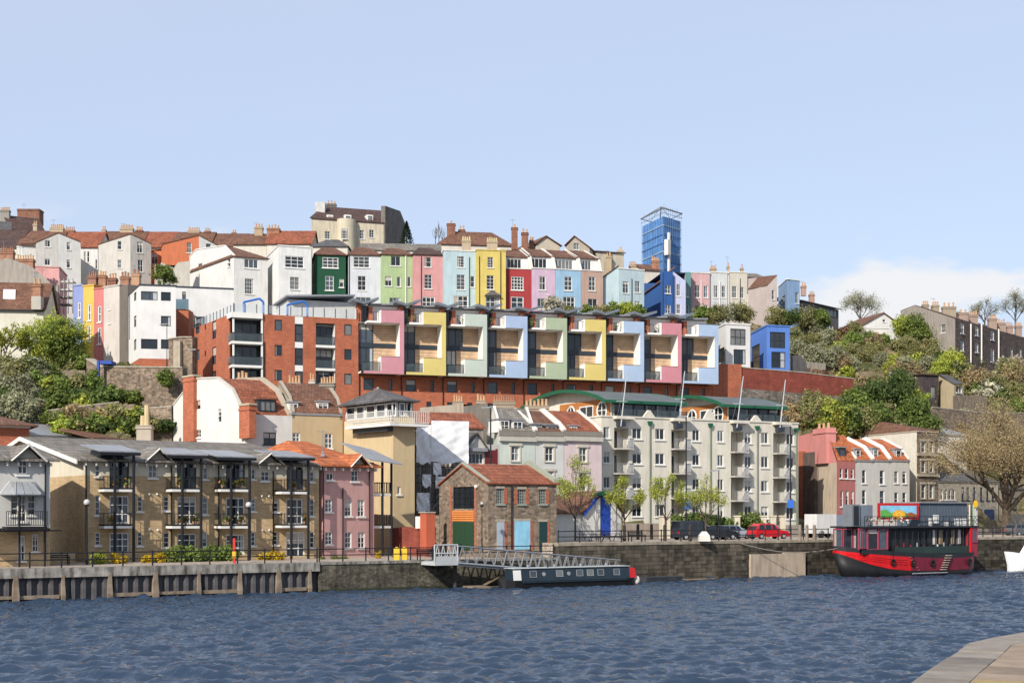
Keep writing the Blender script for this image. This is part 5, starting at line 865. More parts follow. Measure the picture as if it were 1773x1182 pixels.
for (a, za), (c, zc) in zip(Lz, Lz[1:]): cp.prism([EL.pt(a, za, -.08), EL.pt(c, zc, -.08), EL.pt(c, zc, .3), EL.pt(a, za, .3)], (0, 0, .16))
cp.build('gable_coping', stucco('#d9d2c4'), b.root); s = MB(); t2 = t*(b.E['F'].L-.5)
for (a, za), (c, zc) in zip(Lz, Lz[1:]): s.prism([EL.pt(a, za-1, .12)+t2, EL.pt(c, zc-1, .12)+t2, EL.pt(c, zc+.35, .12)+t2, EL.pt(a, za+.35, .12)+t2], t*.5)
s.build('party_wall', stucco('#b9a993'), b.root)
dormer(b, 'B2', 620, 285, 742, 366, .5, 3, ANTH, ANTH, TILE_BR, 3, 1, gl=3)
for x0, y0, x1, y1 in ((107, 128, 180, 568), (490, 322, 560, 545)):
    u0 = EL.hit('B2', x0, 400, -.35)[0]; u1 = EL.hit('B2', x1, 400, -.35)[0]; z1 = EL.hit('B2', (x0+x1)/2, y0, -.35)[1]; z0 = EL.hit('B2', (x0+x1)/2, y1, -.35)[1]; s = MB(); EL.bx(s, min(u0, EL.L-.3), u1, z0, z1, -.38, .4); EL.bx(s, u0-.08, u1+.08, z1-.5, z1-.3, -.45, .45); s.build('chimney_breast', BRICK_R, b.root)
    s = MB(); EL.bx(s, u0-.1, u1+.1, z1, z1+.18, -.46, .46); s.build('chimney_cap', stucco('#c2b294'), b.root)
chimney(b.root, 'B2', 470, 142, 545, 175, 149, 3, stucco('#b9a993')); 
b2 = Bld('beige_house', 'beige house with mansard roof beside the glazed tower', 'house', 'B2', 850, 142.6, 1195, 145, 4, 9); zt = b2.z(1000, 388); b2.walls(stucco('#c6aa7c', .1), zt, wins={'F': [(852, 508, 905, 570, 2, 2, dict(bar=.1)), (1072, 512, 1125, 615, 2, 3, dict(bar=.1))]}, coping=LEAD); mansard(b2, TILE_BR, zt+.1, ZZ('B2', 290, 146), ZZ('B2', 188, 149), 1.2, parapet=stucco('#a99c88'))
dormer(b2, 'B2', 825, 303, 895, 376, .5, 2.5, WHITE, WHITE, LEAD, 2, 1); dormer(b2, 'B2', 1018, 300, 1100, 380, .5, 2.5, WHITE, WHITE, LEAD, 2, 1); chimney(b2.root, 'B2', 820, 172, 905, 190, 150, 4, stucco('#a99c88')); chimney(b2.root, 'B2', 1040, 175, 1135, 260, 148, 5, stucco('#8d8273')); chimney(b2.root, 'B2', 968, 155, 1000, 185, 151, 2, stucco('#c9bfb0'))
b = Bld('beige_tower', 'tall beige tower with glazed lantern room and white balcony', 'tower', 'B2', 1540, 138, 1686, 139.3, ZL-.02, BL=(1196, 145.3)); zt = b.z(1540, 400)
b.walls(stucco('#d3b784', .1), zt, wins={'F': [(1567, 875, 1592, 930, 1, 1, dict(bar=.12))]}); EL = b.E['L']; E = b.E['F']; zg = ZZ('B2', 308, 140)
for e in 'LFR':
    EE = b.E[e]; n = {'L': 5, 'F': 3, 'R': 4}[e]
    for i in range(n): window(b.root, EE, [EE.L*i/n+.06, EE.L*(i+1)/n-.06, zt+.1, zg], 1, 1, off=.3, rev=.16, sill=False, bar=.14, gl=random.choice([2, 4, 1]), name='lantern_window')
s = MB(); c = sum(b.q, Vector((0, 0)))/4; qq = grow(b.q, .4); zz = ZZ('B2', 212, 142)
for i in range(4): s.prism([Vector((*qq[i], zg+.05)), Vector((*qq[(i+1) % 4], zg+.05)), Vector((c.x, c.y, zz))], (0, 0, .14))
s.build('lantern_roof', SLATE, b.root); s = MB(); s.ball((c.x, c.y, zz+.12), .16, 5); s.build('finial', LEAD, b.root)
z = b.z(1540, 458, 'L', -1); s = MB(); EL.bx(s, 2.4, EL.L+1.2, z, z+.28, -1.2, -.003); E.bx(s, .02, E.L+1.0, z, z+.275, -1.2, -.003); bal = s.build('balcony', WHITE, b.root); railing(EL, 2.4, EL.L+1.2, z+.28, -1.15, bal, 1.25, .2, WHITE); railing(E, -1.1, E.L+1.0, z+.28, -1.15, bal, 1.25, .2, WHITE); s = MB(); EL.bx(s, 3.0, EL.L, z-.45, z-.003, -.7, -.003); s.build('balcony_corbel', ANTH, b.root)
# --- scaffolded building with white sheeting, small dark-gabled house
b = Bld('sheeted_house', 'house under scaffolding and torn white sheeting', 'house', 'B3', 305, 150, 775, 153, 3, 8); zt = b.z(500, 320); zr = ZZ('B3', 228, 157); b.walls(stucco('#958c84', .4), zt, 'gable', zr); b.roof(TILE_RED, 'gable', zt, zr, .2); E = Edge(XY('B3', 305, 145.5), XY('B3', 668, 147.5))
for y0, y1, x0, x1, mm in ((555, 640, 425, 480, 0), (275, 555, 410, 666, 1), (635, 720, 350, 410, 0), (300, 560, 310, 408, 0), (760, 890, 312, 400, 0), (650, 735, 440, 600, 0)):
    s = MB(); nx, nz = 26, 20; u0, z0 = E.hit('B3', x0, y1); u1, z1 = E.hit('B3', x1, y0); rows = []
    for j in range(nz+1):
        rr = []
        for i in range(nx+1):
            fx, fz = i/nx, j/nz; o = .03*math.sin(fx*13+3*math.sin(fz*4+x0))+.04*math.sin(fz*9+fx*7+2)+.02*math.sin(fx*40+fz*23)+.02*math.sin(fz*31-fx*12); edge = .12*math.sin(fx*9+1)*(1-fz) if j == 0 else 0
            rr.append(E.pt(u0+(u1-u0)*fx, z0+(z1-z0)*fz+edge, -.5+o-(.10*math.sin(fz*3.1)*(.5+.5*math.sin(fx*5)) if mm else 0)))
        rows.append(rr)
    s.loft(rows, closed=False, caps=False); s.build('white_sheet', mat('plastic_sheet', (.72, .73, .75), .45, .08, 1.5), b.root, smooth=True)
for k, x in enumerate((312, 345, 380, 415, 470, 530, 590, 650)):
    u, _ = E.hit('B3', x, 500)
    for o in (0, 1.2): s = MB(); s.tube(E.pt(u, b.zb, o), E.pt(u, zt+random.uniform(-1.5, 1.0), o), .05, n=5); s.build('scaffold_pole', LEAD if k % 2 else ANTH, b.root)
for k, y in enumerate((350, 430, 500, 560, 640, 700, 752, 820, 880)):
    z = E.hit('B3', 400, y)[1]; s = MB(); s.tube(E.pt(-.3, z+.9, 0), E.pt(E.L*.95, z+.9, 0), .045, n=5); s.build('scaffold_tube', ANTH, b.root)
    if k % 2 == 0: s = MB(); E.bx(s, 0, E.L*.9, z-.05, z, .1, 1.1); s.build('scaffold_board', WOODD, b.root)
for k in range(5): s = MB(); a = E.L*k/5; z = b.zb+1+k*2; s.tube(E.pt(a, z, -.06), E.pt(a+2.0, z+2.2, -.06), .04, n=5); s.build('scaffold_brace', LEAD, b.root)
b = Bld('tudor_house', 'small house with dark slate gable and maroon timbers', 'house', 'B3', 668, 148, 884, 150, 3, 7); zt = b.z(750, 440); b.walls(stucco('#d9d3cb'), zt, wins={'F': [(675, 490, 775, 562, 4, 1)]}, prof={'F': [(668, 450), (735, 362), (800, 430), (884, 430)]}); E = b.E['F']
s = MB(); u, za = E.hit('B3', 737, 355, -.3); 
for d in (-1, 1): s.prism([E.pt(u, za, -.3), E.pt(u+d*1.35, za-1.7, -.3), E.pt(u+d*1.35, za-1.7, 4), E.pt(u, za, 4)], (0, 0, .14))
s.build('gable_roof', SLATE, b.root); s = MB(); 
for x in (668, 785, 858): uu = E.hit('B3', x, 500)[0]; E.bx(s, uu, uu+.22, b.zb, E.hit('B3', x, 460)[1], -.06, -.003)
s.build('timber_posts', mat('maroon', (.14, .02, .02), .6), b.root); s = MB(); r = b.rect('F', 785, 468, 862, 560); E.bx(s, r[0], r[1], r[2], r[3], -.04, -.003); s.build('maroon_panel', mat('maroon', (.14, .02, .02)), b.root); s = MB(); r = b.rect('F', 670, 455, 790, 478); E.bx(s, r[0], r[1], r[2], r[3], -.5, -.003); s.build('fascia', LEAD, b.root)
b = Bld('stack_house', 'grey rendered house with clustered chimney pots behind the sheeting', 'house', 'B3', 640, 160, 835, 163, 6, 8); b.walls(stucco('#aa9c8a', .3), b.z(740, 160), prof={'F': [(640, 170), (790, 150), (835, 200)]}); chimney(b.root, 'B3', 570, 140, 635, 240, 162, 4, stucco('#a08f78')); chimney(b.root, 'B3', 730, 135, 790, 175, 163, 3, stucco('#a08f78')); chimney(b.root, 'B3', 845, 140, 990, 200, 170, 9, stucco('#a08f78'), potm=BRICK_D)
# --- painted terrace of three with mansards
def terr(label, x0, D0, x1, D1, col, wins, rm, yr, dorms, dm, BL=None, ch=None, pm=None):
    b = Bld('painted_house', label, 'house', 'B3', x0, D0, x1, D1, 4, 10, BL, 'painted terrace houses with mansards'); zt = b.z((x0+x1)/2, 372)
    b.walls(stucco(col, .08), zt, wins={'F': wins}); b.band('F', zt-.35, .5, .3, stucco('#c9c3b4') if pm is None else pm); b.band('F', zt+.25, .5, .12, stucco('#8a8378')); mansard(b, rm, zt+.45, ZZ('B3', 300, (D0+D1)/2+1), ZZ('B3', yr, (D0+D1)/2+5), 1.3, parapet=OFFW)
    for d in dorms: dormer(b, 'B3', *d, .55, 2.5, dm, dm, LEAD, 2, 2)
    for c in ch or []: chimney(b.root, 'B3', *c)
    return b
SS = dict(surround=stucco('#d5cdb8'), sill=True, fm=WHITE, bar=.09)
terr('pale mint terrace house with white dormers above the stone warehouse', 885, 150, 1130, 152, '#d8e2d6', [(965, 440, 1022, 542, 2, 2, SS), (965, 610, 1022, 720, 2, 2, SS)], TILE_GR, 190, [(880, 262, 955, 345), (970, 268, 1045, 348)], WHITE, (800, 160), [(1060, 170, 1220, 205, 160, 6, stucco('#a08f78'))])
terr('off-white terrace house between mint and pink houses', 1131, 152.05, 1325, 153.7, '#e2e3dd', [(1197, 445, 1253, 545, 2, 2, SS), (1200, 612, 1253, 740, 2, 2, SS)], TILE_BR, 208, [(1105, 295, 1180, 352), (1205, 300, 1278, 355)], LEAD)
terr('blush pink terrace house with red mansard roof', 1326, 153.75, 1583, 156, '#e5cccd', [(1428, 450, 1480, 550, 2, 2, SS), (1430, 622, 1482, 745, 2, 2, SS)], TILE_RED, 212, [(1365, 305, 1420, 352)], WHITE)
# --- stone warehouse
b = Bld('stone_warehouse', 'rubble stone warehouse with red tiled roof and green door', 'warehouse', 'B3', 808, 124, 1275, 127.6, ZL-.02, BL=(475, 132.5)); zt = b.z(808, 703); zr = ZZ('B3', 572, 128.2); EL = b.E['L']; E = b.E['F']
DKF = dict(fm=mat('black_frame', (.015, .02, .02), .5), sill=False, gl=0, bar=.06); DKS = dict(fm=mat('grey_frame', (.25, .27, .24), .5), sill=True, gl=1, surround=None)
b.walls(RUBBLE, zt, 'gable', zr, {'L': [(567, 718, 713, 868, 4, 4, DKF)], 'F': [(865, 730, 916, 836, 4, 5, DKS), (1012, 735, 1065, 837, 4, 5, DKS), (1157, 735, 1206, 837, 4, 5, DKS)]}); b.roof(TILE_RED, 'gable', zt, zr, .18)
def panel(b, e, name, m, x0, y0, x1, y1, o0=-.05, o1=-.003): r = b.rect(e, x0, y0, x1, y1); s = MB(); b.E[e].bx(s, r[0], r[1], max(r[2], b.zb), r[3], o0, o1); return s.build(name, m, b.root)
panel(b, 'L', 'green_door', mat('green_door', (.02, .055, .028), .6, .1, 2, .2), 570, 958, 714, 1150); panel(b, 'F', 'shutter', mat('grey_shutter', (.33, .37, .42), .5, .1, 1), 867, 958, 918, 1150); panel(b, 'F', 'blue_board', mat('pale_blue_board', (.24, .5, .66), .7, .15, .8, .2), 987, 952, 1094, 1145); panel(b, 'F', 'dark_door', mat('dark_green_door', (.012, .04, .04), .5), 1157, 957, 1210, 1160)
r = b.rect('L', 568, 878, 714, 952); 
for k in range(5): s = MB(); h = (r[3]-r[2])/5; EL.bx(s, r[0], r[1], r[2]+k*h, r[2]+k*h+h*.75, -.08, -.003); s.build('orange_slat', mat('orange_slat', (.62, .22, .06), .6, .1, 1), b.root)
QB = mat('quoin_brick', (.34, .105, .06), .9, .2, 2, 0, 'brick', .2)
for e, x, y0, y1 in (('L', 556, 715, 1150), ('L', 724, 715, 1150), ('F', 930, 730, 836), ('F', 1078, 735, 838), ('F', 1000, 735, 838), ('F', 1216, 735, 838), ('F', 928, 955, 1150), ('F', 1220, 957, 1150), ('F', 978, 952, 1145), ('F', 1103, 952, 1145)):
    u, z1 = b.E[e].hit('B3', x, y0); _, z0 = b.E[e].hit('B3', x, y1); k = 0; z = max(z0, b.zb)
    while z < z1: w = .16 if k % 2 else .26; s = MB(); b.E[e].bx(s, u-w, u+w*.6, z, min(z+.22, z1), -.035, -.003); s.build('brick_quoin', QB, b.root); z += .225; k += 1
for (x0, x1, y) in ((860, 920, 722), (1005, 1070, 727), (1150, 1212, 727), (860, 924, 948), (980, 1100, 943), (1150, 1215, 948)): panel(b, 'F', 'lintel', STONE, x0, y-8, x1, y+8, -.05)
b.pipe('F', 965, 710, 1150)
for e in 'LR':
    EE = b.E[e]; cp = MB()
    for p, q in (((0, zt), (EE.L/2, zr)), ((EE.L/2, zr), (EE.L, zt))): cp.prism([EE.pt(p[0], p[1]+.1, -.12), EE.pt(q[0], q[1]+.1, -.12), EE.pt(q[0], q[1]+.1, .25), EE.pt(p[0], p[1]+.1, .25)], (0, 0, .2 if e == 'L' else .5))
    cp.build('verge_coping', stucco('#9aa08c'), b.root)
u, z = EL.hit('B3', 735, 718); s = MB(); s.ball(EL.pt(u, z, -.15), .17, 5); s.build('wall_lamp', WHITE, b.root)
# orange pier, round brick wall, white panel
rt = thing('brick_pier', 'orange-red rendered pier beside the stone warehouse', 'pier', tuple(PT('B3', 415, 1135, 124.5)))
s = MB(); boxat(s, 'B3', 387, 897, 445, 1145, 124, 1.2, .55); s.build('shaft', stucco('#c4552c', .15), rt); s = MB(); boxat(s, 'B3', 383, 888, 449, 897, 123.9, 1.4, .55); s.build('cap', CONC, rt)
freewall('boundary_wall', 'curved dark red brick boundary wall behind the pier', 'B3', [(155, 1000, 131), (240, 990, 130), (330, 1000, 129), (388, 1010, 127)], ZL-.1, BRICK_D, .3)
s = MB(); boxat(s, 'B3', 312, 920, 386, 1002, 128.6, .1); tag(s.build('notice_board', OFFW), 'blank white board above the red brick wall', 'board')
s = MB(); boxat(s, 'B3', 447, 912, 475, 1140, 130, .5); tag(s.build('stone_gatepost', RUBBLE), 'rubble stone gatepost behind the orange pier', 'gatepost')
# white shed with blue doors
b = Bld('white_shed', 'white gabled shed with tall blue doors', 'shed', 'B4', 440, 139, 668, 141.8, ZR-.05, 6); zt = b.z(450, 845); zr = b.z(570, 722); b.walls(stucco('#f0eee8', .1), zt, 'gabley', zr, fr=.56); b.roof(TILE_BR, 'gabley', zt, zr, .25, fr=.56)
panel(b, 'F', 'blue_door', mat('blue_door', (.02, .07, .38), .5, .1, 1), 540, 748, 603, 978); panel(b, 'F', 'door_post', WHITE, 513, 735, 539, 978, -.12); panel(b, 'F', 'door_post', WHITE, 604, 735, 632, 978, -.12)
s = MB(); E = b.E['F']; u0, z0 = E.hit('B4', 505, 742, -.5); u1, _ = E.hit('B4', 640, 742, -.5); um, zm = E.hit('B4', 570, 712, -.5); s.prism([E.pt(u0, z0, -.5), E.pt(u1, z0, -.5), E.pt(um, zm, -.5)], E.n3()*.5); s.build('green_pediment', GREENP, b.root)
s = MB(); z = E.hit('B4', 480, 800)[1]; s.prism([E.pt(.0, zt, -.3), E.pt(E.hit('B4', 512, 760)[0], E.hit('B4', 512, 752)[1], -.3), E.pt(E.hit('B4', 512, 760)[0], E.hit('B4', 512, 772)[1], -.3), E.pt(.0, zt-.3, -.3)], E.n3()*.3); s.build('blue_bargeboard', mat('blue_door', (.02, .07, .38)), b.root)
b = Bld('white_shed', 'long low white lean-to beside the blue-doored shed', 'shed', 'B4', 284, 137.2, 440, 139.2, ZR-.05, 5); b.walls(stucco('#efede6', .1), b.z(300, 850)); b.roof(TILE_BR, 'mono', b.zt, ZZ('B4', 722, 143), .3)
# ================================================================ QUAYSIDE ROW, RIGHT
b = Bld('white_apartments', 'long cream apartment building with stacked balconies and slanting masts', 'apartments', 'B4', 550, 158, 1712, 171, 4.2, 20); E = b.E['F']; EL = b.E['L']
zt = b.z(800, 285); PALE = stucco('#f0e8d4', .14); wins = []
for x0, x1, y in ((732, 788, 343), (868, 923, 347), (1087, 1131, 354), (1235, 1271, 359), (1395, 1436, 367), (1493, 1536, 370), (1642, 1686, 376)):
    st = 147-.0065*(x0-732); wins += [(x0, y+k*st, x1, y+66+k*st, 2, 1, dict(fm=WHITE, bar=.09, sill=True)) for k in range(3)]
    wins.append((x0, y+3*st+10, x1, y+66+3*st+15, 2, 1, dict(fm=WHITE)))
wins += [(562, 337+k*147, 600, 403+k*147, 2, 1, dict(fm=WHITE)) for k in range(3)]
bays = [(625, 710), (963, 1046), (1315, 1388), (1565, 1637)]; ex = []
for x0, x1 in bays: ex.append((E.hit('B4', x0, 400)[0], E.hit('B4', x1, 400)[0], b.zb+.1, zt-1.2))
b.walls(PALE, zt, wins={'F': wins}, extra={'F': ex}, coping=PALE)
for i, (x0, x1) in enumerate(bays):
    u0, u1 = ex[i][:2]; s = MB(); E.bx(s, u0, u1, b.zb, zt-1.2, 1.5, 1.55); E.bx(s, u0-.02, u0+.004, b.zb, zt-1.2, .16, 1.5); E.bx(s, u1-.004, u1+.02, b.zb, zt-1.2, .16, 1.5); E.bx(s, u0, u1, zt-1.25, zt-1.2, .1, 1.5); s.build('recess_wall', PALE, b.root)
    for k in range(4):
        z = E.hit('B4', (x0+x1)/2, [462, 464, 482, 490][i]+k*(146-i*1.2), -.5)[1]
        if k < 3:
            s = MB(); E.bx(s, u0-.15, u1+.15, z-.18, z, -1.0, 1.5); bal = s.build('balcony', mat('balcony_slab', (.42, .40, .37), .8, .1, 1, .2), b.root)
            railing(E, u0-.1, u1+.1, z, -.95, bal, 1.1, .17, LEAD)
            s = MB(); E.bx(s, u1-.35, u1+.1, z+.02, z+1.1, -.9, -.2); s.build('side_screen', WHITE, bal)
        window(b.root, E, [u0+.25, u1-.6, z+.03, z+2.15], 2, 1, off=1.34, rev=.16, sill=False, fm=WHITE, gl=random.choice([1, 2, 4]), name='balcony_door')
    s = MB(); E.bx(s, u0-.2, u1+.3, zt-.25, zt+.1, -.9, -.003); s.build('balcony_canopy', PALE, b.root); s = MB(); E.bx(s, u0+.2, u0+1.1, zt-1.1, zt-.5, -.8, -.1); s.build('mast_bracket', ANTH, b.root)
for (xb, yb2, xt, yt) in ((665, 292, 700, 15), (1010, 272, 1042, 8), (1350, 302, 1388, 38), (1605, 302, 1637, 58)):
    u0, z0 = E.hit('B4', xb, yb2, -.8); u1, z1 = E.hit('B4', xt, yt, -.8); s = MB(); s.tube(E.pt(u0, z0-.8, -.8), E.pt(u1, z1, -.8), .075, .045, 8); ms = s.build('mast', mat('mast_white', (.42, .44, .46), .4), b.root)
    s = MB(); zz = z0+(z1-z0)*.38; uu = u0+(u1-u0)*.38; E.bx(s, uu-.9, uu+.5, zz-.04, zz+.04, -.9, -.8); s.build('spreader', mat('mast_white', (.42, .44, .46)), ms); s = MB(); s.tube(E.pt(u1, z1, -.8), E.pt(u1, z0, 1.5), .015, n=4); s.build('stay_wire', LEAD, ms)
for x, yp in ((833, 238), (1190, 232), (1465, 268)):
    u, zp = E.hit('B4', x, yp); s = MB(); s.prism([E.pt(u-.95, zt-.02, -.02), E.pt(u+.95, zt-.02, -.02), E.pt(u+.12, zp, -.02), E.pt(u-.12, zp, -.02)], E.n3()*.35); s.build('gablet', PALE, b.root)
for x, y in ((833, 318), (1190, 330), (1467, 345), (1697, 357), (508, 305)):
    off = 0; u, z = E.hit('B4', x, y)
    if x < 550: continue
    s = MB(); s.prism([E.pt(u-.3, z+.28, -.3), E.pt(u+.3, z+.28, -.3), E.pt(u+.24, z-.02, -.3), E.pt(u+.1, z-.25, -.3), E.pt(u-.1, z-.25, -.3), E.pt(u-.24, z-.02, -.3)], E.n3()*.29); hp = s.build('rain_hopper', GREENP, b.root); s = MB(); s.tube(E.pt(u, b.zb, -.14), E.pt(u, z-.25, -.14), .07, n=7); s.build('drainpipe', mat('green_pipe', (.17, .20, .14), .6), b.root)
# penthouses with barrel roofs and green fascias
def penthouse(x0, x1, D0off, dep, yf, ycrown, first):
    u0 = E.hit('B4', x0, yf, 2.2)[0]; u1 = E.hit('B4', x1, yf, 2.2)[0]; ze = E.hit('B4', x0, yf, 2.2)[1]; zc = ze+ycrown; o0 = 2.2; o1 = o0+dep
    arc = [(o0-.7+(dep+1.4)*i/14, ze+(zc-ze)*math.sin(math.pi*min(1, i/14))**.8) for i in range(15)]
    s = MB(); s.loft([[E.pt(u, z+d, o) for o, z in arc for d in (0,)] for u in (u0-1.3, u1+.6)], closed=False, caps=False); s.loft([[E.pt(u, z+.18, o) for o, z in arc] for u in (u0-1.3, u1+.6)], closed=False, caps=False); pr = s.build('penthouse_roof', mat('barrel_roof', (.10, .115, .115), .6, .15, .8), b.root, smooth=True)
    s = MB()
    for u in (u0-1.34, u1+.6):
        for (oa, za), (ob, zb_) in zip(arc, arc[1:]): s.prism([E.pt(u, za-.18, oa), E.pt(u, zb_-.18, ob), E.pt(u, zb_+.22, ob), E.pt(u, za+.22, oa)], E.t3()*.12)
    E.bx(s, u0-1.3, u1+.6, ze-.14, ze+.2, o0-.8, o0-.68); s.build('green_fascia', GREENP, pr)
    EE = Edge(E.pt(u0, 0, o1).xy, E.pt(u0, 0, o0).xy); s = MB(); wall_panel(s, EE, zt-.1, [(0, ze)]+[(o1-o, z-.02) for o, z in arc[::-1] if o0 < o < o1]+[(EE.L, ze)], []); s.build('end_wall', PALE, b.root)
    t = MB(); a = EE.L*.42; EE.bx(t, a, EE.L-.3, zt, ze+.6, -.08, -.003)
    n = 9
    t = MB()
    for j in range(n): z0 = zt+(ze+.5-zt)*j/n; EE.bx(t, a, EE.L-.3, z0, z0+(ze+.5-zt)/n-.02, -.08, -.003)
    t.build('timber_cladding', mat('orange_timber', (.40, .16, .05), .6, .15, 1.5), b.root)
    for c, r in ((a+.14*EE.L, .95), (EE.L-1.9, 1.05)):
        t = MB(); zz = zt+(ze-zt)*.55; ring = [(c+r*math.cos(k*math.pi/10), zz+r*math.sin(k*math.pi/10)) for k in range(20)]
        t.poly([EE.pt(q, z, -.13) for q, z in ring]); w = t.build('round_window', glassm(1), b.root); t = MB()
        for k in range(20): t.tube(EE.pt(*ring[k], -.16), EE.pt(*ring[(k+1) % 20], -.16), .11, n=4)
        t.tube(EE.pt(c-r, zz, -.16), EE.pt(c+r, zz, -.16), .06, n=4); t.tube(EE.pt(c, zz-r, -.16), EE.pt(c, zz+r, -.16), .06, n=4); t.build('frame', WHITE, w)
    window(b.root, EE, [a+.24*EE.L, a+.24*EE.L+3.2, zt+.1, zt+(ze-zt)*.95], 2, 1, off=-.25, rev=.16, sill=False, bar=.13, name='glazed_door')
    EF = Edge(E.pt(u0, 0, o0).xy, E.pt(u1, 0, o0).xy); s = MB(); EF.bx(s, 0, EF.L, zt-.1, ze, .2, .4); s.build('penthouse_wall', ANTH, b.root); n = max(3, int(EF.L/1.5))
    for k in range(n): window(b.root, EF, [EF.L*k/n+.03, EF.L*(k+1)/n-.03, zt+.25, ze-.15], 1, 1, off=0, rev=.16, sill=False, fm=ANTH, gl=random.choice([0, 1, 1, 4]), bar=.07)
    s = MB(); EF.bx(s, EF.L-.001, EF.L+.15, zt-.1, ze, .0, dep); s.build('end_wall', ANTH, b.root)
    glassrail(b.root, E, u0, u1, zt+.1, .5, .9, 2.2, gm=BALG)
penthouse(610, 1005, 0, 21, 190, 1.9, True); penthouse(1300, 1600, 0, 17, 217, 1.7, False)
# ground floor piers and hedge boxes are separate things below
GP = 'pale gate piers in front of the cream apartments'
for x in (1350, 1505, 1562, 1618, 908, 938): 
    s = MB(); p = PT('B4', x, 945, 150+.012*(x-900)); s.cbox(p.x-.32, p.x+.32, p.y-.3, p.y+.3, 3.55, 6.0); s.cbox(p.x-.4, p.x+.4, p.y-.38, p.y+.38, 6.002, 6.15); tag(s.build('gate_pier', stucco('#d8cbb0')), 'pale square gate pier before the cream apartment building', 'pier', GP)
freewall('front_wall', 'low pinkish stone front wall before the cream apartments', 'B4', [(690, 905, 149), (830, 905, 151), (1000, 905, 153.5)], 3.5, stucco('#c2ad98', .3), .35)
freewall('front_wall', 'low stone front wall with piers at the far end of the cream apartments', 'B4', [(1290, 910, 157), (1500, 915, 160), (1720, 915, 164)], 3.5, stucco('#b8a898', .3), .35)
# --- pink house and white houses with orange mansards
b = Bld('pink_brick_house', 'coral pink gabled house with massive chimney and dark brick rear', 'house', 'B5', 450, 176, 565, 177.6, 3.9, BL=(212, 187)); zt = b.z(500, 420); EL = b.E['L']
Lp = [(212, 268), (280, 252), (300, 258), (385, 262), (420, 330), (450, 420)]
b.walls(stucco('#b4655f', .12), zt, wins={'F': [(470, 467, 488, 528, 1, 2), (503, 468, 523, 530, 1, 2), (539, 469, 557, 531, 1, 2), (474, 606, 491, 705, 1, 2), (507, 606, 525, 706, 1, 2), (540, 607, 557, 707, 1, 2)]}, prof={'L': Lp})
s = MB(); EE = Edge(b.BL-EL.n*.03, b.FL-EL.n*.03); pr = sorted(EL.hit('B5', *p) for p in Lp); zlo = EL.hit('B5', 350, 440)[1]; wall_panel(s, EE, zlo, pr, []); s.build('coral_render', stucco('#d8827b', .12), b.root)
for x0, x1, y0, m_ in ((215, 262, 365, BRICK_R), (263, 335, 372, mat('dark_stone', (.12, .09, .075), .9, .3, 1, .2))): u0 = EL.hit('B5', x0, 600)[0]; u1 = EL.hit('B5', x1, 600)[0]; s = MB(); EL.bx(s, u0, u1, b.zb, EL.hit('B5', x0, y0)[1], -.5, -.003); s.build('rear_wing', m_, b.root)
u0 = EL.hit('B5', 335, 600)[0]; s = MB(); EL.bx(s, u0, EL.L-.02, b.zb, zlo, -.06, -.003); s.build('buff_render', stucco('#cbb69c', .3), b.root)
u0 = EL.hit('B5', 303, 300, -.4)[0]; u1 = EL.hit('B5', 388, 300, -.4)[0]; z1 = EL.hit('B5', 345, 220, -.4)[1]; s = MB(); EL.bx(s, u0, u1, zlo, z1, -.45, .9); EL.bx(s, u0-.12, u1+.12, z1-.7, z1-.45, -.56, 1.0); cb = s.build('chimney', stucco('#d8827b', .1), b.root)
for k in range(3): s = MB(); p = EL.pt(u0+(u1-u0)*(k+.5)/3, z1, .2); s.tube(p, p+Vector((0, 0, .7)), .2, .16, 8); s.build('chimney_pot', POT, cb)
t = b.E['F'].t3()*b.E['F'].L; s = MB()
for (a, za), (c, zc) in zip(pr, pr[1:]): s.prism([EL.pt(a, za, .1), EL.pt(c, zc, .1), EL.pt(c, zc, .1)+t, EL.pt(a, za, .1)+t], (0, 0, .06))
s.build('roof', TILE_OR, b.root); dormer(b, 'B5', 465, 340, 506, 412, .4, 2, ANTH, ANTH, LEAD, 1, 1)
GW = 'white mansard houses on the far quay'
for lb, x0, x1, D0, D1, ws, dm in (('white mansard house adjoining the coral house', 566, 675, 177.65, 179.4, [(608, 478, 632, 560), (608, 602, 632, 692)], (563, 350, 598, 412)), ('white mansard house between its two white neighbours', 676, 782, 179.4, 181.1, [(718, 480, 747, 566), (718, 606, 747, 695)], (672, 345, 708, 412)), ('white end mansard house with paired windows next to the cream gable', 783, 902, 181.1, 183, [(808, 485, 832, 559), (858, 487, 882, 561), (808, 616, 832, 697), (858, 617, 882, 698)], (812, 350, 851, 416))):
    b = Bld('mansard_house', lb, 'house', 'B5', x0, D0, x1, D1, 3.9, 9, group=GW); zt = b.z((x0+x1)/2, 424); b.walls(stucco('#dedad0', .1), zt, wins={'F': [w+(1, 2) for w in ws]}, coping=LEAD); mansard(b, TILE_OR, zt+.15, ZZ('B5', 345, D0+2), ZZ('B5', 292, D0+5), 1.5, parapet=WHITE); dormer(b, 'B5', *dm, .45, 2.2, LEAD, WHITE, LEAD, 1, 2)
b = Bld('cream_building', 'tall cream flank wall with narrow dark stone windowed front', 'building', 'B5', 948, 186, 1079, 188.5, 3.9, BL=(440, 204)); zt = b.z(948, 240); zw = [(x, y, x+26, y+h, 1, 2, dict(surround=STONE, fm=WHITE)) for x in (974, 1025) for y, h in ((300, 70), (420, 72), (566, 88))]
b.walls(mat('brown_stone', (.17, .13, .10), .9, .25, .8, .2, 'rubble', .3), zt, wins={'F': zw}, coping=STONE); s = MB(); EL = b.E['L']; EE = Edge(b.BL-EL.n*.03, b.FL-EL.n*.03); wall_panel(s, EE, b.zb, [(0, zt+.05), (EE.L, zt+.05)], []); s.build('flank_render', stucco('#eee5d2', .1), b.root)
for y in (383, 510): b.band('F', y, .35, .22, STONE, x=1010)
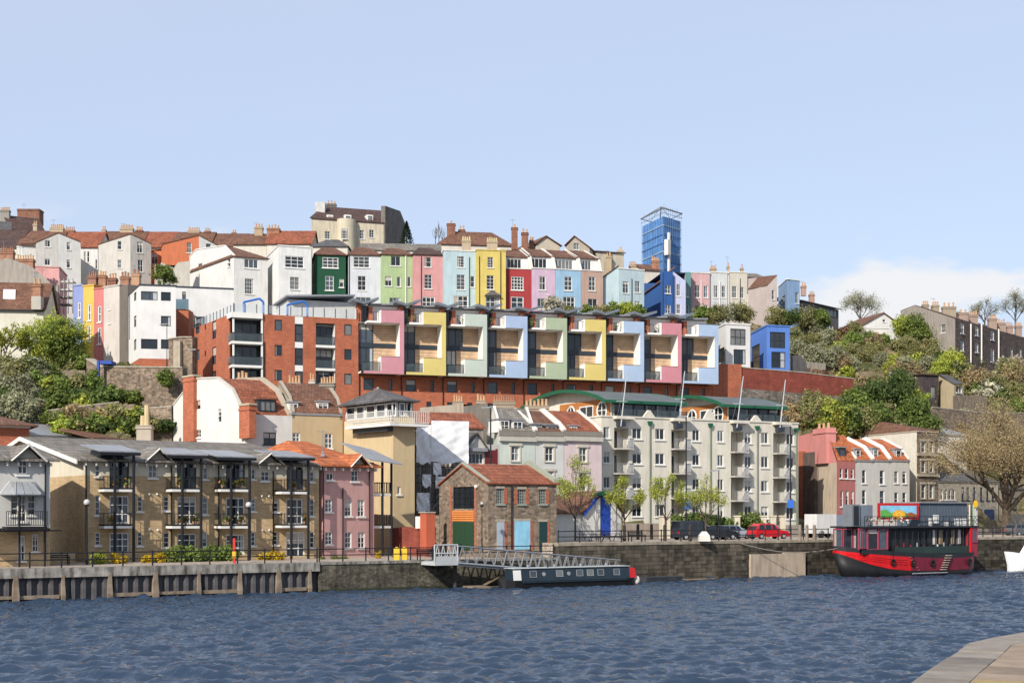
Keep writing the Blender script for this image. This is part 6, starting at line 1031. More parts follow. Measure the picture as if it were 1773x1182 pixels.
b.roof(TILE_BR, 'hip', zt+.1, ZZ('B5', 186, 196), .1, .4)
b = Bld('stone_row', 'low grey stone row with tall windows and dark blue door behind the bare tree', 'terrace', 'B5', 1080, 188.6, 1452, 196, 3.9, 8); zt = b.z(1200, 556); ws = [(x, 600, x+16, 662, 1, 2, dict(fm=WHITE)) for x in (1095, 1120, 1145, 1170)]+[(x, 584, x+16, 664, 1, 2, dict(fm=ANTH)) for x in (1225, 1256, 1296, 1340, 1378, 1412)]+[(x, 740, x+22, 820, 2, 2) for x in (1100, 1160, 1230, 1290)]
b.walls(stucco('#b3a68f', .3), zt, wins={'F': ws}, coping=STONE); panel(b, 'F', 'blue_door', mat('navy_door', (.02, .04, .10), .5), 1365, 722, 1426, 862); b.roof(SLATE, 'mono', zt, zt+2.8, .1)
b = Bld('stone_row', 'grey stone house beyond the bare tree by the road', 'house', 'B5', 1480, 196, 1760, 202, 3.9, 8); b.walls(stucco('#8d8271', .3), b.z(1600, 600), wins={'F': [(1545, 650, 1590, 720, 2, 2, dict(fm=ANTH)), (1640, 650, 1690, 720, 2, 2)]}); b.roof(SLATE, 'mono', b.zt, b.zt+2, .2)
freewall('front_wall', 'low stone wall by the road beyond the bare tree', 'B5', [(1530, 750, 186), (1700, 752, 190)], 3.6, STONE, .4)
# slate roofs behind
b = Bld('slate_roof_house', 'low slate roofed house behind the cream building', 'house', 'B5', 960, 202, 1260, 206, 5, 8); b.walls(OFFW, b.z(1050, 262)); b.roof(METR, 'mono', b.zt, b.zt+2.2, .2)
# ================================================================ HILLSIDE
CTRL = [(x, y, D, 4) for x, y, D in [(-60, 640, 186), (0, 628, 184), (100, 632, 180), (160, 632, 176), (230, 628, 182), (300, 640, 176), (60, 655, 168), (150, 655, 170), (-60, 700, 160), (0, 690, 160), (60, 690, 160), (120, 690, 160), (170, 700, 160), (240, 708, 158), (300, 712, 156), (0, 745, 148), (100, 745, 150), (200, 745, 150), (300, 750, 150), (-100, 760, 148),
    (1400, 560, 270), (1450, 575, 262), (1480, 585, 262), (1540, 590, 258), (1600, 600, 250), (1380, 600, 235), (1440, 620, 235), (1500, 640, 232), (1560, 640, 232), (1620, 645, 235), (1700, 648, 240), (1780, 650, 245), (1400, 650, 214), (1480, 665, 214), (1560, 690, 218), (1640, 695, 220), (1720, 690, 226), (1800, 690, 232), (1420, 715, 200), (1500, 725, 202), (1600, 740, 205), (1700, 735, 212), (1800, 735, 218), (1400, 755, 192), (1500, 770, 196), (1600, 775, 200), (1720, 770, 206), (1820, 770, 212),
    (1000, 556, 226), (1100, 556, 228), (1200, 562, 232), (1300, 560, 238), (960, 556, 226), (1230, 556, 245)]]
def terrain():
    P = [(*PT('P', x, y, D), w) for x, y, D, w in CTRL]+[(x, y, z, 1) for x, y, z in ROOTS]
    for X in range(-500, 600, 60): P += [(X, 560, 60, 2), (X, 700, 60, 2), (X, 380, 54, 2)]
    for X, Y in ((-160, 160), (-160, 220), (-160, 290), (-220, 130)): P.append((X, Y, {160: 14, 220: 30, 290: 46, 130: 4}[Y], 3))
    for X, Y in ((170, 220), (170, 260), (170, 320), (220, 240)): P.append((X, Y, {220: 12, 260: 28, 320: 42, 240: 14}[Y], 3))
    P = np.array(P); xs = np.concatenate([np.linspace(-500, -95, 30), np.arange(-93, 126, 1.7), np.linspace(128, 600, 30)]); ys = np.concatenate([np.arange(134, 330, 1.7), np.linspace(332, 720, 40)])
    X, Y = np.meshgrid(xs, ys); Z = np.zeros_like(X)
    for i in range(X.shape[0]):
        d2 = (X[i][:, None]-P[:, 0])**2+(Y[i][:, None]-P[:, 1])**2+4; w = P[:, 3]/d2**2; Z[i] = (w*P[:, 2]).sum(1)/w.sum(1)
    r = np.random.default_rng(5)
    for k in range(24): a = r.uniform(0, 6.28); f = r.uniform(.15, 1.2); Z += .16/f**.6*.5*np.sin(f*(X*math.cos(a)+Y*math.sin(a))+r.uniform(0, 6))
    off = (X-QE.a.x)*QE.n.x+(Y-QE.a.y)*QE.n.y; Z = np.where(off < 24, -3, Z)
    return xs, ys, Z
TX, TY, TZ = terrain()
def tz(x, y):
    i = min(max(np.searchsorted(TY, y)-1, 0), len(TY)-2); j = min(max(np.searchsorted(TX, x)-1, 0), len(TX)-2)
    fy = (y-TY[i])/(TY[i+1]-TY[i]); fx = (x-TX[j])/(TX[j+1]-TX[j]); return float((TZ[i, j]*(1-fx)+TZ[i, j+1]*fx)*(1-fy)+(TZ[i+1, j]*(1-fx)+TZ[i+1, j+1]*fx)*fy)
def ground(x, y, d0=140, d1=330):
    D = d0
    while D < d1:
        p = PT('P', x, y, D)
        if p.z <= tz(p.x, p.y): return p
        D += .8
    return None
def build_terrain():
    n, m = len(TY), len(TX); X, Y = np.meshgrid(TX, TY); v = np.stack([X, Y, TZ], -1).reshape(-1, 3); idx = np.arange(n*m).reshape(n, m); q = np.stack([idx[:-1, :-1], idx[:-1, 1:], idx[1:, 1:], idx[1:, :-1]], -1).reshape(-1, 4)
    me = bpy.data.meshes.new('hillside'); me.from_pydata(v.tolist(), [], q.tolist()); me.polygons.foreach_set('use_smooth', [True]*len(q))
    me.materials.append(mat('hill_grass_and_earth', (.075, .085, .03), .95, .3, .12, 0, 'mix', .6, p2=(.16, .12, .075))); o = bpy.data.objects.new('hillside', me); COL.objects.link(o); struct(o)
build_terrain()
# ================================================================ VEGETATION
def leaf_mesh(name, n, rad, size, clumps, mtl, seed, shell=.55, flat=.0, fill=None, up=.3):
    """leaf-sized faces gathered in clumps through the volume of an uneven crown"""
    r = np.random.default_rng(seed); c = r.normal(size=(clumps, 3)); c /= np.linalg.norm(c, axis=1)[:, None]; c *= (shell+(1-shell)*r.random((clumps, 1)))*np.array(rad)*r.uniform(.65, 1.08, (clumps, 1)); c[:, 2] = np.maximum(c[:, 2], -rad[2]*.85)
    k = r.integers(0, clumps, n); cr = r.uniform(.18, .42, clumps)*np.mean(rad); p = c[k]+r.normal(size=(n, 3))*cr[k][:, None]*np.array([.62, .62, .5])
    d = r.normal(size=(n, 3)); d /= np.linalg.norm(d, axis=1)[:, None]; nrm = (p-c[k])/cr[k][:, None]+r.normal(size=(n, 3))*.6+np.array([0, 0, up]); nrm /= np.linalg.norm(nrm, axis=1)[:, None]; d -= nrm*(d*nrm).sum(1)[:, None]; d /= np.linalg.norm(d, axis=1)[:, None]+1e-6; e = np.cross(nrm, d)
    s = size*r.uniform(.55, 1.35, (n, 1)); a = d*s; b_ = e*s*.62; v = np.stack([p-a, p-b_*.9+a*.1, p+a, p+b_*.9+a*.1], 1).reshape(-1, 3); f = np.arange(4*n).reshape(-1, 4)
    me = bpy.data.meshes.new(name); me.vertices.add(4*n); me.vertices.foreach_set('co', v.ravel()); me.loops.add(4*n); me.loops.foreach_set('vertex_index', f.ravel()); me.polygons.add(n); me.polygons.foreach_set('loop_start', np.arange(0, 4*n, 4)); me.polygons.foreach_set('loop_total', np.full(n, 4)); me.update(); me.materials.append(mtl); return me
BUSH = {k: [leaf_mesh('shrub', 1500, (1, 1, .8), .15, 26, LEAFM[k], 10+i+7*j) for i in range(2)] for j, k in enumerate(LEAFM)}
BIG = {k: [leaf_mesh('shrub', 5200, (1, 1, .85), .075, 46, LEAFM[k], 70+i+7*j, .4) for i in range(2)] for j, k in enumerate(('dark', 'mid', 'olive', 'spring', 'brown', 'grey'))}
cnt = 0
def bush(k, p, r, label, group, h=1.0, name='shrub', cat='shrub'):
    global cnt
    o = bpy.data.objects.new(name, (BIG if r > 1.7 and k in BIG else BUSH)[k][cnt % 2]); COL.objects.link(o); o.location = (p.x, p.y, p.z+r*.55*h); o.scale = (r, r*random.uniform(.8, 1.1), r*h); o.rotation_euler = (0, 0, random.random()*6.28); cnt += 1; return tag(o, label, cat, group)
KW = {'spring': 'bright yellow-green', 'mid': 'mid green', 'dark': 'dense dark green', 'olive': 'olive green', 'brown': 'bare brown', 'gold': 'golden', 'grey': 'grey-green', 'redbrown': 'reddish brown', 'blossom': 'pale blossoming', 'conifer': 'blackish conifer'}
def scatter(n, x0, x1, y0, y1, kinds, r0, r1, where, excl=[], d0=140):
    for i in range(n):
        x, y = random.uniform(x0, x1), random.uniform(y0, y1)
        if any(a < x < c and b_ < y < d for a, b_, c, d in excl): continue
        p = ground(x, y, d0)
        if p is None: continue
        k = random.choice(kinds); bush(k, p, random.uniform(r0, r1), f'{KW[k]} shrub {where}', f'shrubs {where}', random.uniform(.75, 1.25))
LS = 'on the left hillside'; RS = 'on the right hillside'
scatter(26, -20, 70, 655, 740, ['grey', 'dark', 'olive', 'grey'], 1.4, 2.6, LS); scatter(16, 55, 140, 645, 690, ['mid', 'mid', 'spring', 'olive'], .8, 1.6, LS); scatter(22, 70, 230, 685, 712, ['dark', 'dark', 'mid'], .9, 1.7, LS); scatter(26, 60, 300, 712, 748, ['mid', 'olive', 'dark', 'spring', 'brown', 'gold'], .7, 1.5, LS); scatter(10, 0, 150, 630, 650, ['dark', 'olive', 'mid'], .8, 1.5, LS)
scatter(26, 1372, 1480, 560, 640, ['grey', 'olive', 'mid', 'grey'], 1.2, 2.4, RS, [(1298, 550, 1372, 640)]); scatter(16, 1480, 1620, 600, 640, ['mid', 'olive', 'grey', 'brown', 'spring'], 1.0, 2.2, RS); scatter(24, 1450, 1580, 625, 690, ['mid', 'olive', 'brown', 'redbrown', 'grey', 'spring', 'brown'], 1.0, 2.3, RS); scatter(14, 1620, 1690, 600, 650, ['dark', 'mid', 'spring'], 1.4, 2.6, RS); scatter(26, 1640, 1790, 640, 700, ['mid', 'olive', 'grey', 'brown', 'blossom', 'dark'], 1.3, 2.6, RS, [(1600, 655, 1672, 695)]); scatter(40, 1400, 1620, 690, 765, ['dark', 'mid', 'mid', 'dark', 'spring', 'olive'], 1.6, 3.0, RS); scatter(26, 1335, 1440, 672, 745, ['brown', 'brown', 'olive', 'redbrown'], 1.3, 2.4, RS); scatter(22, 1600, 1790, 705, 770, ['olive', 'brown', 'mid', 'grey'], 1.2, 2.3, RS)
scatter(46, 1425, 1560, 572, 632, ['grey', 'olive', 'mid', 'brown', 'spring', 'redbrown', 'olive'], .8, 1.7, RS, [(1485, 540, 1562, 588)])
HT = 'along the foot of the painted houses'
for x, y, D, r, k in ((958, 541, 228, 2.0, 'blossom'), (985, 548, 228, 1.3, 'olive'), (1016, 548, 228, 1.4, 'mid'), (1040, 548, 228, 1.5, 'olive'), (1062, 547, 229, 1.6, 'mid'), (1085, 546, 229, 1.7, 'spring'), (1106, 548, 230, 1.4, 'mid'), (1215, 552, 236, 1.7, 'mid'), (1240, 555, 236, 1.9, 'olive'), (1262, 552, 238, 1.9, 'grey'), (1285, 553, 240, 2.0, 'olive'), (1232, 550, 236, 1.2, 'dark'), (1345, 560, 250, 2.2, 'olive'), (1365, 562, 250, 2.2, 'dark'), (1395, 560, 255, 2.2, 'olive'), (1420, 563, 255, 2, 'mid'), (1575, 585, 258, 3.0, 'mid'), (1590, 592, 256, 2.6, 'mid'), (1562, 578, 258, 2.2, 'spring'), (285, 488, 232, 1.9, 'mid')): bush(k, PT('P', x, y, D), r, f'{KW[k]} shrub {HT}', f'shrubs {HT}')
for x, y, D, r, k in [(x, 470+random.uniform(-15, 30), 154.2, random.uniform(.8, 1.5), random.choice(['mid', 'olive', 'mid', 'spring', 'brown'])) for x in range(340, 820, 42)]+[(x, 545+random.uniform(-15, 20), 151.5, random.uniform(.8, 1.4), random.choice(['mid', 'olive', 'dark', 'spring'])) for x in range(420, 1180, 48)]+[(x, 350+random.uniform(-20, 15), 161, random.uniform(.9, 1.5), random.choice(['dark', 'mid', 'dark'])) for x in range(330, 930, 45)]+[(1130, 200, 161, 1.1, 'mid'), (1140, 235, 161, .9, 'mid'), (930, 450, 152, 1.2, 'spring'), (960, 470, 152, 1.0, 'mid')]+[(x, 260+random.uniform(-20, 30), 164, random.uniform(1.0, 1.6), random.choice(['mid', 'mid', 'olive', 'spring'])) for x in range(250, 640, 48)]: bush(k, PT('A6', x, y+30, D), r, f'{KW[k]} shrub growing against the left stone walls', 'shrubs against the left stone walls', random.uniform(.7, 1.1))
# planting on the quays
QL = 'in the border before the brick apartments'
for x0, x1, y0, y1, k in ((568, 682, 752, 862, 'spring'), (702, 812, 805, 862, 'gold'), (905, 985, 775, 858, 'gold'), (985, 1070, 782, 858, 'gold')):
    D = 108.5+.0085*(x0-560); p = PT('B1', (x0+x1)/2, y1, D); p.z = ZL; r = (x1-x0)/3.693/F*D/2; bush(k, p, r*1.05, f'{KW[k]} round shrub {QL}', f'shrubs {QL}', .8 if y1-y0 < 70 else 1)
for x0, x1, y0 in ((1072, 1262, 765), (1300, 1482, 758)):
    D = 108.5+.0085*(x0-560); a = PT('B1', x0, 858, D); c = PT('B1', x1, 858, D+1.6); n = 4
    for i in range(n): p = a.lerp(c, (i+.5)/n); p.z = ZL; bush('mid', p, .95, f'clipped green hedge bush {QL}', f'hedge bushes {QL}', .95)
for x0, x1, k, h in ((110, 200, 'gold', .9), (200, 290, 'gold', .9), (520, 570, 'mid', .5), (600, 660, 'mid', .45), (660, 720, 'mid', .45), (905, 945, 'gold', 1.6), (1020, 1060, 'redbrown', 1.2)):
    D = 117+.006*x0; p = PT('B6', (x0+x1)/2, 805, D); p.z = ZL; r = (x1-x0)/3.94/F*D/2*1.1; bush(k, p, r, f'{KW[k]} low bush before the pink and brick apartments', 'bushes before the pink apartments', h)
for x, y, r, k in ((1010, 880, 1.6, 'dark'), (1060, 885, 1.5, 'dark'), (1120, 885, 1.5, 'mid'), (1180, 885, 1.5, 'dark'), (1240, 885, 1.3, 'dark'), (1400, 890, 1.5, 'dark'), (1450, 890, 1.5, 'mid'), (1290, 885, 1.2, 'dark')): p = PT('B4', x, y, 153+.01*(x-1000)); p.z = 4.3; bush(k, p, r, f'{KW[k]} hedge shrub before the cream apartments', 'hedge before the cream apartments')
# ---- trees
BARK = mat('bark', (.09, .07, .05), .95, .3, 3, .2, bump=.4)
def branches(mb, p, d, L, r, lev, tips, spread=.55):
    q = p+d*L; mb.tube(p, q, r, r*.68, 6 if lev > 1 else 4, cap=False)
    if lev == 0: tips.append(q); return
    if lev < 3: tips.append(q)
    for k in range(3 if lev > 1 else 3):
        e = (d+Vector((random.gauss(0, spread), random.gauss(0, spread), random.gauss(.12, spread*.6)))).normalized(); branches(mb, p.lerp(q, random.uniform(.55, 1)), e, L*random.uniform(.6, .82), r*.58, lev-1, tips, spread)
def tree(name, label, base, H, R_, k, nl, size, lev=3, trunk=.35, group=None, sq=1.0, tr=None, spread=.55, cat='tree'):
    rt = thing(name, label, cat, tuple(base), group); mb = MB(); tips = []; th = H*trunk; tr = tr or H*.022
    mb.tube(base-Vector((0, 0, .5)), base+Vector((0, 0, th)), tr*1.3, tr, 8); n0 = 5
    for i in range(n0):
        a = 6.28*i/n0+random.random(); e = Vector((math.cos(a)*.75, math.sin(a)*.75, random.uniform(.6, 1.3))).normalized(); branches(mb, base+Vector((0, 0, th*random.uniform(.75, 1))), e, (H-th)*.36, tr*.62, lev, tips, spread)
    branches(mb, base+Vector((0, 0, th)), Vector((0, 0, 1)), (H-th)*.4, tr*.75, lev, tips, spread)
    # fit the limbs into the crown envelope
    c = base+Vector((0, 0, th+(H-th)*.5)); hv = (H-th)*.55
    def fit(v):
        d = Vector(v)-c; s_ = math.sqrt((d.x/R_)**2+(d.y/R_)**2+(d.z/hv)**2); return tuple(Vector(v) if s_ < 1 or v[2] < base.z+th else c+d/s_**.75)
    mb.v = [fit(v) for v in mb.v]; tips = [Vector(fit(t)) for t in tips]; mb.build('trunk', BARK, rt)
    T = np.array([tuple(t) for t in tips])-np.array(tuple(base)); r = np.random.default_rng(len(tips)+nl); kk = r.integers(0, len(T), nl); p = T[kk]+r.normal(size=(nl, 3))*np.array([1, 1, .8])*R_*.11
    d = r.normal(size=(nl, 3)); d /= np.linalg.norm(d, axis=1)[:, None]; e = np.cross(d, r.normal(size=(nl, 3))); e /= np.linalg.norm(e, axis=1)[:, None]; s_ = size*r.uniform(.5, 1.4, (nl, 1)); v = np.stack([p-d*s_, p-e*s_*.6, p+d*s_, p+e*s_*.6], 1).reshape(-1, 3)
    me = bpy.data.meshes.new('crown'); me.vertices.add(4*nl); me.vertices.foreach_set('co', v.ravel()); me.loops.add(4*nl); me.loops.foreach_set('vertex_index', np.arange(4*nl)); me.polygons.add(nl); me.polygons.foreach_set('loop_start', np.arange(0, 4*nl, 4)); me.polygons.foreach_set('loop_total', np.full(nl, 4)); me.update(); me.materials.append(LEAFM[k]); o = bpy.data.objects.new('crown', me); COL.objects.link(o); o.parent = rt
    return rt
def onground(x, D): X = (x-CX)/F*D; return Vector((X, D, tz(X, D)))
g = PT('P', 94, 645, 176); tree('leafy_tree', 'broad bright green tree before the cream house', g, 8.8, 3.5, 'spring', 11000, .12, trunk=.12); bush('mid', PT('P', 125, 630, 175), 1.9, 'dark green bush at the foot of the bright green tree', 'bushes by the bright tree'); bush('spring', PT('P', 70, 628, 176), 1.9, 'pale green bush at the foot of the bright green tree', 'bushes by the bright tree'); bush('mid', PT('P', 104, 606, 175), 2.6, 'inner leafy mass of the bright green tree', 'bushes by the bright tree')
tree('leafy_tree', 'yellow-green tree at the hill edge before the cream house', PT('P', 2, 640, 174), 6.5, 2.4, 'spring', 3500, .15, trunk=.15)
for x, hh, nm in ((996, 10.2, 'yellow-green young tree beside the white lean-to'), (1081, 8.2, 'young tree by the blue-doored shed'), (1152, 8.6, 'young tree before the low pinkish wall'), (1222, 7.4, 'broad young tree behind the parked dark van')):
    D = 136+.02*(x-996); X = (x-CX)/F*D; tree('street_tree', nm, Vector((X, D, ZR)), hh*.83, 1.75 if x != 1222 else 2.5, 'spring', 3800, .075, 3, .32, 'young street trees on the quay', tr=.08, spread=.3)
tree('bare_tree', 'huge brown budding tree beside the road', Vector(((1742-CX)/F*176, 176, 3.6)), 18, 9.4, 'brown', 56000, .085, 4, .2, tr=.5, spread=.6)
for x, D, hh, rr, nl in ((1490, 318, 9.8, 5.6, 5000), (1705, 330, 8.8, 3.2, 1800), (1758, 325, 10.2, 4.4, 3200), (1650, 345, 5, 3, 900)):
    yb = {1490: 572, 1705: 575, 1758: 575, 1650: 570}[x]; tree('skyline_tree', {1490: 'sparse pale tree on the skyline beside the white gable', 1705: 'slim sparse tree above the dark stone terrace', 1758: 'taller sparse tree above the dark stone terrace', 1650: 'small thin tree behind the terrace chimneys'}[x], PT('P', x, yb, D), hh, rr, 'grey', nl, .12, 4, .3, 'sparse skyline trees', tr=.16)
for x, y0, y1, D in ((754, 385, 425, 300), (760, 378, 425, 301), (766, 390, 425, 300)): tree('poplar', 'thin bare poplar on the skyline right of the mansion', PT('P', x, y1, D), (y1-y0)/F*D, .7, 'brown', 60, .1, 2, .3, 'bare poplars', tr=.07, spread=.2)
rt = thing('conifer', 'dark conifer leaning beside the mansion end wall', 'tree', tuple(PT('P', 704, 425, 294))); s = MB(); p = PT('P', 704, 428, 294); s.tube(p, p+Vector((0, 0, 5.2)), .15, .04); s.build('trunk', BARK, rt); s = MB()
for k in range(1400): h = random.random()**.8; a = random.random()*6.28; rr = 1.6*(1-h)**.8*random.uniform(.5, 1.1); c = p+Vector((math.cos(a)*rr, math.sin(a)*rr, .3+h*5.2)); d = Vector((random.gauss(0, 1), random.gauss(0, 1), random.gauss(-.4, .6))).normalized()*.22; e = d.orthogonal().normalized()*.1; s.poly([c-d, c-e, c+d, c+e])
s.build('crown', LEAFM['conifer'], rt)
rt = thing('golden_conifer', 'golden-green conical conifer behind the coral house', 'tree', tuple(PT('P', 1450, 752, 194))); s = MB(); p = PT('P', 1450, 765, 194); s.tube(p, p+Vector((0, 0, 4.5)), .15, .04); s.build('trunk', BARK, rt); s = MB()
for k in range(1200): h = random.random()**.9; a = random.random()*6.28; rr = 1.6*(1-h)**.8*random.uniform(.6, 1.1); c = p+Vector((math.cos(a)*rr, math.sin(a)*rr, .3+h*4.4)); d = Vector((random.gauss(0, 1), random.gauss(0, 1), random.gauss(.4, .6))).normalized()*.2; e = d.orthogonal().normalized()*.1; s.poly([c-d, c-e, c+d, c+e])
s.build('crown', mat('leaf_golden', (.16, .15, .02), .7, .15, 2, 0, 'island', p2=(.16, .15, .02)), rt)
for x, y, D, r in ((1440, 730, 200, 2.6), (1475, 715, 204, 3.0), (1510, 700, 208, 3.4), (1545, 705, 208, 3.4), (1580, 720, 205, 3.2), (1530, 738, 202, 3.0), (1490, 742, 200, 2.6), (1560, 668, 214, 2.6), (1600, 742, 203, 2.6)): bush('dark' if x != 1475 else 'mid', PT('P', x, y+14, D), r, 'large dark evergreen mass on the right hillside above the coral house', 'evergreens on the right hillside', 1.1, 'evergreen_bush', 'bush')
# ground cover: nobody could count it
def cover():
    r = np.random.default_rng(9); n = 42000; V_ = []
    for x0, x1, y0, y1, m in ((-78, -36, 144, 196, .34), (38, 110, 186, 270, .66)):
        k = int(n*m); X = r.uniform(x0, x1, k); Y = r.uniform(y0, y1, k); Z = np.array([tz(a, c) for a, c in zip(X, Y)]); p = np.stack([X, Y, Z+r.uniform(.0, .25, k)], 1); d = r.normal(size=(k, 3))*[1, 1, .8]; d /= np.linalg.norm(d, axis=1)[:, None]; e = np.cross(d, r.normal(size=(k, 3))); e /= np.linalg.norm(e, axis=1)[:, None]; s_ = .22*r.uniform(.4, 1.5, (k, 1)); V_.append(np.stack([p-d*s_, p-e*s_*.6, p+d*s_, p+e*s_*.6], 1).reshape(-1, 3))
    v = np.concatenate(V_); q = len(v)//4; me = bpy.data.meshes.new('ground_cover'); me.vertices.add(len(v)); me.vertices.foreach_set('co', v.ravel()); me.loops.add(4*q); me.loops.foreach_set('vertex_index', np.arange(4*q)); me.polygons.add(q); me.polygons.foreach_set('loop_start', np.arange(0, 4*q, 4)); me.polygons.foreach_set('loop_total', np.full(q, 4)); me.update(); me.materials.append(LEAFM['olive']); o = bpy.data.objects.new('ground_cover', me); COL.objects.link(o); o['kind'] = 'stuff'; o['label'] = 'low grass and weeds covering the hillside'; o['category'] = 'ground cover'
cover()

def join_small_shrubs(keep=290):
    """the 290 shrubs that show largest stay things of their own; the small rest is one undergrowth mass"""
    sh = [o for o in bpy.data.objects if o.name.split('.')[0] == 'shrub' and o.get('category') == 'shrub']; sh.sort(key=lambda o: -o.scale[0]/o.location[1]); rest = sh[keep:]
    if not rest: return
    V_, F_, mats, mi, base = [], [], [], [], 0
    for o in rest:
        me = o.data; n = len(me.vertices); co_ = np.empty(n*3); me.vertices.foreach_get('co', co_); co_ = co_.reshape(-1, 3)*np.array(o.scale); c, s_ = math.cos(o.rotation_euler[2]), math.sin(o.rotation_euler[2]); x = co_[:, 0]*c-co_[:, 1]*s_; y = co_[:, 0]*s_+co_[:, 1]*c; V_.append(np.stack([x, y, co_[:, 2]], 1)+np.array(o.location)); m = me.materials[0]
        if m not in mats: mats.append(m)
        mi += [mats.index(m)]*(n//4); bpy.data.objects.remove(o)
    v = np.concatenate(V_); q = len(v)//4; me = bpy.data.meshes.new('undergrowth'); me.vertices.add(len(v)); me.vertices.foreach_set('co', v.ravel()); me.loops.add(4*q); me.loops.foreach_set('vertex_index', np.arange(4*q)); me.polygons.add(q); me.polygons.foreach_set('loop_start', np.arange(0, 4*q, 4)); me.polygons.foreach_set('loop_total', np.full(q, 4)); me.update()
    for m in mats: me.materials.append(m)
    me.polygons.foreach_set('material_index', mi); o = bpy.data.objects.new('undergrowth', me); COL.objects.link(o); o['kind'] = 'stuff'; o['label'] = 'low mixed undergrowth between the hillside shrubs'; o['category'] = 'undergrowth'
join_small_shrubs()
# ================================================================ QUAYSIDE THINGS
def rail_run(label, x0, x1, z, off, h=1.1, step=2.3, r=.045, rails=(1.0, .55)):
    u0, u1 = qu(x0), qu(x1); rt = thing('railing', label, 'railing', tuple(QE.pt(u0, z, off))); n = max(1, round((u1-u0)/step))
    for i in range(n+1): s = MB(); u = u0+(u1-u0)*i/n; s.tube(QE.pt(u, z, off), QE.pt(u, z+h, off), r*1.35, n=6); s.ball(QE.pt(u, z+h, off), r*1.9, 4); s.build('post', BALM, rt)
    for f in rails: s = MB(); s.tube(QE.pt(u0, z+h*f-.04, off), QE.pt(u1, z+h*f-.04, off), r, n=6); s.build('rail', BALM, rt)
rail_run('black iron railing along the sheet pile quay', -120, 553, ZL, .45); rail_run('black iron railing between pink building and gangway', 556, 752, ZL, .35); rail_run('black railing before the stone warehouse', 796, 962, ZL, .35); rail_run('black railing along the stone quay by the picnic tables', 972, 1250, ZR, .5); rail_run('black railing along the quay beside the red car', 1262, 1440, ZR, .5, 1.1, 1.7); rail_run('black railing behind the red boat', 1560, 1760, ZR, .5, 1.1, 1.7)
def lamp(label, x, yb, yt, D, globe=True, r=.075, group=None, cat='lamp'):
    p = PT('P', x, yb, D); q = PT('P', x, yt, D); rt = thing('street_lamp', label, cat, tuple(p), group); s = MB(); s.tube(p, p+Vector((0, 0, 1)), r*1.6, r*1.3, 8); s.tube(p+Vector((0, 0, 1)), q, r, r*.8, 8); s.build('post', BALM, rt)
    if globe: s = MB(); s.ball(q+Vector((0, 0, .2)), .25 if r > .05 else .13, 8); s.build('globe', mat('lamp_globe', (.45, .45, .45), .1, .05, 1), rt, smooth=True); s = MB(); s.tube(q+Vector((0, 0, -.08)), q+Vector((0, 0, .06)), .16, .2, 8); s.build('collar', BALM, rt)
    else: s = MB(); s.box(q+Vector((-.9, -.12, -.05)), (1.0, 0, .06), (0, .24, 0), (0, 0, .14)); s.build('lantern', LEAD, rt)
lamp('black globe lamp beside the buff brick gable corner', 150.5, 977, 874, 106.5); lamp('black globe lamp before the last balcony tower', 430.5, 970, 878, 112.5); lamp('tall black lamp post behind the stone warehouse', 849.5, 870, 706, 140, False, .09); lamp('slim lamp by the warehouse green door', 834.5, 950, 875, 121.5, True, .04); lamp('tall black lamp post with blue parking sign', 1188, 925, 722, 146, False, .09); lamp('tall lamp post at the end of the cream apartments', 1368.5, 925, 738, 158, False, .09); lamp('slim grey lamp post beside the parked cars', 1244.5, 930, 815, 141, False, .06); lamp('slim lamp post with lantern by the modern white house', 289, 635, 562, 172, False, .05); lamp('short lantern post by the red brick block', 338, 650, 606, 166, False, .05)
for x, y, D in ((1191, 874, 145.6), (1369, 872, 157.5)): s = MB(); boxat(s, 'P', x-5, y-7, x+5, y+7, D, .06); tag(s.build('parking_sign', mat('sign_blue', (.03, .12, .45), .4)), 'small blue sign on the tall black lamp post' if x < 1300 else 'small blue sign at the end of the cream apartments', 'sign')
GB = 'dark timber bollards on the quay'
for x, yt, yb in ((1081, 905, 935), (1104.5, 903, 928), (1128, 904, 928), (1151, 903, 935), (1385, 910, 931), (1397, 910, 931), (1410, 908, 930), (1195, 905, 930)): D = 143 if yb < 930 else 134; s = MB(); p = PT('P', x, yb, D); p.z = ZR; s.tube(p, p+Vector((0, 0, 1.5)), .17, .15, 8); s.tube(p+Vector((0, 0, 1.5)), p+Vector((0, 0, 1.6)), .15, .08, 8); tag(s.build('bollard', WOODD if x > 1300 else mat('dark_timber', (.04, .03, .025), .8)), 'dark timber bollard on the stone quay', 'bollard', GB)
def xf(o, x, D, z, rz): o.location = ((x-CX)/F*D, D, z); o.rotation_euler = (0, 0, rz); return o
def bench():
    rt = thing('bench', 'dark slatted bench facing the water beside the picnic tables', 'bench')
    for i in range(4): s = MB(); s.cbox(-.9, .9, -.25+i*.13, -.15+i*.13, .43, .47); s.build('seat_slat', BALM, rt)
    for i in range(3): s = MB(); s.cbox(-.9, .9, .27+i*.02, .31+i*.02, .55+i*.15, .65+i*.15); s.build('back_slat', BALM, rt)
    for x in (-.8, .8): s = MB(); s.cbox(x-.04, x+.04, -.25, -.18, 0, .65); s.cbox(x-.04, x+.04, .26, .33, 0, .95); s.cbox(x-.04, x+.04, -.25, .3, .60, .66); s.build('leg_frame', BALM, rt)
    return rt
bn = bench(); xf(bn, 1103, 132.5, ZR, .55)
for x, D, lb in ((16, 105.5, 'bench by the white cottage railing'), (100, 106.5, 'bench beside the buff brick gable wall'), (740, 117.5, 'bench near the gangway platform')): c = copy_tree(bn); c['label'] = lb; xf(c, x, D, ZL, .55)
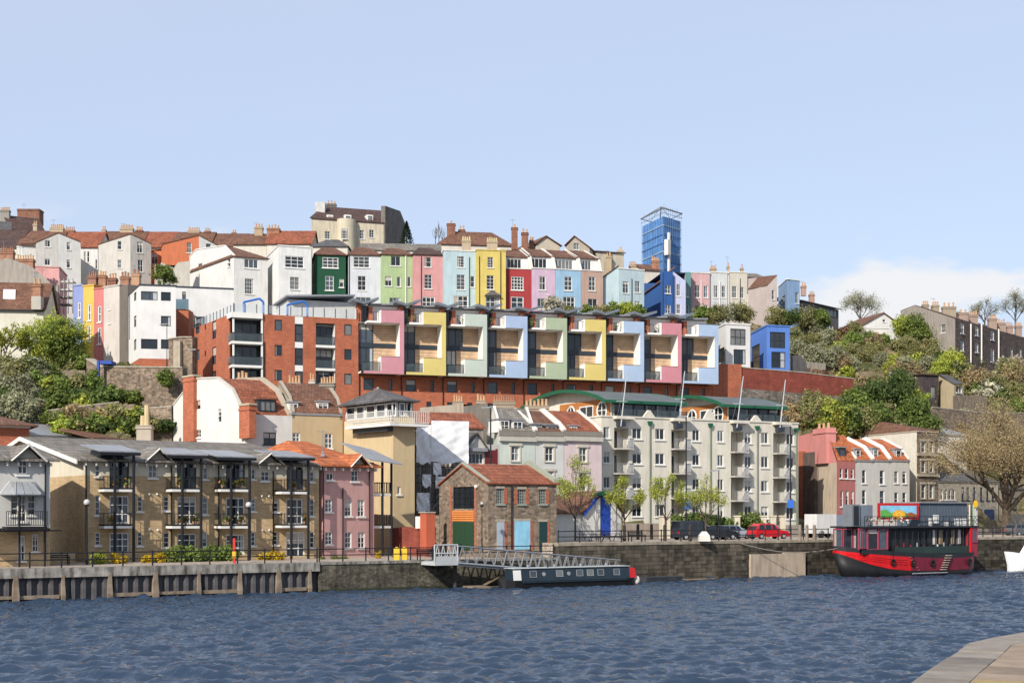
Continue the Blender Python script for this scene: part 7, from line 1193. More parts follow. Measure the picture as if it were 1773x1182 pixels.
def picnic():
    rt = thing('picnic_table', 'dark picnic table with attached seats on the stone quay', 'picnic table', group='picnic tables on the stone quay')
    for i in range(5): s = MB(); s.cbox(-.9, .9, -.36+i*.15, -.23+i*.15, .72, .76); s.build('top_plank', mat('dark_timber', (.04, .03, .025)), rt)
    for y in (-.75, .62): s = MB(); s.cbox(-.9, .9, y, y+.24, .42, .46); s.build('seat', mat('dark_timber', (.04, .03, .025)), rt)
    for x in (-.65, .65):
        s = MB(); s.tube((x, -.7, 0), (x, -.25, .72), .045, n=4); s.tube((x, .7, 0), (x, .25, .72), .045, n=4); s.cbox(x-.04, x+.04, -.75, .85, .36, .42); s.build('leg_frame', mat('dark_timber', (.04, .03, .025)), rt)
    return rt
pt_ = picnic()
for i, (x, D) in enumerate(((1017, 130.8), (1040, 131.8), (1060, 132.8))): c = pt_ if i == 0 else copy_tree(pt_); xf(c, x, D, ZR, .55)
rt = thing('marker_post', 'red post with yellow box before the third balcony tower', 'post', tuple(PT('P', 405.5, 972, 110))); p = PT('P', 405.5, 972, 110); p.z = ZL; s = MB(); s.cbox(p.x-.09, p.x+.09, p.y-.09, p.y+.09, ZL, ZL+2.0); s.build('post', mat('red_post', (.5, .03, .02), .5), rt); s = MB()
s.cbox(p.x-.14, p.x+.14, p.y-.14, p.y+.14, ZL+.45, ZL+.95); s.build('yellow_box', mat('box_yellow', (.6, .36, .03), .5), rt)
rt = thing('white_block', 'white stone block with pyramid top on the quay edge', 'block', tuple(PT('P', 1219, 933, 134))); p = PT('P', 1219, 933, 133.5); s = MB(); s.loft([[Vector((p.x+sx*w, p.y+sy*w, z)) for sx, sy in ((-1, -1), (1, -1), (1, 1), (-1, 1))] for w, z in ((.55, ZR), (.5, ZR+.55), (.2, ZR+.95))]); s.build('stone', stucco('#e2ded2'), rt)
for x0, x1, lb in ((0, 44, 'low brick planter wall with cream coping by the cottage'), (48, 130, 'low cream-topped wall beside the brick gable')): freewall('planter_wall', lb, 'P', [(x0-30*(x0 == 0), 962, 107.5), (x1, 959, 110)], ZL, BRICK_Y, .35, cop=stucco('#e5d6b0'))
for i, (x, D) in enumerate(((687, 118), (700, 118.3))): s = MB(); p = PT('P', x, 960, D); s.cbox(p.x-.25, p.x+.25, D-.2, D+.2, ZL, ZL+1.0); s.tube((p.x, D, ZL+1), (p.x, D, ZL+1.12), .2, .1); tag(s.build('litter_bin', mat('yellow_bin', (.55, .38, .03), .5)), 'yellow litter bin beside the pink building', 'bin', 'yellow litter bins')
# ---- cars
def car(label, colour, L=4.2, Hh=1.48, kind='hatch', group='cars parked along the quay', name='parked_car', rough=.25):
    rt = thing(name, label, 'car', (0, 0, 0), group); pm = mat('car_'+str(colour), colour, rough, .03, 1, spec=.6); w = .86; tyre = mat('tyre', (.012, .012, .012), .9); h = L/2
    prof = {'hatch': [(-h, .35), (-h+.02, .8), (-h+.12, .95), (.45, .98), (h-.45, .86), (h-.06, .68), (h, .42), (h-.05, .25), (-h+.1, .25)], 'van': [(-h, .4), (-h, 1.0), (-h+.05, 1.08), (.6, 1.08), (h-.1, 1.02), (h, .8), (h, .4), (h-.05, .3), (-h+.05, .3)]}[kind]
    cab = {'hatch': [(-h+.12, .95), (-h+.38, 1.38), (-h+.8, Hh), (.0, Hh), (.35, Hh-.08), (1.05, .95)], 'van': [(-h+.03, 1.07), (-h+.12, Hh-.06), (-h+.3, Hh), (.55, Hh), (.8, Hh-.1), (1.15, 1.06)]}[kind]
    s = MB(); s.loft([[Vector((x*(1 if abs(y) < .8 else .985), y, z)) for x, z in prof] for y in (-w, -w*.93, w*.93, w)]); body = s.build('body', pm, rt)
    s = MB(); s.loft([[Vector((x, y*(1-.16*(z-.95)/(Hh-.95)), z)) for x, z in cab] for y in (-w*.93, w*.93)]); s.build('cabin', pm, rt)
    for y in (-1, 1):
        s = MB(); k = 1-.1; c = [(x, z) for x, z in cab]; mz = .95+(Hh-.95)*.82
        for a, b_ in ((.10, .36), (.39, .63), (.66, .86)) if kind == 'hatch' else ((.14, .34), (.40, .62), (.66, .86)):
            x0, x1 = cab[0][0], cab[-1][0]; xa, xb = x0+(x1-x0)*a, x0+(x1-x0)*b_; zb_ = 1.0 if kind == 'hatch' else 1.1
            if zb_+.25 > Hh: continue
            xt = xb-(.32 if b_ > .8 else .03); xs = xa+(.22 if a < .12 else .02); yb_, yt_ = w*.935*(1-.16*(zb_-.95)/(Hh-.95)), w*.935*(1-.16*(mz-.95)/(Hh-.95))
            s.poly([(xa, y*yb_, zb_), (xb, y*yb_, zb_), (xt, y*yt_, mz), (xs, y*yt_, mz)])
        s.build('side_windows', glassm(0), body)
    for x, dx in ((cab[-1][0]-.02, -1), (cab[0][0], 1)):
        s = MB(); q = cab[-2] if dx < 0 else cab[1]; p_2 = cab[-1] if dx < 0 else cab[0]; a = Vector((p_2[0], 0, p_2[1])).lerp(Vector((q[0], 0, q[1])), .12)+Vector((-.012*dx, 0, .012)); b_ = Vector((p_2[0], 0, p_2[1])).lerp(Vector((q[0], 0, q[1])), .92)+Vector((-.012*dx, 0, .012)); s.poly([a+Vector((0, -.7, 0)), a+Vector((0, .7, 0)), b_+Vector((0, .62, 0)), b_+Vector((0, -.62, 0))]); s.build('windscreen' if dx < 0 else 'rear_window', glassm(0), body)
    for x in (-h+.75, h-.8):
        for y in (-1, 1): s = MB(); s.tube((x, y*(w-.2), .31), (x, y*(w+.02), .31), .31, n=14); wh = s.build('wheel', tyre, rt); s = MB(); s.tube((x, y*(w), .31), (x, y*(w+.035), .31), .19, n=12); s.build('rim', mat('alloy', (.5, .5, .52), .35, .05, 1, metal=.6), wh)
    for y in (-.6, .6):
        s = MB(); s.cbox(h-.14, h-.02, y-.2, y+.2, .6, .74); s.build('headlight', mat('headlight', (.75, .76, .78), .1), rt); s = MB(); s.cbox(-h-.01, -h+.06, y-.12, y+.12, .66, .86); s.build('tail_light', mat('tail_light', (.4, .01, .01), .3), rt)
    s = MB(); s.cbox(h-.1, h+.03, -.8, .8, .27, .42); s.build('front_bumper', ANTH, rt); s = MB(); s.cbox(-h-.04, -h+.1, -.8, .8, .3, .45); s.build('rear_bumper', ANTH, rt)
    for y in (-1, 1): s = MB(); s.cbox(.75, .9, y*.86-.06, y*.86+.06+.08*y, .98, 1.1); s.build('door_mirror', pm, rt)
    return rt
xf(car('dark blue-black van parked beside the white stone block', (.02, .024, .035), 4.9, 1.95, 'van', rough=.3), 1203, 141, ZR, .5); xf(car('black hatchback nose beside the silver car', (.012, .013, .018), 4.1, 1.46), 1243, 142, ZR, .5); xf(car('silver blue car parked beyond the black hatchback', (.28, .34, .40), 4.2, 1.44), 1268, 146, ZR, .45); xf(car('red hatchback parked on the quay', (.45, .012, .02), 4.4, 1.62), 1330, 146, ZR, .45)
xf(car('dark grey car by the bare tree', (.08, .085, .09), 4.4, 1.5), 1768, 170, ZR-.1, .55); xf(car('dark car behind the fence on the left slope', (.04, .045, .06), 4.2, 1.45, group='cars on the hill'), 79, 172, tz((79-CX)/F*172, 172)-.1, .25)
rt = thing('box_trailer', 'white box trailer with grey end beside the red boat', 'trailer', (0, 0, 0)); s = MB(); s.cbox(-1.6, 1.2, -1, 1, .5, 2.6); s.build('box', stucco('#e6e6e4'), rt); s = MB(); s.cbox(1.203, 2.3, -.98, .98, .5, 2.5); s.build('cab', mat('trailer_grey', (.2, .23, .3), .4), rt)
for x in (-.9, 1.6):
    for y in (-1, 1): s = MB(); s.tube((x, y*.8, .42), (x, y*1.0, .42), .42, n=12); s.build('wheel', mat('tyre', (.012, .012, .012)), rt)
xf(rt, 1423, 152, ZR, .5)
s = MB(); rt = thing('paling_fence', 'grey paling fence on the left slope beside the parked car', 'fence', tuple(PT('A6', 240, 190, 168)))
for i in range(34): s = MB(); p = PT('A6', 225+i*10.6, 205, 168); z = tz(p.x, p.y); z = max(z, PT('A6', 0, 212, 168).z-.4); s.cbox(p.x-.1, p.x+.1, 168, 168.05, z, PT('A6', 0, 160, 168).z+random.uniform(-.06, .06)); s.build('pale', WOODD, rt)
s = MB(); a, c = PT('A6', 225, 175, 168.06), PT('A6', 585, 175, 168.06); s.tube(a, c, .05, n=4); s.build('rail', WOODD, rt)
s = MB(); boxat(s, 'A6', 660, 95, 676, 205, 165.5, .4); boxat(s, 'A6', 676.5, 95, 760, 118, 165.6, 2); tag(s.build('blue_gate', mat('blue_gate', (.02, .06, .30), .5)), 'blue painted gate post and beam at the retaining wall corner', 'gate')
# ---- gangway
def gangway():
    e0 = Edge(QE.pt(0, 0, -2.4).xy, QE.pt(QE.L, 0, -2.4).xy); u0 = e0.hit('P', 753, 950)[0]; u1 = e0.hit('P', 793, 950)[0]; u2 = e0.hit('P', 1074, 975)[0]; G = mat('galvanised_steel', (.27, .285, .30), .45, .12, 2, .1, metal=.4)
    rt = thing('gangway', 'grey steel gangway with white landing sloping down to the narrowboat', 'gangway', tuple(e0.pt(u0, 1)))
    s = MB(); e0.bx(s, u0, u1, 2.05, 2.35, 0, 2.4); s.build('landing', mat('white_steel', (.42, .44, .45), .5, .1, 1), rt)
    fr = mat('white_steel', (.42, .44, .45)); z1 = 3.75
    for o in (0.05,):
        s = MB(); 
        for p, q in (((u0, 2.35), (u0, z1)), ((u1, 2.35), (u1, z1)), ((u0, z1), (u1, z1)), ((u0, 3.05), (u1, 3.05))): s.tube(e0.pt(*p, o), e0.pt(*q, o), .06, n=5)
        n = 4
        for k in range(n): a = u0+(u1-u0)*k/n; c = u0+(u1-u0)*(k+.5)/n; d = u0+(u1-u0)*(k+1)/n; s.tube(e0.pt(a, 2.4, o), e0.pt(c, z1, o), .04, n=4); s.tube(e0.pt(c, z1, o), e0.pt(d, 2.4, o), .04, n=4)
        s.build('landing_rail', fr, rt); s = MB(); e0.bx(s, u0+.05, u1-.05, 2.36, 2.8, o-.02, o+.02); s.build('kick_plate', fr, rt)
    def zz(u, h): f = (u-u1)/(u2-u1); return 2.2-1.5*f+h
    for o in (0.0, 1.5):
        for h, r in ((0, .12), (1.45, .06)): s = MB(); s.tube(e0.pt(u1, zz(u1, h), o), e0.pt(u2, zz(u2, h), o), r, n=5); s.build('chord', G, rt)
        n = 19
        for k in range(n):
            a = u1+(u2-u1)*k/n; c = u1+(u2-u1)*(k+.5)/n; d = u1+(u2-u1)*(k+1)/n; s = MB(); s.tube(e0.pt(a, zz(a, 0), o), e0.pt(c, zz(c, 1.45), o), .045, n=4); s.tube(e0.pt(c, zz(c, 1.45), o), e0.pt(d, zz(d, 0), o), .045, n=4); s.build('truss_brace', G, rt)
    s = MB(); s.prism([e0.pt(u1, zz(u1, -.02), 0), e0.pt(u2, zz(u2, -.02), 0), e0.pt(u2, zz(u2, -.02), 1.5), e0.pt(u1, zz(u1, -.02), 1.5)], (0, 0, -.18)); s.build('deck', mat('deck_steel', (.14, .16, .19), .5, .1, 1), rt)
    for k, u in enumerate((u1+.4, (u1*2+u2)/3)): s = MB(); s.tube(e0.pt(u, -.8, 1.2), e0.pt(u, zz(u, -.15), 1.2), .16, n=8); s.build('pile', mat('dark_pile', (.05, .045, .04), .8), rt)
    # floating pontoon with mooring ramp under it
    s = MB(); a = e0.hit('P', 815, 1008)[0]; c = e0.hit('P', 846, 1008)[0]; e0.bx(s, a, c, -.25, .22, -.3, 1.6); tag(s.build('pontoon', WOODD), 'small weathered timber pontoon beside the narrowboat bow', 'pontoon')
    s = MB(); a = e0.hit('P', 846, 1004)[0]; c = e0.hit('P', 878, 1000)[0]; s.tube(e0.pt(a, .25, .6), e0.pt(c, 1.1, .6), .07, n=5); s.tube(e0.pt(a, .25, .9), e0.pt(c, 1.1, .9), .07, n=5); e0.bx(s, a, c+.1, -.1, .12, .3, 1.4); tag(s.build('dinghy_ramp', mat('old_wood', (.16, .12, .08), .9)), 'low wooden ramp between pontoon and narrowboat', 'ramp')
gangway()
# ---- narrowboat
def narrowboat():
    e = Edge(QE.pt(0, 0, -5.0).xy, QE.pt(QE.L, 0, -5.0).xy); u0 = e.hit('P', 874, 1008)[0]; u1 = e.hit('P', 1103, 1003)[0]; L = u1-u0; B = 2.1; NV = mat('narrowboat_navy', (.017, .031, .045), .35, .12, 1, .1); BK = mat('hull_black', (.012, .012, .014), .55, .2, 2)
    rt = thing('narrowboat', 'long dark blue narrowboat moored under the gangway', 'narrowboat', tuple(e.pt(u0, 0)))
    st = [(0, .12, .95), (.03, .55, .85), (.08, .95, .72), (.14, 1, .66), (.9, 1, .66), (.97, .9, .68), (1, .55, .7)]; s = MB(); rings = []
    for f, w, h in st:
        u = u0+L*f; c = B/2; hw = c*w; rings.append([e.pt(u, h, c-hw), e.pt(u+(0 if f else .25), -.35, c-hw*.8), e.pt(u+(0 if f else .25), -.35, c+hw*.8), e.pt(u, h, c+hw)])
    s.loft(rings); s.build('hull', BK, rt)
    s = MB(); 
    for o in (-.02, B-.04): e.bx(s, u0+L*.13, u0+L*.92, .52, .62, o-.02, o+.08)
    s.build('rubbing_strake', NV, rt)
    a, c = u0+L*.085, u0+L*.95; s = MB(); s.loft([[e.pt(u, .6, .1), e.pt(u, 1.62, .24), e.pt(u, 1.70, .5), e.pt(u, 1.72, B/2), e.pt(u, 1.70, B-.5), e.pt(u, 1.62, B-.24), e.pt(u, .6, B-.1)] for u in (a, c)]); s.build('cabin', NV, rt)
    s = MB(); e.bx(s, a-.1, c+.1, 1.715, 1.76, .2, B-.2); s.build('roof', mat('boat_roof', (.42, .45, .46), .5, .1, 1), rt)
    WN = mat('boat_window_frame', (.45, .46, .44), .3, .1, 1, metal=.6)
    for x, w in ((723, 44), (903, 44), (1040, 42), (1112, 42), (1183, 40), (1292, 38)):
        ua = e.hit('B7', x-w/2, 425, .15)[0]; ub = e.hit('B7', x+w/2, 425, .15)[0]; s = MB(); s.prism([e.pt(ua, .98, .135), e.pt(ub, .98, .135), e.pt(ub, 1.5, .205), e.pt(ua, 1.5, .205)], e.n3()*.04); wdw = s.build('window', glassm(random.choice([2, 3, 4, 3])), rt)
        for p, q in (((ua, .98), (ub, .98)), ((ub, .98), (ub, 1.5)), ((ub, 1.5), (ua, 1.5)), ((ua, 1.5), (ua, .98))): f = MB(); f.tube(e.pt(p[0], p[1], .13+(p[1]-.98)*.135), e.pt(q[0], q[1], .13+(q[1]-.98)*.135), .025, n=4); f.build('frame', WN, wdw)
    for x in (795, 965): u = e.hit('B7', x, 425, .15)[0]; s = MB(); s.tube(e.pt(u, 1.22, .12), e.pt(u, 1.22, .2), .17, n=12); s.build('porthole', WN, rt)
    ua = e.hit('B7', 588, 425, .1)[0]; ub = e.hit('B7', 641, 425, .1)[0]; s = MB(); s.prism([e.pt(ua, .75, .10), e.pt(ub, .75, .10), e.pt(ub, 1.6, .225), e.pt(ua, 1.6, .225)], e.n3()*-.03); s.build('white_panel', WHITE, rt)
    s = MB(); e.bx(s, c+.02, c+.12, .75, 1.6, .3, B-.3); s.build('stern_door', mat('boat_red', (.5, .015, .02), .4, .1, 1), rt); s = MB(); s.prism([e.pt(c+.02, .7, .1), e.pt(c+.75, .7, .15), e.pt(c+.6, 1.55, .25), e.pt(c+.02, 1.6, .22)], e.n3()*.05); s.build('stern_side_panel', mat('boat_red', (.5, .015, .02)), rt)
    for k in range(4): u = a+(c-a)*(.15+.23*k); s = MB(); s.tube(e.pt(u, 1.76, B/2), e.pt(u, 2.0, B/2), .1, .13, 8); s.build('roof_vent', LEAD, rt)
    s = MB(); s.tube(e.pt(a+(c-a)*.3, 1.76, .7), e.pt(a+(c-a)*.3, 2.35, .7), .07, n=8); s.build('flue', BK, rt); s = MB(); s.ball(e.pt(u1+.35, .45, .5), .28, 6, sz=1.4); s.build('fender', OFFW, rt)
    # dinghies beyond the stern
    for lb, xa, xb, h in (('low dark flat-bottomed boat moored astern of the narrowboat', 1112, 1184, .5), ('half-sunk timber float beside the quay wall', 1186, 1248, .15)):
        ee = Edge(QE.pt(0, 0, -1.8).xy, QE.pt(QE.L, 0, -1.8).xy); p0 = ee.hit('P', xa, 1002)[0]; p1 = ee.hit('P', xb, 1000)[0]; s = MB(); s.loft([[ee.pt(p0+(p1-p0)*f, h*(1+.2*(f < .1)), .75-w), ee.pt(p0+(p1-p0)*f, -.2, .75-w*.7), ee.pt(p0+(p1-p0)*f, -.2, .75+w*.7), ee.pt(p0+(p1-p0)*f, h, .75+w)] for f, w in ((0, .35), (.12, .65), (.85, .68), (1, .55))]); tag(s.build('flat_boat' if h > .3 else 'timber_float', mat('dark_boat', (.05, .055, .06), .7, .3, 1) if h > .3 else WOODD), lb, 'boat' if h > .3 else 'float')
narrowboat()
# ---- the red floating bar boat
def red_boat():
    e = Edge(QE.pt(0, 0, -6.4).xy, QE.pt(QE.L, 0, -6.4).xy); u0 = e.hit('P', 1446, 975, 2.5)[0]; u1 = e.hit('P', 1691, 975)[0]; L = u1-u0; B = 5.0; H = lambda x, y, o=0: e.hit('C1', x, y, o)
    RD = mat('hull_red', (.55, .010, .014), .3, .12, .8, .15); DR = mat('hull_maroon', (.16, .012, .03), .35, .15, .8, .2); BK = mat('hull_black', (.012, .012, .014)); PK = mat('frame_pink', (.30, .05, .09), .5, .1, 1); DKB = mat('boat_dark', (.02, .022, .026), .5, .1, 1)
    rt = thing('bar_boat', 'large red and black converted barge with bar decks and mural board', 'boat', tuple(e.pt(u0, 0)))
    st = [(0, .10, 3.15, 2.45), (.03, .35, 3.05, 2.2), (.08, .62, 2.95, 1.8), (.16, .85, 2.8, 1.3), (.28, 1, 2.62, .85), (.45, 1, 2.45, .6), (.62, 1, 2.3, .55), (.8, 1, 2.25, .55), (.95, .97, 2.3, .6), (1, .85, 2.35, .65)]
    c = B/2; low, red, band = [], [], []
    for f, w, h, zb_ in st:
        u = u0+L*f; hw = c*w; k = -.05-.0*f; sh = 1.4*max(0, 1-f/.16)
        low.append([e.pt(u, zb_, c-hw), e.pt(u+sh, -.5, c-hw*.62), e.pt(u+sh, -.5, c+hw*.62), e.pt(u, zb_, c+hw)])
        red.append([e.pt(u, zb_, c-hw-.015), e.pt(u, h-.45, c-hw-.03), e.pt(u, h-.45, c+hw+.03), e.pt(u, zb_, c+hw+.015)])
        band.append([e.pt(u, h-.45, c-hw-.02), e.pt(u, h, c-hw-.04), e.pt(u, h, c+hw+.04), e.pt(u, h-.45, c+hw+.02)])
    s = MB(); s.loft(low); s.build('lower_hull', BK, rt, True); s = MB(); s.loft(red[:6]); s.build('bow_plating', RD, rt); s = MB(); s.loft(red[5:]); s.build('side_plating', DR, rt); s = MB(); s.loft(band); s.build('gunwale', DKB, rt)
    for f0, f1, dz in ((.04, .42, .45), (.06, .42, .75), (.09, .42, 1.05)):
        s = MB(); pr = []
        for i in range(9):
            f = f0+(f1-f0)*i/8; h = np.interp(f, [q[0] for q in st], [q[2] for q in st])-.45-dz*.55*(1+f); w = np.interp(f, [q[0] for q in st], [q[1] for q in st]); pr.append(e.pt(u0+L*f, max(h, np.interp(f, [q[0] for q in st], [q[3] for q in st])+.03), c-c*w-.045))
        for a, b_ in zip(pr, pr[1:]): s.tube(a, b_, .035, n=4)
        s.build('strake', mat('strake_red', (.42, .012, .015), .35), rt)
    # main deck saloon
    zd = 2.45; zr_ = H(600, 238, .5)[1]; ua = H(300, 300, 4.2)[0]; ub = H(1400, 300, .5)[0]
    s = MB(); e.bx(s, ua+.2, ub-.3, zd-.2, zr_-.05, 1.0, B-.6); s.build('saloon_core', DKB, rt)
    s = MB(); e.bx(s, ua-.15, ub+.1, zr_-.06, zr_+.12, .2, B-.2); s.build('upper_deck', DKB, rt)
    xs = [478, 548, 630, 703, 757]
    for i, (xa, xb) in enumerate(zip(xs, xs[1:])):
        a = H(xa, 300, .5)[0]; b_ = H(xb, 300, .5)[0]
        if i < 3: window(rt, e, [a+.06, b_-.02, zd+.35+.1*(i == 0), zr_-.12], 1, 1, fm=PK, off=.36, rev=.16, sill=False, gl=random.choice([0, 4, 1]), bar=.07, name='saloon_window')
        s = MB(); e.bx(s, a-.05, a+.05, zd+.34, zr_-.06, .38, .5); s.build('mullion', PK, rt)
    eL = Edge(e.pt(ua, 0, B-.5).xy, e.pt(ua, 0, .45).xy); s = MB(); eL.bx(s, 0, eL.L, zd-.1, zd+.34, -.02, .1); s.build('front_sill', DKB, rt)
    for k in range(3): window(rt, eL, [eL.L*k/3+.05, eL.L*(k+1)/3-.05, zd+.4, zr_-.12], 1, 1, fm=PK, off=-.15, rev=.16, sill=False, gl=[4, 1, 2][k], bar=.1, name='front_window')
    s = MB(); a, b_ = ua-.05, H(703, 300, .5)[0]; e.bx(s, a, b_, zd-.1, zd+.34, .42, .52); s.build('saloon_sill', DKB, rt)
    a = H(765, 300, .5)[0]; b_ = H(1340, 300, .5)[0]; s = MB(); e.bx(s, a, b_, zd-.15, zd+.55, .45, .52); s.build('bulwark_panel', mat('dark_green_panel', (.02, .04, .035), .5, .2, 1), rt)
    n = 13
    for k in range(n+1): u = a+(b_-a)*k/n; s = MB(); e.bx(s, u-.035, u+.035, zd+.5, zr_-.06, .45, .52); s.build('deck_post', DKB, rt)
    for k in range(7): u = a+(b_-a)*(.38+.085*k); s = MB(); e.bx(s, u, u+.5, zd+.75, zr_-.3, .93, .99); s.build('saloon_panel', random.choice([OFFW, mat('tan_panel', (.35, .25, .16), .7), DKB]), rt)  # flat panels in off-white chosen at random
    for k in range(9): u = a+(b_-a)*(.05+.09*k); s = MB(); s.tube(e.pt(u, zd, .75), e.pt(u, zd+.75+.2*(k % 2), .75), .16, .1, 6); s.build('deck_item', random.choice([OFFW, DR, ANTH, GREYM]), rt)
    s = MB(); a2 = H(1345, 300, .45)[0]; e.bx(s, a2, ub, 1.9, zr_-.06, .35, 3.4); s.build('stern_house', mat('stern_maroon', (.25, .03, .05), .5, .2, 1), rt); s = MB(); e.bx(s, a2, a2+.16, 1.9, zr_, .25, .345); s.build('red_post', RD, rt); window(rt, e, [a2+.35, ub-.08, zd+.9, zr_-.2], 1, 1, off=.2, rev=.14, sill=False, fm=PK, gl=4)
    # upper deck: rails with bunting, cabin, mural, container
    hz = zr_+.12; s = MB(); e.bx(s, ua, ub, hz+.95, hz+1.0, .25, .3); e.bx(s, ua, ub, hz+.5, hz+.54, .25, .3); s.build('upper_rail', BALM, rt)
    for k in range(20): u = ua+(ub-ua)*k/19; s = MB(); e.bx(s, u-.02, u+.02, hz, hz+1.0, .25, .3); s.build('rail_post', BALM, rt)
    cl = [OFFW, mat('tan_panel', (.35, .25, .16)), mat('bunting_red', (.35, .04, .03), .8), ANTH, WOODD]; a3 = H(880, 200)[0]
    for k in range(46): u = ua+.2+(a3-ua)*random.random(); s = MB(); z = hz+random.uniform(.25, .95); s.ball(e.pt(u, z, .22), random.uniform(.05, .13), 3); s.build('rail_decoration', random.choice(cl), rt)
    a = H(432, 100, .7)[0]; b_ = H(490, 100, .7)[0]; zt = H(450, 58, 1)[1]; s = MB(); e.bx(s, a, b_, hz, zt, .7, 2.0); s.build('deck_cabin', GREYM, rt); s = MB(); e.bx(s, a+.18, b_-.18, hz+.1, zt-.15, .65, .697); s.build('cabin_door', DKB, rt); s = MB(); e.bx(s, b_+.02, H(585, 100, 1)[0], hz, zt-.05, .9, 2.2); s.build('deck_store', mat('store_grey', (.16, .19, .23), .5, .1, 1), rt)
    a = H(958, 100, .6)[0]; b_ = H(1335, 100, .6)[0]; zc = H(1100, 48, .6)[1]; s = MB(); e.bx(s, a, b_, hz+.02, zc, .7, 3.6); ct = s.build('container', mat('container_slate', (.085, .11, .14), .5, .12, 1, .1), rt)
    for k in range(16): s = MB(); u = a+(b_-a)*(k+.5)/16; e.bx(s, u-.04, u+.04, hz+.1, zc-.1, .66, .697); s.build('corrugation', mat('container_slate', (.085, .11, .14)), ct)
    s = MB(); e.bx(s, a-.1, b_+.3, zc+.002, zc+.12, .5, 3.8); s.build('container_roof', LEAD, ct)
    for x0, x1, y0, y1 in ((1030, 1055, 165, 225), (1065, 1105, 140, 205), (1232, 1262, 168, 235), (1275, 1320, 168, 235), (1145, 1180, 195, 235)): p, q = H(x0, y1, .6), H(x1, y0, .6); s = MB(); e.bx(s, p[0], q[0], max(p[1], hz), q[1], .55, .64); s.build('white_notice', WHITE if x0 != 1145 else OFFW, rt)
    for x in (1345, 1375, 1400): p = H(x, 235, .6); q = H(x, 60, .6); s = MB(); e.bx(s, p[0]-.05, p[0]+.05, hz, q[1], .5, .6); s.build('white_post', WHITE if x != 1375 else mat('pale_green', (.3, .5, .4), .6), rt)
    # mural board: hills, sky and a rising sun
    p = H(638, 175, .3); q = H(958, 48, .3); a, b_, z0, z1 = p[0], q[0], p[1], q[1]; s = MB(); e.bx(s, a, b_, z0, z1, .4, .5); mu = s.build('mural_board', mat('mural_red', (.5, .02, .025), .5, .1, 1), rt); w, h = b_-a, z1-z0; P = lambda fx, fz, o: e.pt(a+w*fx, z0+h*fz, o)
    s = MB(); s.prism([P(.06, .12, .39), P(.94, .12, .39), P(.94, .84, .39), P(.06, .84, .39)], e.n3()*.008); s.build('painted_sky', mat('mural_sky', (.25, .55, .75), .6, .2, 1.5), mu)
    for pts, cc in ((((.06, .2), (.06, .55), (.2, .62), (.36, .3), (.3, .12), (.06, .12)), (.12, .4, .08)), (((.7, .12), (.66, .34), (.8, .45), (.94, .3), (.94, .12)), (.35, .12, .04)), (((.3, .12), (.34, .42), (.5, .62), (.68, .42), (.72, .12)), (.12, .03, .02))):
        s = MB(); s.prism([P(x, z, .38) for x, z in pts], e.n3()*.006); s.build('painted_hill', mat('mural_%d' % int(cc[0]*100), cc, .6, .2, 2), mu)
    s = MB(); cx_, cz_ = .5, .3; s.prism([P(cx_+.155*math.cos(k*.3142), cz_+.27*math.sin(k*.3142), .37) for k in range(20)], e.n3()*.006); s.build('painted_sun', mat('mural_sun', (.85, .38, .03), .6, .1, 2), mu)
    for k in range(12): s = MB(); t = k*.5236; s.prism([P(cx_+.17*math.cos(t), cz_+.29*math.sin(t), .366), P(cx_+.05*math.cos(t+.25), cz_+.09*math.sin(t+.25), .366), P(cx_+.05*math.cos(t-.25), cz_+.09*math.sin(t-.25), .366)], e.n3()*.003); s.build('sun_ray', mat('mural_ray', (.9, .62, .08), .6), mu)
    # sun emblem on a post at the stern
    p = H(1397, 56, .3); s = MB(); pts = []
    for k in range(24): r = .42 if k % 2 else .27; pts.append(e.pt(p[0]+r*math.cos(k*.2618), p[1]+r*math.sin(k*.2618), .3))
    s.prism(pts, e.n3()*.06); s.build('sun_emblem', mat('emblem_yellow', (.8, .48, .02), .5), rt); s = MB(); s.tube(e.pt(p[0], hz, .4), e.pt(p[0], p[1], .4), .05, n=6); s.build('emblem_post', WHITE, rt)
    # boarding steps and fender pole on the side
    pa, pb = H(1125, 565, -.2), H(1195, 455, -.2); s = MB()
    for k in range(7): f = k/6; u = pa[0]+(pb[0]-pa[0])*f*.6; z = pa[1]+(pb[1]-pa[1])*f; s = MB(); e.bx(s, u-.05, u+.65, z-.03, z+.02, -.4, -.1); s.build('step', mat('step_white', (.42, .38, .31), .8), rt)
    for f, zq in ((.3, 1.5), (.46, 1.35), (.62, 1.3), (.93, 1.35)):
        s = MB(); cq = e.pt(u0+L*f, zq, -.12); ring = [cq+e.t3()*.28*math.cos(k*.5236)+Vector((0, 0, .28*math.sin(k*.5236))) for k in range(12)]
        for k in range(12): s.tube(ring[k], ring[(k+1) % 12], .09, n=6)
        s.tube(cq+Vector((0, 0, .28)), cq+Vector((0, 0, 1.1)), .02, n=4); s.build('tyre_fender', mat('tyre', (.012, .012, .012), .9), rt)
    pa = H(900, 585, -.25); pb = H(1170, 582, -.25); s = MB(); s.tube(e.pt(pa[0], .32, -.3), e.pt(pb[0], .32, -.3), .07, n=5); s.build('fender_pole', LEAD, rt)
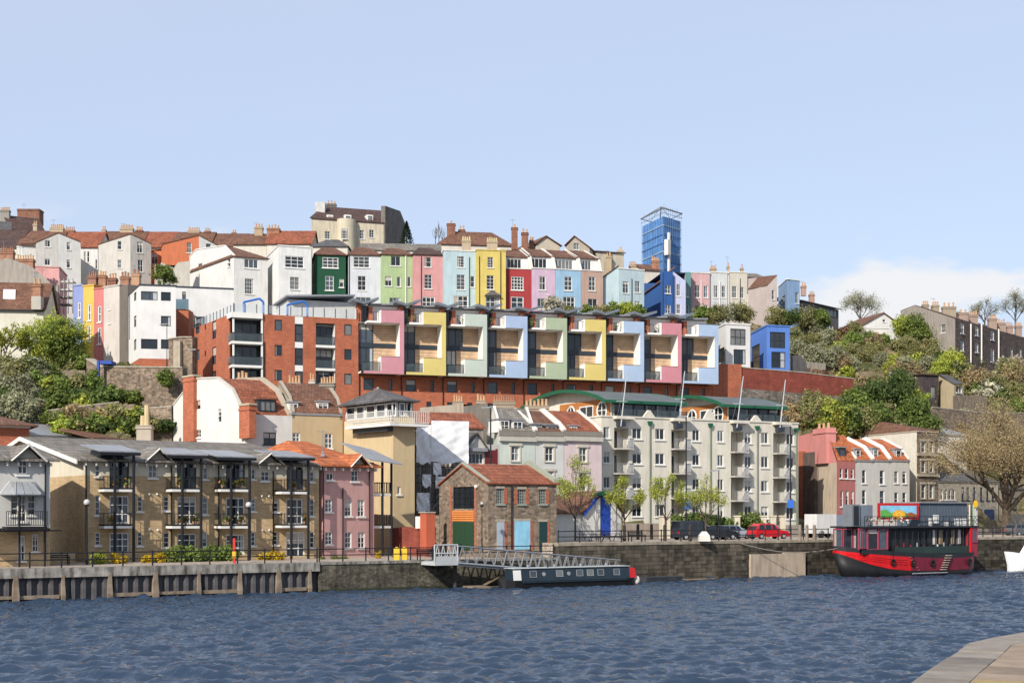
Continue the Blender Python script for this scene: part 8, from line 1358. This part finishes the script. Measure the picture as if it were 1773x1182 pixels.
    for k in range(6): pp = H(880+k*13, 470+k*20, -.1); s = MB(); e.bx(s, pp[0], pp[0]+.22, pp[1]-.05, pp[1]+.05, -.14, -.05); s.build('rung', mat('rung_red', (.3, .08, .08), .6), rt)
    for yq in (0, .35): s = MB(); prev = None; 
    s = MB()
    for k in range(11): f = k/10; pp = e.pt(u0-9*f, 2.9-.9*math.sin(f*3.14)*.6+.85*f, 2.2+4.2*f); 
    pts = [e.pt(u0-9.5*f, 2.9+.7*f-.7*math.sin(f*3.14), 2.2+4.4*f) for f in [k/10 for k in range(11)]]
    for a_, b2 in zip(pts, pts[1:]): s.tube(a_, b2, .035, n=4)
    s.build('mooring_rope', mat('rope', (.25, .22, .18), .9), rt)
red_boat()
# ---- white cruiser entering at the right edge
e = Edge(QE.pt(0, 0, -4.6).xy, QE.pt(QE.L, 0, -4.6).xy); u0 = e.hit('P', 1763, 983)[0]; rt = thing('white_cruiser', 'white cabin cruiser bow moored beyond the red boat', 'boat', tuple(e.pt(u0, 0))); s = MB(); s.loft([[e.pt(u0+f-(.5 if f == 0 else 0), h, 1.4-w), e.pt(u0+f+(.35 if f == 0 else 0), -.3, 1.4-w*.7), e.pt(u0+f+(.35 if f == 0 else 0), -.3, 1.4+w*.7), e.pt(u0+f-(.5 if f == 0 else 0), h, 1.4+w)] for f, w, h in ((0, .08, 2.2), (.4, .45, 2.12), (.9, .78, 2.02), (1.6, 1.05, 1.92), (2.4, 1.25, 1.82), (3.5, 1.4, 1.72), (9, 1.4, 1.6))]); s.build('hull', mat('gelcoat', (.75, .76, .78), .25, .04, 1), rt)
s = MB(); s.loft([[e.pt(u0+f, 1.7, .5), e.pt(u0+f+d, zz_, .7), e.pt(u0+f+d, zz_, 2.1), e.pt(u0+f, 1.7, 2.3)] for f, d, zz_ in ((3.0, 1.2, 3.3), (8, 0, 3.4))]); s.build('cabin', mat('gelcoat', (.75, .76, .78)), rt); s = MB(); e.bx(s, u0+.9, u0+9, .1, .3, -.02, .0); s.build('boot_stripe', mat('antifoul', (.4, .1, .07), .6), rt)
for o in bpy.data.objects:
    if '_o' in o: del o['_o']
